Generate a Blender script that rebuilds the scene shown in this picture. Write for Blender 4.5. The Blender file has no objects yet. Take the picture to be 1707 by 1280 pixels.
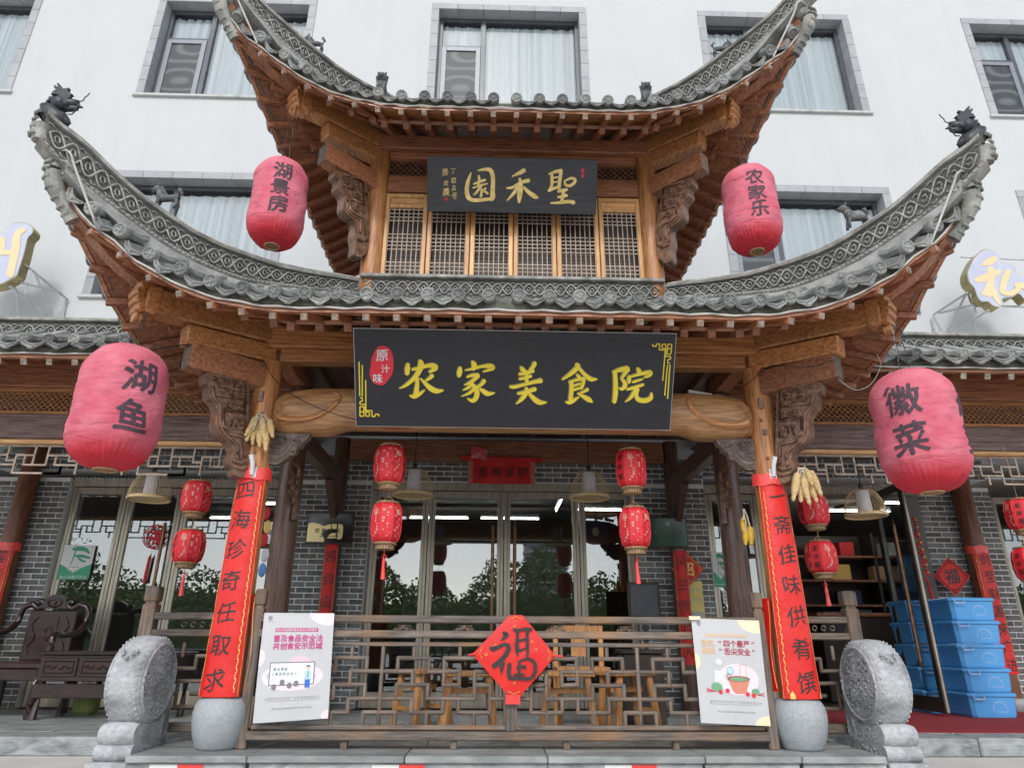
import bpy, bmesh, math, random
from math import sin, cos, tan, pi, sqrt, atan2, radians
from mathutils import Vector as V, Matrix, noise as mnoise
random.seed(7)
sc = bpy.context.scene
COL = sc.collection
# ------------------------------------------------------------------ camera
PIT, YAW, ROL, FPX = radians(21.166), radians(1.503), radians(0.308), 1117.87
CAM = V((-0.154, -5.1, 0.7))
FW = V((sin(YAW)*cos(PIT), cos(YAW)*cos(PIT), sin(PIT)))
RR = FW.cross(V((0, 0, 1))).normalized()
UU = RR.cross(FW)
R2 = RR*cos(ROL) + UU*sin(ROL)
U2 = -RR*sin(ROL) + UU*cos(ROL)
cd = bpy.data.cameras.new('camera')
cam = bpy.data.objects.new('camera', cd)
COL.objects.link(cam)
cd.sensor_width = 36.0
cd.lens = FPX/1707*36
cd.clip_start = 0.05
cd.clip_end = 900
cam.matrix_world = Matrix(((R2.x, U2.x, -FW.x, CAM.x), (R2.y, U2.y, -FW.y, CAM.y), (R2.z, U2.z, -FW.z, CAM.z), (0, 0, 0, 1)))
sc.camera = cam
# ------------------------------------------------------------------ light
w = bpy.data.worlds.new('World')
sc.world = w
w.use_nodes = True
nt = w.node_tree
nt.nodes.clear()
wo = nt.nodes.new('ShaderNodeOutputWorld')
bg = nt.nodes.new('ShaderNodeBackground')
sky = nt.nodes.new('ShaderNodeTexSky')
sky.sky_type = 'NISHITA'
sky.sun_disc = False
SUN_EL, SUN_AZ = radians(40), radians(186)      # sun behind the camera and to its left
sky.sun_elevation = SUN_EL
sky.sun_rotation = SUN_AZ
sky.dust_density = 1.0
sky.air_density = 0.9
sky.ozone_density = 0.6
bg.inputs['Strength'].default_value = 0.15
hs = nt.nodes.new('ShaderNodeHueSaturation')     # overcast: the same sky with its blue washed out
hs.inputs['Saturation'].default_value = 0.4
nt.links.new(sky.outputs[0], hs.inputs['Color'])
nt.links.new(hs.outputs[0], bg.inputs[0])
nt.links.new(bg.outputs[0], wo.inputs[0])
ld = bpy.data.lights.new('sun', 'SUN')
ld.energy = 0.85
ld.angle = radians(10)
ld.color = (1.0, 0.97, 0.92)
sun = bpy.data.objects.new('sun', ld)
COL.objects.link(sun)
sd = V((sin(SUN_AZ)*cos(SUN_EL), cos(SUN_AZ)*cos(SUN_EL), sin(SUN_EL)))
sun.rotation_euler = sd.to_track_quat('Z', 'Y').to_euler()
vs = sc.view_settings
vs.view_transform = 'Standard'
vs.look = 'None'
vs.exposure = 0.78
vs.gamma = 1.0
vs.use_curve_mapping = False
sc.cycles.max_bounces = 8
sc.cycles.diffuse_bounces = 6
sc.cycles.transparent_max_bounces = 12

def P(px, py, Y):
    """point where the sight line through a pixel of the photograph meets the upright plane y = Y"""
    r = FW*FPX + R2*(px-853.5) + U2*(640-py)
    return CAM + r*((Y-CAM.y)/r.y)
def PZ(px, py, Z):
    r = FW*FPX + R2*(px-853.5) + U2*(640-py)
    return CAM + r*((Z-CAM.z)/r.z)
def PP(px, py, o, n):
    r = FW*FPX + R2*(px-853.5) + U2*(640-py)
    return CAM + r*((o-CAM).dot(n)/r.dot(n))

# ------------------------------------------------------------------ materials
def _mk(name):
    m = bpy.data.materials.new(name)
    m.use_nodes = True
    t = m.node_tree
    b = t.nodes['Principled BSDF']
    return m, t, b
def mat(name, c1, c2=None, rough=0.6, scale=4.0, stretch=(1, 1, 1), detail=6, bump=0.0, bscale=None, metal=0.0,
        spec=0.5, c3=None, c3amt=0.3, c3scale=1.2, c3st=None, rand=0.0, lo=0.35, hi=0.65, coat=0.0, wave=0.0, distort=0.0, alpha=1.0, bdist=0.01):
    m, t, b = _mk(name)
    N, L = t.nodes, t.links
    tc = N.new('ShaderNodeTexCoord')
    mp = N.new('ShaderNodeMapping')
    mp.inputs['Scale'].default_value = stretch
    L.new(tc.outputs['Object'], mp.inputs[0])
    vec = mp.outputs[0]
    oi = N.new('ShaderNodeObjectInfo')
    if rand > 0:                      # shift the grain from piece to piece
        ad = N.new('ShaderNodeVectorMath'); ad.operation = 'ADD'
        sv = N.new('ShaderNodeVectorMath'); sv.operation = 'SCALE'
        cx = N.new('ShaderNodeCombineXYZ')
        for i in range(3): L.new(oi.outputs['Random'], cx.inputs[i])
        L.new(cx.outputs[0], sv.inputs[0]); sv.inputs['Scale'].default_value = 17.0
        L.new(vec, ad.inputs[0]); L.new(sv.outputs[0], ad.inputs[1]); vec = ad.outputs[0]
    n = N.new('ShaderNodeTexNoise')
    n.inputs['Scale'].default_value = scale
    n.inputs['Detail'].default_value = detail
    n.inputs['Roughness'].default_value = 0.62
    n.inputs['Distortion'].default_value = distort
    L.new(vec, n.inputs['Vector'])
    r = N.new('ShaderNodeValToRGB')
    r.color_ramp.elements[0].position = lo
    r.color_ramp.elements[1].position = hi
    r.color_ramp.elements[0].color = (*c1, 1)
    r.color_ramp.elements[1].color = (*(c2 or c1), 1)
    L.new(n.outputs['Fac'], r.inputs[0])
    colr = r.outputs[0]
    if c3:
        n2 = N.new('ShaderNodeTexNoise'); n2.inputs['Scale'].default_value = c3scale; n2.inputs['Detail'].default_value = 5
        if c3st:
            m2 = N.new('ShaderNodeMapping'); m2.inputs['Scale'].default_value = c3st; L.new(tc.outputs['Object'], m2.inputs[0]); L.new(m2.outputs[0], n2.inputs['Vector'])
        else: L.new(tc.outputs['Object'], n2.inputs['Vector'])
        r2 = N.new('ShaderNodeValToRGB'); r2.color_ramp.elements[0].position = 0.48; r2.color_ramp.elements[1].position = 0.72
        r2.color_ramp.elements[0].color = (0, 0, 0, 1); r2.color_ramp.elements[1].color = (c3amt,)*3+(1,)
        L.new(n2.outputs['Fac'], r2.inputs[0])
        mx = N.new('ShaderNodeMixRGB'); L.new(r2.outputs[0], mx.inputs[0]); L.new(colr, mx.inputs[1]); mx.inputs[2].default_value = (*c3, 1)
        colr = mx.outputs[0]
    if rand > 0:
        mr = N.new('ShaderNodeMapRange'); mr.inputs['To Min'].default_value = 1-rand; mr.inputs['To Max'].default_value = 1+rand
        L.new(oi.outputs['Random'], mr.inputs['Value'])
        hv = N.new('ShaderNodeHueSaturation'); L.new(mr.outputs[0], hv.inputs['Value']); L.new(colr, hv.inputs['Color'])
        colr = hv.outputs[0]
    L.new(colr, b.inputs['Base Color'])
    b.inputs['Roughness'].default_value = rough
    b.inputs['Metallic'].default_value = metal
    b.inputs['Specular IOR Level'].default_value = spec
    b.inputs['Coat Weight'].default_value = coat
    b.inputs['Coat Roughness'].default_value = 0.15
    if bump > 0:
        nb = N.new('ShaderNodeTexNoise'); nb.inputs['Scale'].default_value = bscale or scale*2; nb.inputs['Detail'].default_value = 8
        L.new(vec, nb.inputs['Vector'])
        bp = N.new('ShaderNodeBump'); bp.inputs['Strength'].default_value = bump; bp.inputs['Distance'].default_value = bdist
        L.new(nb.outputs['Fac'], bp.inputs['Height']); L.new(bp.outputs[0], b.inputs['Normal'])
    return m
def wood(name, dark, light, axis='x', rough=0.45, rand=0.18, bump=0.35, k=1.0, coat=0.15, c3=None, c3amt=.35):
    st = {'x': (1.3, 16, 16), 'y': (16, 1.3, 16), 'z': (16, 16, 1.3)}[axis]
    return mat(name, dark, light, rough=rough, scale=3.2*k, stretch=st, detail=9, bump=bump*1.4, bscale=4.5*k, rand=rand, lo=.34, hi=.62, coat=coat, c3=c3, c3amt=c3amt, c3scale=2.5, distort=.12)
M = {}
for ax in 'xyz':
    M['red_'+ax] = wood('varnished_red_wood_'+ax, (.17, .062, .03), (.42, .175, .085), ax)
    M['org_'+ax] = wood('varnished_orange_wood_'+ax, (.25, .092, .030), (.55, .245, .085), ax)
    M['pale_'+ax] = wood('varnished_pale_wood_'+ax, (.48, .22, .075), (.72, .42, .17), ax, bump=.15)
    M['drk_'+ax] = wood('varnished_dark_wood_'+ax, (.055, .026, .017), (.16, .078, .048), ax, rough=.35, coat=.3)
    M['gry_'+ax] = wood('weathered_grey_wood_'+ax, (.066, .053, .045), (.195, .160, .134), ax, rough=.7, coat=0, c3=(.32, .17, .075), c3amt=.7)
M['carve'] = mat('carved_brown_wood', (.085, .038, .021), (.26, .135, .08), rough=.38, scale=20, bump=.35, bscale=60, c3=(.34, .22, .14), c3amt=.15, c3scale=6, coat=.15)
M['carvegrey'] = mat('carved_dusty_wood', (.10, .072, .058), (.20, .155, .125), rough=.5, scale=20, bump=.3, bscale=40)
M['rose'] = mat('polished_rosewood', (.014, .007, .006), (.045, .020, .017), rough=.28, scale=5, stretch=(1, 6, 6), coat=.4)
M['lattw'] = mat('pale_lattice_wood', (.30, .225, .17), (.50, .40, .32), rough=.6, scale=12, bump=.2)
M['beam'] = wood('honey_log_wood', (.25, .11, .042), (.52, .28, .115), 'x', bump=.2)
M['stool'] = wood('honey_stool_wood', (.38, .16, .05), (.60, .31, .12), 'z', rough=.4)
M['tile'] = mat('grey_roof_tile', (.13, .133, .13), (.30, .303, .29), rough=.8, scale=9, bump=.5, bscale=45, rand=.32, c3=(.30, .30, .28), c3amt=.6, c3scale=7)
M['ridge'] = mat('weathered_ridge_tile', (.20, .195, .175), (.42, .41, .375), rough=.85, scale=10, bump=.5, bscale=60, rand=.12, c3=(.07, .075, .06), c3amt=.75, c3scale=5)
M['cement'] = mat('pale_ridge_cement', (.22, .22, .21), (.38, .38, .36), rough=.9, scale=6, bump=.6, bscale=70, c3=(.15, .15, .13), c3amt=.8, c3scale=9)
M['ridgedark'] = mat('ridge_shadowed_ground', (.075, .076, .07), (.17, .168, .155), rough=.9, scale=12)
M['moss'] = mat('dirty_eave_mortar', (.07, .07, .055), (.20, .19, .155), rough=.95, scale=16, bump=.8, bscale=50, c3=(.06, .09, .045), c3amt=.6, c3scale=8)
M['iron'] = mat('dark_cast_figure', (.022, .024, .03), (.05, .052, .06), rough=.45, scale=10, bump=.3)
M['lionclay'] = mat('grey_clay_beast', (.06, .062, .065), (.16, .16, .16), rough=.8, scale=20, bump=.5)
M['plaster'] = mat('white_render', (.508, .522, .526), (.528, .54, .543), rough=.9, scale=1.3, bump=.12, bscale=40, c3=(.43, .445, .44), c3amt=.30, c3scale=1.0, c3st=(3.2, 3.2, .28))
M['surround'] = mat('grey_window_surround', (.30, .31, .325), (.37, .375, .39), rough=.6, scale=6, rand=.06, bump=.1)
M['alu'] = mat('dark_aluminium', (.075, .083, .095), (.10, .108, .12), rough=.4, scale=4, metal=.3)
M['aluL'] = mat('grey_sash_frame', (.17, .185, .205), (.27, .285, .31), rough=.45, scale=40, metal=.2)
M['curtain'] = None
M['sill'] = mat('pale_window_sill', (.42, .43, .42), (.55, .56, .54), rough=.7, scale=5, c3=(.18, .18, .17), c3amt=.6, c3scale=5)
M['led'] = mat('white_rope_light', (.42, .40, .37), (.56, .54, .50), rough=.35)
M['whiteend'] = mat('whitened_rafter_end', (.15, .115, .09), (.36, .30, .25), rough=.8, scale=30, rand=.15)
M['brick'] = mat('grey_brick', (.085, .088, .088), (.20, .205, .20), rough=.75, scale=5, bump=.5, bscale=30, rand=.35, c3=(.27, .27, .26), c3amt=.5, c3scale=9)
M['mortar'] = mat('pale_mortar', (.72, .72, .69), (.80, .80, .77), rough=.9, scale=20, bump=.3)
M['stonecol'] = mat('grey_granite_base', (.30, .325, .34), (.40, .42, .43), rough=.6, scale=60, bump=.25, bscale=90, c3=(.22, .24, .25), c3amt=.5, c3scale=3)
M['drum'] = mat('carved_granite', (.33, .345, .355), (.50, .515, .525), rough=.75, scale=38, bump=.5, bscale=60, c3=(.14, .15, .155), c3amt=.8, c3scale=5)
M['slab'] = mat('bluestone_slab', (.20, .22, .215), (.38, .40, .385), rough=.45, scale=3.5, stretch=(1, 3, 3), bump=.3, bscale=20, rand=.12, c3=(.10, .12, .115), c3amt=.5, c3scale=2)
M['kerb'] = mat('marbled_kerb_stone', (.16, .18, .185), (.40, .42, .42), rough=.6, scale=4, stretch=(1, 2, 3), bump=.6, bscale=30, rand=.1, distort=1.2, c3=(.55, .56, .55), c3amt=.4, c3scale=6)
M['ground'] = mat('pale_paving', (.54, .53, .50), (.63, .62, .59), rough=.85, scale=2, bump=.2, bscale=60)
M['black'] = mat('black_sign_board', (.017, .017, .020), (.024, .024, .028), rough=.42, scale=3, stretch=(1, 8, 8), bump=.05)
M['blackwood'] = mat('black_lacquer_board', (.020, .020, .022), (.034, .033, .036), rough=.5, scale=3, stretch=(1, 1, 14), bump=.2)
M['yellow'] = mat('yellow_acrylic_letter', (.84, .64, .035), (.90, .72, .06), rough=.35, scale=6)
M['gold'] = mat('gilt_letter', (.55, .38, .10), (.78, .60, .24), rough=.4, scale=20)
M['goldfoil'] = mat('gold_foil_print', (.72, .42, .10), (.90, .64, .22), rough=.35, scale=60)
M['ink'] = mat('black_ink', (.018, .012, .012), (.04, .03, .028), rough=.5, scale=30)
M['inklantern'] = mat('worn_black_print', (.02, .016, .022), (.10, .055, .075), rough=.7, scale=60, stretch=(1, 1, 5))
M['redpaper'] = mat('red_paper', (.62, .012, .010), (.71, .020, .015), rough=.42, scale=4, bump=.6, bscale=11)
M['redpaperold'] = mat('faded_red_paper', (.52, .012, .013), (.68, .026, .024), rough=.6, scale=5, bump=.3)
M['tape'] = mat('glossy_red_tape', (.80, .05, .045), (.85, .08, .07), rough=.15, scale=4, bump=.4, bscale=8)
M['white'] = mat('white_paint', (.68, .68, .67), (.72, .72, .71), rough=.5)
M['red'] = mat('red_seal_paint', (.70, .02, .04), (.78, .03, .06), rough=.45)
M['door'] = mat('champagne_bronze_frame', (.36, .32, .25), (.54, .49, .40), rough=.3, scale=3, stretch=(9, 9, 1), metal=.35)
M['doord'] = mat('bronze_frame_edge', (.075, .068, .06), (.12, .11, .095), rough=.35, scale=3, metal=.6)
M['copper'] = mat('bronze_pull_handle', (.16, .085, .05), (.30, .17, .10), rough=.3, metal=.8, scale=20)
M['steel'] = mat('galvanised_steel', (.45, .46, .48), (.60, .61, .63), rough=.4, metal=.6, scale=15)
M['rattan'] = mat('split_rattan', (.50, .36, .18), (.68, .53, .31), rough=.6, scale=30, rand=.1)
M['shade'] = mat('translucent_lamp_shade', (.66, .65, .70), (.74, .73, .77), rough=.7)
M['wire'] = mat('black_cable', (.02, .02, .022), rough=.5)
M['wiregrey'] = mat('grey_cable', (.30, .29, .28), rough=.6)
M['blue'] = mat('blue_plastic', (.08, .32, .68), (.10, .36, .72), rough=.32, scale=3, bump=.03)
M['corn'] = mat('dried_corn_husk', (.58, .38, .15), (.76, .58, .31), rough=.75, scale=60, bump=.8, bscale=160)
M['cornyel'] = mat('yellow_dried_corn', (.62, .38, .03), (.78, .52, .07), rough=.5, scale=90, bump=.8, bscale=180)
M['husk'] = mat('pale_husk', (.45, .38, .26), (.62, .55, .42), rough=.9, scale=20)
M['green'] = mat('green_sticker', (.02, .30, .15), (.025, .34, .17), rough=.4)
M['dkgreen'] = mat('dark_green_plaque', (.018, .075, .05), (.03, .10, .065), rough=.15, scale=2)
M['paper'] = mat('poster_paper', (.52, .52, .53), (.56, .56, .57), rough=.5, scale=4, bump=.12, bscale=3)
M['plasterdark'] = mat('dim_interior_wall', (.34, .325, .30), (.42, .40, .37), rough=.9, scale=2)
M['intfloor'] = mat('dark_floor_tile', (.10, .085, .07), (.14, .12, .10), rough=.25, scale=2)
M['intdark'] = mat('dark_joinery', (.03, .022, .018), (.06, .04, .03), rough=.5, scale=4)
M['carpet'] = mat('red_mat', (.20, .012, .018), (.30, .02, .028), rough=1, scale=60, bump=.5, bscale=200)
M['foliage'] = mat('pine_foliage', (.08, .12, .04), (.15, .21, .07), rough=.9, scale=2, rand=.2)
M['towerwhite'] = mat('tower_render', (.80, .80, .79), (.84, .84, .83), rough=.8)
M['bark'] = mat('bark', (.06, .045, .03), (.12, .09, .06), rough=.9, scale=8)

def glassmat(name, tint=(.8, .85, .85), refl=0.0, trans=1.0):
    """window pane: mirror reflection by Fresnel over a clear, slightly tinted sheet"""
    m, t, b = _mk(name)
    N, L = t.nodes, t.links
    N.remove(b)
    out = [n for n in N if n.type == 'OUTPUT_MATERIAL'][0]
    tr = N.new('ShaderNodeBsdfTransparent'); tr.inputs[0].default_value = (*tint, 1)
    gl = N.new('ShaderNodeBsdfGlossy'); gl.inputs['Roughness'].default_value = 0.0
    fw = N.new('ShaderNodeLayerWeight'); fw.inputs['Blend'].default_value = 0.5
    lw = N.new('ShaderNodeMath'); lw.operation = 'POWER'; lw.inputs[1].default_value = 4.5
    L.new(fw.outputs['Facing'], lw.inputs[0])
    mr = N.new('ShaderNodeMath'); mr.operation = 'MULTIPLY_ADD'; mr.inputs[1].default_value = .95; mr.inputs[2].default_value = refl
    mr.use_clamp = True
    L.new(lw.outputs[0], mr.inputs[0])
    mx = N.new('ShaderNodeMixShader')
    L.new(mr.outputs[0], mx.inputs[0]); L.new(tr.outputs[0], mx.inputs[1]); L.new(gl.outputs[0], mx.inputs[2]); L.new(mx.outputs[0], out.inputs[0])
    return m
M['glass'] = glassmat('door_glass', (.80, .84, .84), .17)
M['wglass'] = glassmat('upper_window_glass', (.96, .975, .98), .06)
def emis(name, c, s):
    m, t, b = _mk(name)
    b.inputs['Base Color'].default_value = (*c, 1)
    b.inputs['Emission Color'].default_value = (*c, 1)
    b.inputs['Emission Strength'].default_value = s
    return m
M['tube'] = emis('lit_fluorescent_tube', (1, .98, .92), 12.0)
def curtain_mat():
    m, t, b = _mk('pale_blue_curtain')
    N, L = t.nodes, t.links
    tc = N.new('ShaderNodeTexCoord'); mp = N.new('ShaderNodeMapping'); mp.inputs['Scale'].default_value = (14, 14, .15)
    n = N.new('ShaderNodeTexNoise'); n.inputs['Scale'].default_value = 1.0; n.inputs['Detail'].default_value = 3
    L.new(tc.outputs['Object'], mp.inputs[0]); L.new(mp.outputs[0], n.inputs['Vector'])
    r = N.new('ShaderNodeValToRGB')
    r.color_ramp.elements[0].position = .3; r.color_ramp.elements[1].position = .7
    r.color_ramp.elements[0].color = (.325, .365, .378, 1); r.color_ramp.elements[1].color = (.475, .51, .52, 1)
    L.new(n.outputs['Fac'], r.inputs[0]); L.new(r.outputs[0], b.inputs['Base Color'])
    b.inputs['Roughness'].default_value = .9
    return m
M['curtain'] = curtain_mat()
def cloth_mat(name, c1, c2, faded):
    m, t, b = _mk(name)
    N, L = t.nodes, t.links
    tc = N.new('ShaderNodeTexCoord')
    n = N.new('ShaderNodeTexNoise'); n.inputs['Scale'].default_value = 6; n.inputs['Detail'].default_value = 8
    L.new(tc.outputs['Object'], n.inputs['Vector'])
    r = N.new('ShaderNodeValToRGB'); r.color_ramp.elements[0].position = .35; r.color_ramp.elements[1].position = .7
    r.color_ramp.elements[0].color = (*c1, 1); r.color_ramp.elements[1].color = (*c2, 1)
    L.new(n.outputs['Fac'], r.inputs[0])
    # pinker above, deep red foot: fading plus overhead light painted into the colour
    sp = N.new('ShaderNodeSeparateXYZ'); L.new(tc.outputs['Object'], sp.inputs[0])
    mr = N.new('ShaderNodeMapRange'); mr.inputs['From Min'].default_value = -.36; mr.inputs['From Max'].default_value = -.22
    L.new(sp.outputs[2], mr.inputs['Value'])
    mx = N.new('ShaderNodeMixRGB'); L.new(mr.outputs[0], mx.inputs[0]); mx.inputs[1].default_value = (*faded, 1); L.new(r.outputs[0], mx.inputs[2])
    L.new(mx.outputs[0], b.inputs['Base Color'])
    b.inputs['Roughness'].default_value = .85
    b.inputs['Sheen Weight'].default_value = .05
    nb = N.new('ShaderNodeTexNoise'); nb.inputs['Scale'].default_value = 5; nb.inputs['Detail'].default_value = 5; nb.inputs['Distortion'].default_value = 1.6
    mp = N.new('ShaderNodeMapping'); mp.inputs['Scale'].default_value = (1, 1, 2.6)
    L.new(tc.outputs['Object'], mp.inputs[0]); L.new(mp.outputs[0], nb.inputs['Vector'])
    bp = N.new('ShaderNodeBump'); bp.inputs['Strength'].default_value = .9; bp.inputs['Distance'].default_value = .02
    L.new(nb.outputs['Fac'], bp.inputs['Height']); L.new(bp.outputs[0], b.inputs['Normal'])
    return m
M['cloth'] = cloth_mat('faded_toplit_red_cloth', (.55, .095, .14), (.64, .175, .225), (.57, .024, .04))
M['lanred'] = mat('red_fabric_panel', (.60, .012, .022), (.72, .03, .045), rough=.55, scale=30, stretch=(4, 4, 1), bump=.3)
M['lanband'] = mat('brocade_band', (.30, .17, .085), (.52, .36, .20), rough=.6, scale=60, bump=.5)

# ------------------------------------------------------------------ mesh builder
ORG = {}
class MB:
    def __init__(s): s.v = []; s.f = []; s.m = []; s.mi = 0
    def add(s, vs_, fs):
        b = len(s.v)
        s.v += [V(p) for p in vs_]
        for f in fs: s.f.append([i+b for i in f]); s.m.append(s.mi)
        return s
    def frame(s, c, ax, ay, az, hx, hy, hz, ch=0.0):
        """box (chamfered if ch) about c with half sizes along unit axes"""
        c = V(c)
        if ch <= 0 or ch > min(hx, hy, hz)*.9:
            pts = [c+ax*(hx*i)+ay*(hy*j)+az*(hz*k) for k in (-1, 1) for j in (-1, 1) for i in (-1, 1)]
            return s.add(pts, [(0, 2, 3, 1), (4, 5, 7, 6), (0, 1, 5, 4), (2, 6, 7, 3), (0, 4, 6, 2), (1, 3, 7, 5)])
        pts = []; idx = {}
        for k in (-1, 1):
            for j in (-1, 1):
                for i in (-1, 1):
                    for a in range(3):
                        h = [hx-ch, hy-ch, hz-ch]; h[a] = (hx, hy, hz)[a]
                        idx[(i, j, k, a)] = len(pts)
                        pts.append(c+ax*(h[0]*i)+ay*(h[1]*j)+az*(h[2]*k))
        F = []
        for a, (b1, c1) in enumerate(((1, 2), (2, 0), (0, 1))):
            for sg in (-1, 1):
                q = []
                for u, v_ in ((-1, -1), (1, -1), (1, 1), (-1, 1)):
                    t = [0, 0, 0]; t[a] = sg; t[b1] = u; t[c1] = v_
                    q.append(idx[(*t, a)])
                F.append(q if sg > 0 else q[::-1])
        for a in range(3):
            b1, c1 = [(1, 2), (2, 0), (0, 1)][a]
            for u in (-1, 1):
                for v_ in (-1, 1):
                    e = []
                    for w_ in (-1, 1):
                        t = [0, 0, 0]; t[a] = w_; t[b1] = u; t[c1] = v_
                        e.append((idx[(*t, b1)], idx[(*t, c1)]))
                    q = [e[0][0], e[1][0], e[1][1], e[0][1]]
                    F.append(q if u*v_ > 0 else q[::-1])
        for i in (-1, 1):
            for j in (-1, 1):
                for k in (-1, 1):
                    q = [idx[(i, j, k, a)] for a in range(3)]
                    F.append(q if i*j*k > 0 else q[::-1])
        return s.add(pts, F)
    def box(s, x0, x1, y0, y1, z0, z1, ch=0.0):
        return s.frame(((x0+x1)/2, (y0+y1)/2, (z0+z1)/2), V((1, 0, 0)), V((0, 1, 0)), V((0, 0, 1)), abs(x1-x0)/2, abs(y1-y0)/2, abs(z1-z0)/2, ch)
    def bar(s, p, q, w_, h_, up=(0, 0, 1), ch=0.0):
        p, q = V(p), V(q); d = q-p; L_ = d.length; d.normalize()
        sd_ = d.cross(V(up)).normalized(); u = sd_.cross(d)
        return s.frame((p+q)/2, d, sd_, u, L_/2, w_/2, h_/2, ch)
    def tube(s, pts, r, n=8, caps=True, up=(0, 0, 1), flat=1.0, closed=False):
        pts = [V(p) for p in pts]; m = len(pts)
        rs = r if isinstance(r, (list, tuple)) else [r]*m
        b = len(s.v); ups = V(up)
        for i, p in enumerate(pts):
            if closed: t = pts[(i+1) % m]-pts[i-1]
            else: t = pts[min(i+1, m-1)]-pts[max(i-1, 0)]
            if t.length < 1e-9: t = V((0, 0, 1))
            t.normalize()
            a = t.cross(ups)
            if a.length < 1e-3: a = t.cross(V((1, 0, 0.01)))
            a.normalize(); c = a.cross(t)
            for k in range(n):
                th = 2*pi*k/n
                s.v.append(p+a*(rs[i]*cos(th))+c*(rs[i]*flat*sin(th)))
        for i in range(m if closed else m-1):
            for k in range(n):
                i2 = (i+1) % m
                s.f.append([b+i*n+k, b+i*n+(k+1) % n, b+i2*n+(k+1) % n, b+i2*n+k]); s.m.append(s.mi)
        if caps and not closed:
            s.f.append([b+k for k in range(n)][::-1]); s.m.append(s.mi)
            s.f.append([b+(m-1)*n+k for k in range(n)]); s.m.append(s.mi)
        return s
    def lathe(s, prof, n=24, c=(0, 0, 0), ax=(0, 0, 1), fn=None):
        """profile [(r, h)] round axis ax; fn(theta, h, r) -> r"""
        c = V(c); ax = V(ax).normalized()
        a = ax.cross(V((0, 1, 0)))
        if a.length < 1e-3: a = V((1, 0, 0))
        a.normalize(); d = ax.cross(a)
        b = len(s.v)
        for r, h in prof:
            for k in range(n):
                th = 2*pi*k/n; rr = fn(th, h, r) if fn else r
                s.v.append(c+ax*h+a*(rr*cos(th))+d*(rr*sin(th)))
        for i in range(len(prof)-1):
            for k in range(n):
                s.f.append([b+i*n+k, b+i*n+(k+1) % n, b+(i+1)*n+(k+1) % n, b+(i+1)*n+k]); s.m.append(s.mi)
        if prof[0][0] > 1e-4: s.f.append([b+k for k in range(n)][::-1]); s.m.append(s.mi)
        if prof[-1][0] > 1e-4: s.f.append([b+(len(prof)-1)*n+k for k in range(n)]); s.m.append(s.mi)
        return s
    def prism(s, poly, o, ax, ay, d):
        """flat outline poly (u, v) on plane o + u*ax + v*ay, thickness vector d"""
        o, ax, ay, d = V(o), V(ax), V(ay), V(d); n = len(poly)
        a = [o+ax*u+ay*v_ for u, v_ in poly]
        from mathutils.geometry import tessellate_polygon
        tri = tessellate_polygon([[V((u, v_, 0)) for u, v_ in poly]])
        b = len(s.v); s.v += a+[p+d for p in a]
        for t in tri:
            s.f.append([b+i for i in t]); s.m.append(s.mi)
            s.f.append([b+n+i for i in t][::-1]); s.m.append(s.mi)
        for i in range(n):
            s.f.append([b+i, b+(i+1) % n, b+n+(i+1) % n, b+n+i]); s.m.append(s.mi)
        return s
    def grid(s, fn, nu, nv):
        b = len(s.v)
        for i in range(nu+1):
            for j in range(nv+1): s.v.append(V(fn(i/nu, j/nv)))
        for i in range(nu):
            for j in range(nv):
                s.f.append([b+i*(nv+1)+j, b+(i+1)*(nv+1)+j, b+(i+1)*(nv+1)+j+1, b+i*(nv+1)+j+1]); s.m.append(s.mi)
        return s
    def sphere(s, c, r, n=10, m=7, sc_=(1, 1, 1)):
        c = V(c); b = len(s.v)
        prof = [(max(r*sin(pi*i/m), 1e-5), -r*cos(pi*i/m)) for i in range(m+1)]
        for rr, h in prof:
            for k in range(n):
                th = 2*pi*k/n
                s.v.append(c+V((rr*cos(th)*sc_[0], rr*sin(th)*sc_[1], h*sc_[2])))
        for i in range(m):
            for k in range(n):
                s.f.append([b+i*n+k, b+i*n+(k+1) % n, b+(i+1)*n+(k+1) % n, b+(i+1)*n+k]); s.m.append(s.mi)
        return s
    def mesh(s, name, mats, off=V((0, 0, 0)), smooth=False, fix=True):
        me = bpy.data.meshes.new(name)
        me.from_pydata([tuple(p-off) for p in s.v], [], s.f)
        for m_ in (mats if isinstance(mats, (list, tuple)) else [mats]): me.materials.append(M[m_] if isinstance(m_, str) else m_)
        if any(s.m): me.polygons.foreach_set('material_index', s.m)
        if fix:
            bm = bmesh.new(); bm.from_mesh(me); bmesh.ops.recalc_face_normals(bm, faces=bm.faces); bm.to_mesh(me); bm.free()
        if smooth:
            me.polygons.foreach_set('use_smooth', [True]*len(me.polygons))
            if smooth != 'all': me.set_sharp_from_angle(angle=radians(42))
        me.update()
        return me
    def build(s, name, mats, parent=None, smooth=False, origin=None):
        off = V(origin) if origin is not None else (worg(parent) if parent else V((0, 0, 0)))
        o = bpy.data.objects.new(name, s.mesh(name, mats, off, smooth))
        COL.objects.link(o)
        if parent:
            o.parent = parent
            if origin is not None: o.location = V(origin)-worg(parent)
            ORG[o.name] = off
        else:
            o.location = off; ORG[o.name] = off
        return o
def worg(o): return ORG.get(o.name, V((0, 0, 0))) if o else V((0, 0, 0))
def thing(name, label, cat, loc=(0, 0, 0), group=None):
    o = bpy.data.objects.new(name, None); COL.objects.link(o)
    o.empty_display_size = .1
    o.location = loc; ORG[o.name] = V(loc)
    o['label'] = label; o['category'] = cat
    if group: o['group'] = group
    return o
def tag(o, label=None, cat=None, group=None, kind=None):
    if label: o['label'] = label
    if cat: o['category'] = cat
    if group: o['group'] = group
    if kind: o['kind'] = kind
    return o
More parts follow.
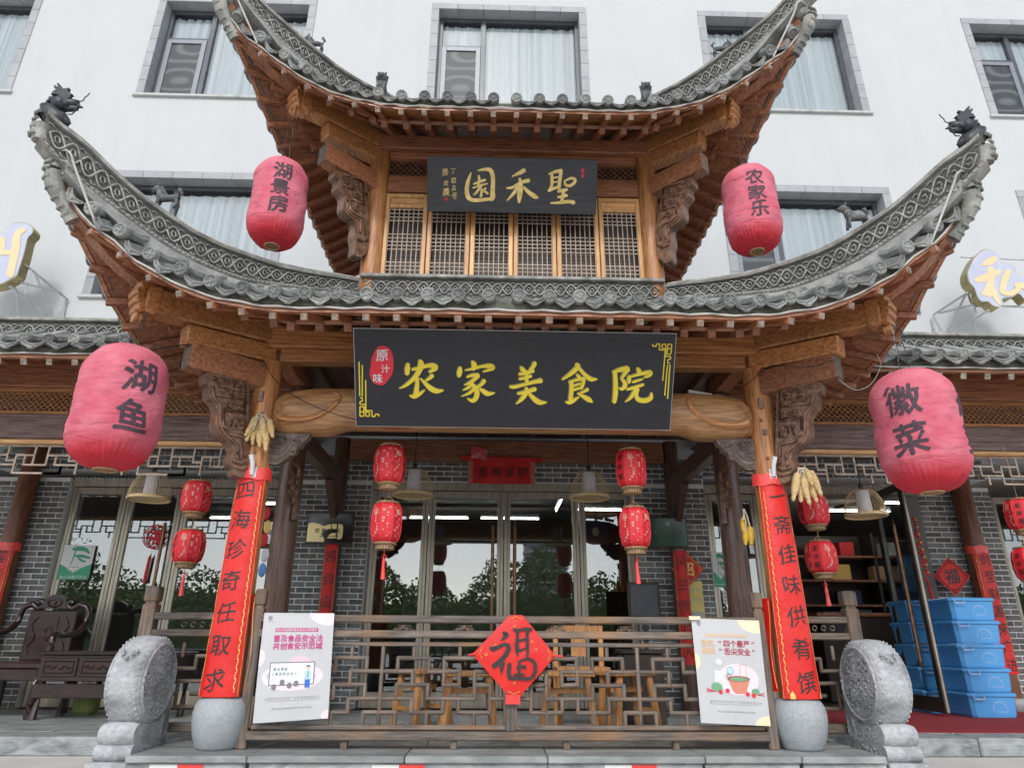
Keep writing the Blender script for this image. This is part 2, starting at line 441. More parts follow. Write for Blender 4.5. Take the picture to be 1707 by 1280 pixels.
def inst(me, name, parent, loc, rot=None, scale=None, label=None):
    """a piece that shares mesh data; loc in world coordinates"""
    o = bpy.data.objects.new(name, me); COL.objects.link(o)
    if parent: o.parent = parent
    o.location = V(loc)-worg(parent)
    ORG[o.name] = V(loc)
    if rot is not None:
        o.rotation_mode = 'QUATERNION'; o.rotation_quaternion = rot
    if scale is not None: o.scale = scale
    if label: o['label'] = label
    return o
def copy_tree(o, parent=None):
    c = o.copy(); COL.objects.link(c); c.parent = parent
    for ch in list(o.children): copy_tree(ch, c)
    return c
def copy_to(o, loc, label, rz=0.0, scale=None, rot=None):
    c = copy_tree(o); c.location = loc; c['label'] = label
    c.rotation_euler = rot or (0, 0, rz)
    if scale: c.scale = scale
    ORG[c.name] = V(loc)
    return c
def quat(xa, ya, za): return Matrix((xa, ya, za)).transposed().to_quaternion()
X3, Y3, Z3 = V((1, 0, 0)), V((0, 1, 0)), V((0, 0, 1))
def interp(x, xs, ys):
    if x <= xs[0]: return ys[0]
    for i in range(1, len(xs)):
        if x <= xs[i]:
            t = (x-xs[i-1])/(xs[i]-xs[i-1]); return ys[i-1]+(ys[i]-ys[i-1])*t
    return ys[-1]
def cint(x, xs, ys):
    """smooth (Catmull-Rom) table lookup"""
    if x <= xs[0]: return ys[0]+(x-xs[0])*(ys[1]-ys[0])/(xs[1]-xs[0])
    if x >= xs[-1]: return ys[-1]+(x-xs[-1])*(ys[-1]-ys[-2])/(xs[-1]-xs[-2])
    for i in range(1, len(xs)):
        if x <= xs[i]:
            h = xs[i]-xs[i-1]; t = (x-xs[i-1])/h
            def sl(j):
                a, b = max(j-1, 0), min(j+1, len(xs)-1)
                return (ys[b]-ys[a])/(xs[b]-xs[a])*h
            m0, m1 = sl(i-1), sl(i)
            return (2*t**3-3*t*t+1)*ys[i-1]+(t**3-2*t*t+t)*m0+(-2*t**3+3*t*t)*ys[i]+(t**3-t*t)*m1

# ------------------------------------------------------------------ writing
_fc = {}
def glyph(ch, bold=0.0, res=3):
    k = (ch, bold)
    if k not in _fc:
        c = bpy.data.curves.new('g', 'FONT'); c.body = ch; c.resolution_u = res; c.offset = bold
        o = bpy.data.objects.new('g', c)
        me = bpy.data.meshes.new_from_object(o)
        vs_ = [v.co.copy() for v in me.vertices]; fs = [list(p.vertices) for p in me.polygons]
        if vs_:
            x0 = min(v.x for v in vs_); x1 = max(v.x for v in vs_); y0 = min(v.y for v in vs_); y1 = max(v.y for v in vs_)
        else: x0 = x1 = y0 = y1 = 0
        bpy.data.objects.remove(o); bpy.data.curves.remove(c); bpy.data.meshes.remove(me)
        _fc[k] = (vs_, fs, (x0, x1, y0, y1))
    return _fc[k]
def put_glyph(mb, ch, fn, size, bold=0.0, wob=0.0, slant=0.0, sub=0, narrow=1.0):
    """one character, centred; fn(u, v) -> point for u, v in metres from the centre; bold = stroke spread"""
    st0 = random.getstate()
    offs = [(0, 0)] if bold <= 0 else [(0, 0), (1, .3), (-1, -.3), (.2, 1), (-.2, -1)]
    for i, (a, b) in enumerate(offs):
        random.setstate(st0)
        _put(mb, ch, fn, size, a*bold*.9, b*bold*.9, wob, slant, sub, narrow, -.00025*i)
def _put(mb, ch, fn, size, ou, ov, wob, slant, sub, narrow, lift):
    vs_, fs, (x0, x1, y0, y1) = glyph(ch, 0.0)
    if not vs_: return
    cx, cy = (x0+x1)/2, (y0+y1)/2
    big = ord(ch) > 0x2e80
    if not big: cy = .36
    k = size/.92
    bm = bmesh.new()
    bv = [bm.verts.new((v.x-cx, v.y-cy, 0)) for v in vs_]
    for f in fs:
        try: bm.faces.new([bv[i] for i in f])
        except ValueError: pass
    if sub:
        for i in range(1, sub):
            g = bm.verts[:]+bm.edges[:]+bm.faces[:]
            bmesh.ops.bisect_plane(bm, geom=g, plane_co=((i/sub-.5), 0, 0), plane_no=(1, 0, 0))
            g = bm.verts[:]+bm.edges[:]+bm.faces[:]
            bmesh.ops.bisect_plane(bm, geom=g, plane_co=(0, (i/sub-.5), 0), plane_no=(0, 1, 0))
    bm.verts.index_update()
    ph = random.random()*9
    pts = []
    for v in bm.verts:
        u, w_ = v.co.x, v.co.y
        if wob:
            u2 = u+wob*sin(7*w_+ph)+wob*.6*sin(13*u+ph*2)
            w2 = w_+slant*u+wob*sin(6*u+ph*3)-wob*1.5*u*u
            u, w_ = u2, w2
        else: w_ = w_+slant*u
        pts.append(V(fn((u+ou)*k*narrow, (w_+ov)*k))+V((0, lift, 0)))
    mb.add(pts, [[v.index for v in f.verts] for f in bm.faces])
    bm.free()
def textline(mb, s, o, ax, ay, size, step, n, bold=0.0, wob=0.0, slant=0.0, vertical=False, center=True):
    """characters of s on the plane through o, n = lift vector"""
    o, ax, ay, n = V(o), V(ax), V(ay), V(n)
    L_ = len(s)
    for i, ch in enumerate(s):
        if ch == ' ': continue
        t = (i-(L_-1)/2 if center else i)*step
        c = o+n-ay*t if vertical else o+n+ax*t
        put_glyph(mb, ch, lambda u, v_: c+ax*u+ay*v_, size, bold, wob, slant)
def crm(pts, k=5):
    """Catmull-Rom through tuples"""
    out = []
    n = len(pts)
    for i in range(n-1):
        p0, p1, p2, p3 = pts[max(i-1, 0)], pts[i], pts[i+1], pts[min(i+2, n-1)]
        for j in range(k):
            t = j/k
            out.append(tuple(.5*((2*b)+(c-a)*t+(2*a-5*b+4*c-d)*t*t+(-a+3*b-3*c+d)*t**3) for a, b, c, d in zip(p0, p1, p2, p3)))
    out.append(tuple(pts[-1]))
    return out
def brush(mb, strokes, fn, lift=.0003):
    """brush-written character: strokes of (x, y, width); fn(x, y, lift) -> point"""
    for si, st in enumerate(strokes):
        pts = crm(st, 5); n = len(pts)
        if n < 2: continue
        L_, R_ = [], []
        for i, (x, y, w_) in enumerate(pts):
            a, b = pts[max(i-1, 0)], pts[min(i+1, n-1)]
            dx, dy = b[0]-a[0], b[1]-a[1]; d = sqrt(dx*dx+dy*dy) or 1
            nx, ny = -dy/d*w_/2, dx/d*w_/2
            L_.append((x+nx, y+ny)); R_.append((x-nx, y-ny))
        cap = []
        (x, y, w_) = pts[-1]; (xa, ya, _) = pts[-2]; d = sqrt((x-xa)**2+(y-ya)**2) or 1
        cap = [(x+(x-xa)/d*w_*.35, y+(y-ya)/d*w_*.35)]
        (x, y, w_) = pts[0]; (xa, ya, _) = pts[1]; d = sqrt((x-xa)**2+(y-ya)**2) or 1
        cap0 = (x+(x-xa)/d*w_*.3, y+(y-ya)/d*w_*.3)
        z = lift*(si+1)
        vv = [fn(*p, z) for p in L_]+[fn(*p, z) for p in R_]+[fn(*cap[0], z), fn(*cap0, z)]
        F = [(i, i+1, n+i+1, n+i) for i in range(n-1)]+[(n-1, 2*n, 2*n-1), (0, n, 2*n+1)]
        mb.add(vv, F)
# ================================================================== SETTING: ground, platforms, hotel
def structure(o): o['kind'] = 'structure'; return o
FZ = 0.04
mb = MB(); mb.grid(lambda u, v_: (-60+120*u, -90+110*v_, -.09), 24, 22)
structure(mb.build('ground', 'ground'))
slabm = {}
def slabbox(lx, ly, lz, ch=.006):
    k = (round(lx, 3), round(ly, 3), round(lz, 3))
    if k not in slabm: slabm[k] = MB().frame((0, 0, 0), X3, Y3, Z3, lx/2, ly/2, lz/2, ch).mesh('paving_slab', 'slab')
    return slabm[k]
plat = thing('porch_floor', None, None, (0, 0, FZ)); del plat['label'], plat['category']; structure(plat)
bb = MB().box(-9.5, 9.5, .92, 2.78, -.085, FZ-.006); structure(bb.build('floor_bed', 'mortar', plat))
for r_ in range(5):                       # dark bluestone flags under the porch roofs
    y0 = .92+r_*.37; x = -7.2+(.3 if r_ % 2 else 0)
    while x < 7.2:
        inst(slabbox(.592, .362, .03), 'floor_slab', plat, (x+.3, y0+.185, FZ-.015+random.uniform(-.001, .001)))
        x += .6
for s, x0, x1 in ((-1, -9.0, -2.3), (1, 2.3, 9.0)):        # wing kerbs, set back
    x = x0
    while x < x1-.01:
        L_ = min(random.choice((.9, 1.1, 1.3)), x1-x)
        inst(MB().frame((0, 0, 0), X3, Y3, Z3, L_/2-.004, .165, .065, .012).mesh('kerb_stone', 'kerb'), 'kerb_stone', plat, (x+L_/2, .755, FZ-.065+random.uniform(-.002, .002)))
        x += L_
# central platform (projects in front of the columns)
x = -2.42
bb = MB().box(-2.36, 2.36, -.2, .9, -.085, FZ-.045); structure(bb.build('platform_bed', 'mortar', plat))
for L_ in (.75, .98, .9, 1.0, .62, .55):
    inst(MB().frame((0, 0, 0), X3, Y3, Z3, L_/2-.003, .24, .02, .006).mesh('step_slab', 'slab'), 'step_slab', plat, (x+L_/2, -.08, FZ-.02+random.uniform(-.0015, .0015)))
    inst(MB().frame((0, 0, 0), X3, Y3, Z3, L_/2-.006, .03, .044, .006).mesh('riser_stone', 'kerb'), 'riser_stone', plat, (x+L_/2+random.uniform(-.01, .01), -.262, FZ-.086))
    x += L_
x = -2.42
for L_ in (1.0, .82, 1.02, .96, 1.0):
    inst(MB().frame((0, 0, 0), X3, Y3, Z3, L_/2-.003, .375, .018, .005).mesh('floor_slab', 'slab'), 'floor_slab', plat, (x+L_/2, .54, FZ-.018))
    x += L_
for k, px in enumerate((250, 620, 1008)):   # ribbon-cut tape strips on the riser
    p = P(px, 1272, -.295)
    t = thing('step_label', ['white and red adhesive label on the riser below the left column', 'white and red adhesive label on the riser left of the red diamond', 'white and red adhesive label on the riser right of the red diamond'][k], 'label', (p.x, -.2935, -.03), 'red and white labels on the step riser')
    MB().box(p.x, p.x+.17, -.2955, -.2935, -.055, -.009).build('white_half', 'white', t)
    MB().box(p.x+.171, p.x+.33, -.2955, -.2935, -.055, -.009).build('red_half', 'tape', t)

# ---- hotel (white rendered wall with deep windows)
hotel = thing('hotel_building', 'white rendered hotel facade with grey framed windows behind the wooden gate', 'building', (0, 3.4, 0))
WXC = [-8.84, -4.44, -.02, 4.38, 8.84]; WW = 1.27; WZ = [(4.99, 7.06), (8.45, 10.55)]
mb = MB()
xs = [-16]
for c in WXC: xs += [c-WW, c+WW]
xs += [16]
zs = [2.86, 4.99, 7.06, 8.45, 10.55, 14.5]
for i in range(len(xs)-1):
    for j in range(len(zs)-1):
        if i % 2 == 1 and j % 2 == 1: continue
        mb.box(xs[i], xs[i+1], 3.0, 3.4, zs[j], zs[j+1])
bm_ = mb.build('wall', 'plaster', hotel)
def hotel_window(cx, z0, z1, first, dark):
    win = bpy.data.objects.new('window', None); COL.objects.link(win); win.parent = hotel
    ORG[win.name] = V((cx, 3.0, z0)); win.location = V((cx, 3.0, z0))-worg(hotel)
    x0, x1 = cx-WW, cx+WW
    # surround of separate grey stones, 2 mm joints, standing 15 mm proud
    for a, n_ in ((x0, 7), (x1-.12, 7)):
        for k in range(n_):
            h = (z1-z0-.12-.03)/n_
            inst(SURV, 'surround_stone', win, (a+.06, 3.10, z0+.03+h*(k+.5)), scale=(1, 1, (h-.004)/.2))
    for k in range(6):
        h = (2*WW)/6
        inst(SURH, 'surround_stone', win, (x0+h*(k+.5), 3.10, z1-.06), scale=((h-.004)/.4, 1, 1))
    MB().box(x0-.03, x1+.03, 2.955, 3.2, z0-.02, z0+.028, .006).build('window_sill', 'sill', win)
    ix0, ix1, iz0, iz1 = x0+.12, x1-.12, z0+.03, z1-.12
    mx = ix0+.73
    f = MB(); yb, yf = 3.24, 3.17
    f.box(ix0, ix0+.06, yf, yb, iz0, iz1, .004); f.box(ix1-.06, ix1, yf, yb, iz0, iz1, .004)
    f.box(ix0+.06, ix1-.06, yf, yb, iz1-.07, iz1, .004); f.box(ix0+.06, ix1-.06, yf, yb, iz0, iz0+.05, .004)
    f.box(mx-.04, mx+.04, yf-.004, yb, iz0+.05, iz1-.07, .004)
    tz = iz0+(iz1-iz0)*.68
    f.box(ix0+.06, mx-.04, yf+.002, yb, tz-.03, tz+.03, .004)
    f.build('frame', 'alu', win)
    sx0, sx1, sz0, sz1 = ix0+.062, mx-.042, iz0+.052, tz-.032
    s = MB(); q = .075
    s.box(sx0, sx0+q, yf-.02, yf+.03, sz0, sz1, .003); s.box(sx1-q, sx1, yf-.02, yf+.03, sz0, sz1, .003)
    s.box(sx0+q, sx1-q, yf-.02, yf+.03, sz1-q, sz1, .003); s.box(sx0+q, sx1-q, yf-.02, yf+.03, sz0, sz0+q, .003)
    s.build('opening_sash', 'aluL', win)
    MB().box(sx0+q, sx1-q, yf, yf+.003, sz0+q, sz1-q).build('insect_screen', 'screen', win)
    MB().box(ix0+.06, mx-.04, 3.20, 3.206, tz+.03, iz1-.07).build('pane', 'wglass', win)
    MB().box(mx+.04, ix1-.06, 3.20, 3.206, iz0+.05, iz1-.07).build('pane', 'wglass', win)
    ph = random.random()*6
    def cur(u, v_):
        x = ix0+.03+u*(ix1-ix0-.06)
        g = .5+.5*sin(x*2.1+ph)
        return (x, 3.245+.018*sin(x*38+ph+2*sin(x*5))*(.35+.65*g)+.008*sin(x*90+ph), iz0+.01+v_*(iz1-iz0-.13))
    MB().grid(cur, 150, 1).build('curtain', 'curtain', win, smooth='all')
    MB().box(ix0, ix1, 3.29, 3.36, iz1-.10, iz1).build('curtain_rail', 'alu', win)
SURV = MB().frame((0, 0, 0), X3, Y3, Z3, .06, .115, .1, .003).mesh('surround_stone', 'surround')
SURH = MB().frame((0, 0, 0), X3, Y3, Z3, .2, .115, .06, .003).mesh('surround_stone', 'surround')
def screen_mat():
    m, t, b = _mk('fine_insect_screen')
    N, L = t.nodes, t.links
    tc = N.new('ShaderNodeTexCoord'); wv = N.new('ShaderNodeTexNoise'); wv.inputs['Scale'].default_value = 1.3; wv.inputs['Detail'].default_value = 0
    L.new(tc.outputs['Object'], wv.inputs['Vector'])
    mu = N.new('ShaderNodeMath'); mu.operation = 'MULTIPLY'; mu.inputs[1].default_value = 60; L.new(wv.outputs['Fac'], mu.inputs[0])
    si = N.new('ShaderNodeMath'); si.operation = 'SINE'; L.new(mu.outputs[0], si.inputs[0])
    r = N.new('ShaderNodeValToRGB'); r.color_ramp.elements[0].color = (.035, .04, .045, 1); r.color_ramp.elements[1].color = (.11, .12, .13, 1)
    L.new(si.outputs[0], r.inputs[0]); L.new(r.outputs[0], b.inputs['Base Color'])
    b.inputs['Roughness'].default_value = .5
    return m
M['screen'] = screen_mat()
for c in WXC:
    for z0, z1 in WZ:
        if abs(c) < 1 and z0 < 6: continue
        hotel_window(c, z0, z1, False, False)
bb = MB()
bb.box(-16, 16, 3.72, 3.8, 2.86, 14.5); bb.box(-16, 16, 3.4, 3.72, 2.86, 3.0)
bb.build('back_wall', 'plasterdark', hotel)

# ================================================================== GATE PAVILION
gate = thing('gate_pavilion', 'two tiered wooden gate pavilion with sweeping grey tiled eaves in front of the hotel', 'building', (0, 0, FZ))
def part(name, parent, loc):
    o = bpy.data.objects.new(name, None); COL.objects.link(o); o.parent = parent
    o.location = V(loc)-worg(parent); ORG[o.name] = V(loc); return o
# ---- shared small pieces of the roofs
def disc_mesh():
    m = MB()
    m.lathe([(.0001, .022), (.012, .026), (.02, .018), (.032, .018), (.038, .026), (.044, .026), (.052, .014), (.052, -.03)], 16, (0, 0, 0), (0, -1, 0))
    for k in range(5):
        a = k*2*pi/5+.3
        m.sphere((.026*cos(a), -.019, .026*sin(a)), .008, 6, 4)
    return m.mesh('tile_end_disc', 'tile', smooth=True)
DISC = disc_mesh()
def drip_mesh():
    """pointed drip tile: sagging upper edge, leaf-shaped lower lip, raised rib and curls"""
    m = MB(); n = 10
    def up(u): return .012-.030*(1-(2*u-1)**2)
    def lo(u):
        t = abs(2*u-1)
        return -.006-.062*(1-t)**.75-.008*abs(sin(u*pi*4))
    for side, yy in ((0, -.012), (1, .006)):
        pass
    def top(u, v_):
        z = up(u)*(1-v_)+lo(u)*v_
        return ((u-.5)*.150, -.010-.03*v_*v_-.012*(1-(2*u-1)**2)*(1-v_), z)
    m.grid(top, n, 4)
    b = len(m.v)
    m.grid(lambda u, v_: (top(u, v_)[0], top(u, v_)[1]+.012, top(u, v_)[2]), n, 4)
    for v_ in (0, 1):
        m.grid(lambda u, w_: (top(u, v_)[0], top(u, v_)[1]+.012*w_, top(u, v_)[2]), n, 1)
    edge = [top(u/10, .82) for u in range(11)]
    m.tube([(x, y-.003, z) for x, y, z in edge], .0045, 5)
    m.tube([(x, y-.003, z) for x, y, z in [top(u/10, .06) for u in range(11)]], .006, 5)
    for sg in (-1, 1):
        m.tube([(sg*(.012+.022*t*cos(t*4)), -.024, -.030+.012*sin(t*5)) for t in [i/7 for i in range(8)]], .004, 5)
    m.sphere((0, -.028, -.050), .008, 6, 4)
    # body of the pan tile running back up the slope
    m.grid(lambda u, v_: ((u-.5)*.150, -.006+.25*v_, .008-.038*(1-(2*u-1)**2)+.10*v_), 6, 1)
    return m.mesh('drip_tile', 'tile', smooth=True)
DRIP = drip_mesh()

class Roof:
    def __init__(s, xc, yc, ymid, xk, xs, zs, ss, zt, zb, sbase, ybase, back, tip, pitch=.21):
        s.xc, s.yc, s.ymid, s.xk = xc, yc, ymid, xk
        s.xs, s.zs, s.ss, s.zt, s.zb = xs, zs, ss, zt, zb
        s.sbase, s.ybase, s.back, s.tip, s.pitch = sbase, ybase, back, tip, pitch
    def eave(s, u):
        """front eave (disc centres) at distance u in from the corner: (offset along, offset in, z)"""
        x = max(s.xc-u, 0)
        t = max(0, (x-s.xk)/(s.xc-s.xk))
        y = s.ymid-(s.ymid-s.yc)*t*t
        return y, cint(x, s.xs, s.zs)
    def fr(s, sg, dx, dy, z, side):
        """corner-local (dx along the eave toward the middle, dy inward) to world; side eaves are the mirror image about the hip"""
        if side: return V((sg*(s.xc-dy), s.yc+dx, z))
        return V((sg*(s.xc-dx), s.yc+dy, z))
    def epos(s, sg, u, side=False, dz=0, inn=0):
        y, z = s.eave(u)
        return s.fr(sg, u, y-s.yc+inn, z+dz, side)
    def hipz(s, q, top=False): return cint(q, s.ss, s.zt if top else s.zb)
    def inner(s, u):
        """inner end (dy, z) of the tile row that starts at u"""
        lim = s.sbase
        q = min(u, lim)
        return q, s.hipz(q)-.03 if u < lim else s.hipz(lim)-.03

def sweep(mb_, pts, side, prof, up=Z3):
    """profile [(a, b)] swept on a polyline; a along horizontal side vector, b up"""
    n = len(prof); b0 = len(mb_.v)
    for i, p in enumerate(pts):
        for a, b in prof: mb_.v.append(V(p)+side*a+up*b)
    for i in range(len(pts)-1):
        for k in range(n):
            mb_.f.append([b0+i*n+k, b0+i*n+(k+1) % n, b0+(i+1)*n+(k+1) % n, b0+(i+1)*n+k]); mb_.m.append(mb_.mi)
    mb_.f.append([b0+k for k in range(n)][::-1]); mb_.m.append(mb_.mi)
    mb_.f.append([b0+(len(pts)-1)*n+k for k in range(n)]); mb_.m.append(mb_.mi)

def build_roof(R, rname, raf, beamy, beamz, umax_side):
    roof = part(rname, gate, (0, R.ymid, R.zs[0]))
    P_ = R.pitch
    # positions of rows: front covers -xc..xc
    rows = []
    n = int(R.xc/P_)
    for k in range(-n, n+1):
        x = k*P_
        rows.append((1 if x >= 0 else -1, R.xc-abs(x), False))
    k = 1
    nside = int(umax_side/P_)
    for sg in (-1, 1):
        for k in range(nside): rows.append((sg, .12+P_*k, True))
    # pan surface under the barrel rows
    for sg in (-1, 1):
        for side in (False, True):
            U = R.xc if not side else umax_side
            mb = MB()
            def f(u, v_):
                uu = u*U
                y, z = R.eave(uu); d0 = y-R.yc; d1, z1 = R.inner(uu)
                d1 = max(d1, d0+.03)
                t = v_
                zz = z-.045+(z1-.06-(z-.045))*t-.05*sin(pi*t)*min(1, (d1-d0))
                return R.fr(sg, uu, d0+.02+(d1-d0)*t, zz, side)
            mb.grid(f, 40, 6)
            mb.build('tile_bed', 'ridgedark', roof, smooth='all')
            mb = MB()
            mb.grid(lambda u, v_: f(u, v_)-V((0, 0, .035)), 40, 6)
            mb.build('roof_boarding', 'red_y', roof, smooth='all')
    # barrel rows, end discs, drip tiles
    for sg, u, side in rows:
        y, z = R.eave(u); d0 = y-R.yc; d1, z1 = R.inner(u)
        d1 = max(d1, d0+.06)
        pts = []
        m = 8 if d1-d0 > .5 else 4
        for i in range(m+1):
            t = i/m
            zz = z+(z1-z)*t-.05*sin(pi*t)*min(1, (d1-d0))
            pts.append(R.fr(sg, u, d0+(d1-d0)*t, zz, side))
        p0 = pts[0]
        loc = p0
        rr = MB()
        L_ = (pts[-1]-pts[0]).length
        # overlapping barrels: slight steps in radius
        pp, rad = [], []
        nb = max(2, int(L_/.17))
        for i in range(nb):
            for e, r0 in ((0, .050), (.9, .044)):
                t = min((i+e)/nb, 1)
                j = min(int(t*m), m-1); fr_ = t*m-j
                pp.append(pts[j]*(1-fr_)+pts[j+1]*fr_); rad.append(r0)
        if L_ > .1:
            rr.tube(pp, rad, 8, True)
            rr.build('barrel_tile_row', 'tile', roof, smooth=True, origin=loc)
        out = (pts[0]-pts[1]); out.z *= .55; out.normalize()
        e1 = R.epos(sg, u+.03, side); e0 = R.epos(sg, u-.03, side)
        al = (e1-e0) if not (abs(u-R.xc) < .02) else V((1, 0, 0))
        if side: al = al.normalized()
        al.normalize()
        # disc faces out and a little down
        ya = -out
        xa = al - ya*al.dot(ya); xa.normalize()
        za = xa.cross(ya)
        if za.z < 0: xa = -xa; za = xa.cross(ya)
        jq = Matrix.Rotation(random.uniform(-.07, .07), 3, 'X') @ Matrix.Rotation(random.uniform(-.5, .5), 3, 'Y')
        inst(DISC, 'tile_end_disc', roof, p0+out*(.016+random.uniform(-.006, .006))+V((0, 0, random.uniform(-.003, .003))), quat(xa, ya, za) @ jq.to_quaternion())
        # drip tile between this row and the next inward
        un = u-P_/2
        if un > .03:
            q = R.epos(sg, un, side, dz=-.028)
            e1 = R.epos(sg, un+.05, side); e0 = R.epos(sg, un-.05, side)
            al = (e1-e0).normalized()
            # keep lip vertical: frame from eave direction
            xa = al; 
            o2 = V((0, -1, 0)) if not side else V((sg, 0, 0))
            ya = -(o2 - xa*o2.dot(xa)).normalized()
            za = xa.cross(ya)
            if za.z < 0: xa = -xa; za = xa.cross(ya)
            inst(DRIP, 'drip_tile', roof, q+V((0, random.uniform(-.006, .004), random.uniform(-.003, .003))), quat(xa, ya, za), scale=(1.02, 1.0, random.uniform(.92, 1.08)))
    # mortar/eave board, LED rope, under-eave batten
    for sg in (-1, 1):
        for side in (False, True):
            U = R.xc if not side else umax_side
            N_ = 40
            pts = [R.epos(sg, .02+(U-.02)*i/N_, side) for i in range(N_+1)]
            ins = [R.epos(sg, .02+(U-.02)*i/N_, side, inn=.05) for i in range(N_+1)]
            mb = MB()
            o_ = V((0, 1, 0)) if not side else V((-sg, 0, 0))
            sweep(mb, [p+o_*.02 for p in pts], o_, [(0, -.095), (.05, -.105), (.05, -.035), (0, -.035)])
            mb.build('eave_mortar', 'moss', roof)
            mb = MB()
            sweep(mb, [p+o_*.012 for p in pts], o_, [(0, -.135), (.035, -.135), (.035, -.107), (0, -.1)])
            mb.build('eave_batten', 'red_x', roof)
            mb = MB()
            mb.tube([p-o_*.003+V((0, 0, -.106+.006*sin(i*1.7))) for i, p in enumerate(pts)], .0075, 6)
            mb.build('rope_light', 'led', roof, smooth=True)
            # rafters: flying rafters (whitened ends) and the deeper lower tier
            cnt = int((U)/P_)
            for k in range(cnt+1):
                u = U-(k)*P_ if not side else U-.08-k*P_
                if not side and k == 0 and sg < 0: continue
                if u < .10: continue
                a = R.epos(sg, u, side, dz=-.168, inn=.015)
                # inner anchor fans toward the corner column
                F0 = raf['fan']
                if u < F0:
                    t = u/F0
                    A0, A1 = raf['A0'], raf['A1']
                    du = A0[0]+(A1[0]-A0[0])*t; dd = A0[1]+(A1[1]-A0[1])*t; dz = A0[2]+(A1[2]-A0[2])*t
                    b = R.fr(sg, du, dd, dz, side)
                else:
                    b = R.fr(sg, u, raf['A1'][1], raf['A1'][2], side)
                mid = a+(b-a)*.52; 
                d = (b-a).normalized()
                mb = MB(); mb.bar(a, a+(b-a)*.62, .050, .050, ch=.004)
                mb.mi = 1; mb.frame(a-d*.002, d, d.cross(Z3).normalized(), d.cross(Z3).normalized().cross(d), .002, .020, .020)
                mb.build('flying_rafter', ['red_x' if side else 'red_y', 'whiteend'], roof, origin=a)
                lo_ = a+(b-a)*.42-V((0, 0, .062)); b2 = b-V((0, 0, .05))
                mb = MB(); mb.bar(lo_, b2+(b2-lo_).normalized()*.12, .062, .065, ch=.004)
                mb.build('rafter', 'red_x' if side else 'red_y', roof, origin=lo_)
            # boards closing the gaps between rafters
            mb = MB()
            def g(u, v_):
                uu = .03+u*(U-.03)
                a = R.epos(sg, uu, side, dz=-.137, inn=.02)
                F0 = raf['fan']
                t = min(uu/F0, 1); A0, A1 = raf['A0'], raf['A1']
                if uu < F0: b = R.fr(sg, A0[0]+(A1[0]-A0[0])*t, A0[1]+(A1[1]-A0[1])*t, A0[2]+(A1[2]-A0[2])*t+.035, side)
                else: b = R.fr(sg, uu, A1[1], A1[2]+.035, side)
                b = b+(b-a)*.15
                return a+(b-a)*v_
            mb.grid(g, 30, 3)
            mb.build('soffit_board', 'org_y' if not side else 'red_x', roof, smooth='all')
            # batten that carries the flying rafters
            mb = MB()
            mb.tube([g(i/24, .38)-V((0, 0, .052)) for i in range(25)], .022, 4)
            mb.build('inner_batten', 'red_x', roof)
    # hips
    for sg in (-1, 1):
        hip_ridge(R, roof, sg)
    return roof

def ridge_unit(mb_, f, dark=None):
    """knot-work relief unit on f(s in 0..1, h in 0..1, d proud) -> point"""
    n = 9
    def line(fn, r, k=n, closed=False):
        mb_.tube([f(*fn(i/k)) for i in range(k+(0 if closed else 1))], r, 5, caps=not closed, closed=closed)
    for ph in (0, pi):
        line(lambda t: (t, .5+.30*sin(2*pi*t+ph), .012+(.004 if ph else 0)), .0070, 12)
    line(lambda t: (.25+.085*cos(2*pi*t), .5+.13*sin(2*pi*t), .010), .006, 6, True)
    line(lambda t: (.75+.085*cos(2*pi*t), .5+.13*sin(2*pi*t), .010), .006, 6, True)
    for s0 in (0.0, .5):
        for sg in (-1, 1):
            line(lambda t: (s0+.12*(t-.5)*1.6, .5+sg*(.40-.10*abs(2*t-1)), .010), .0050, 3)

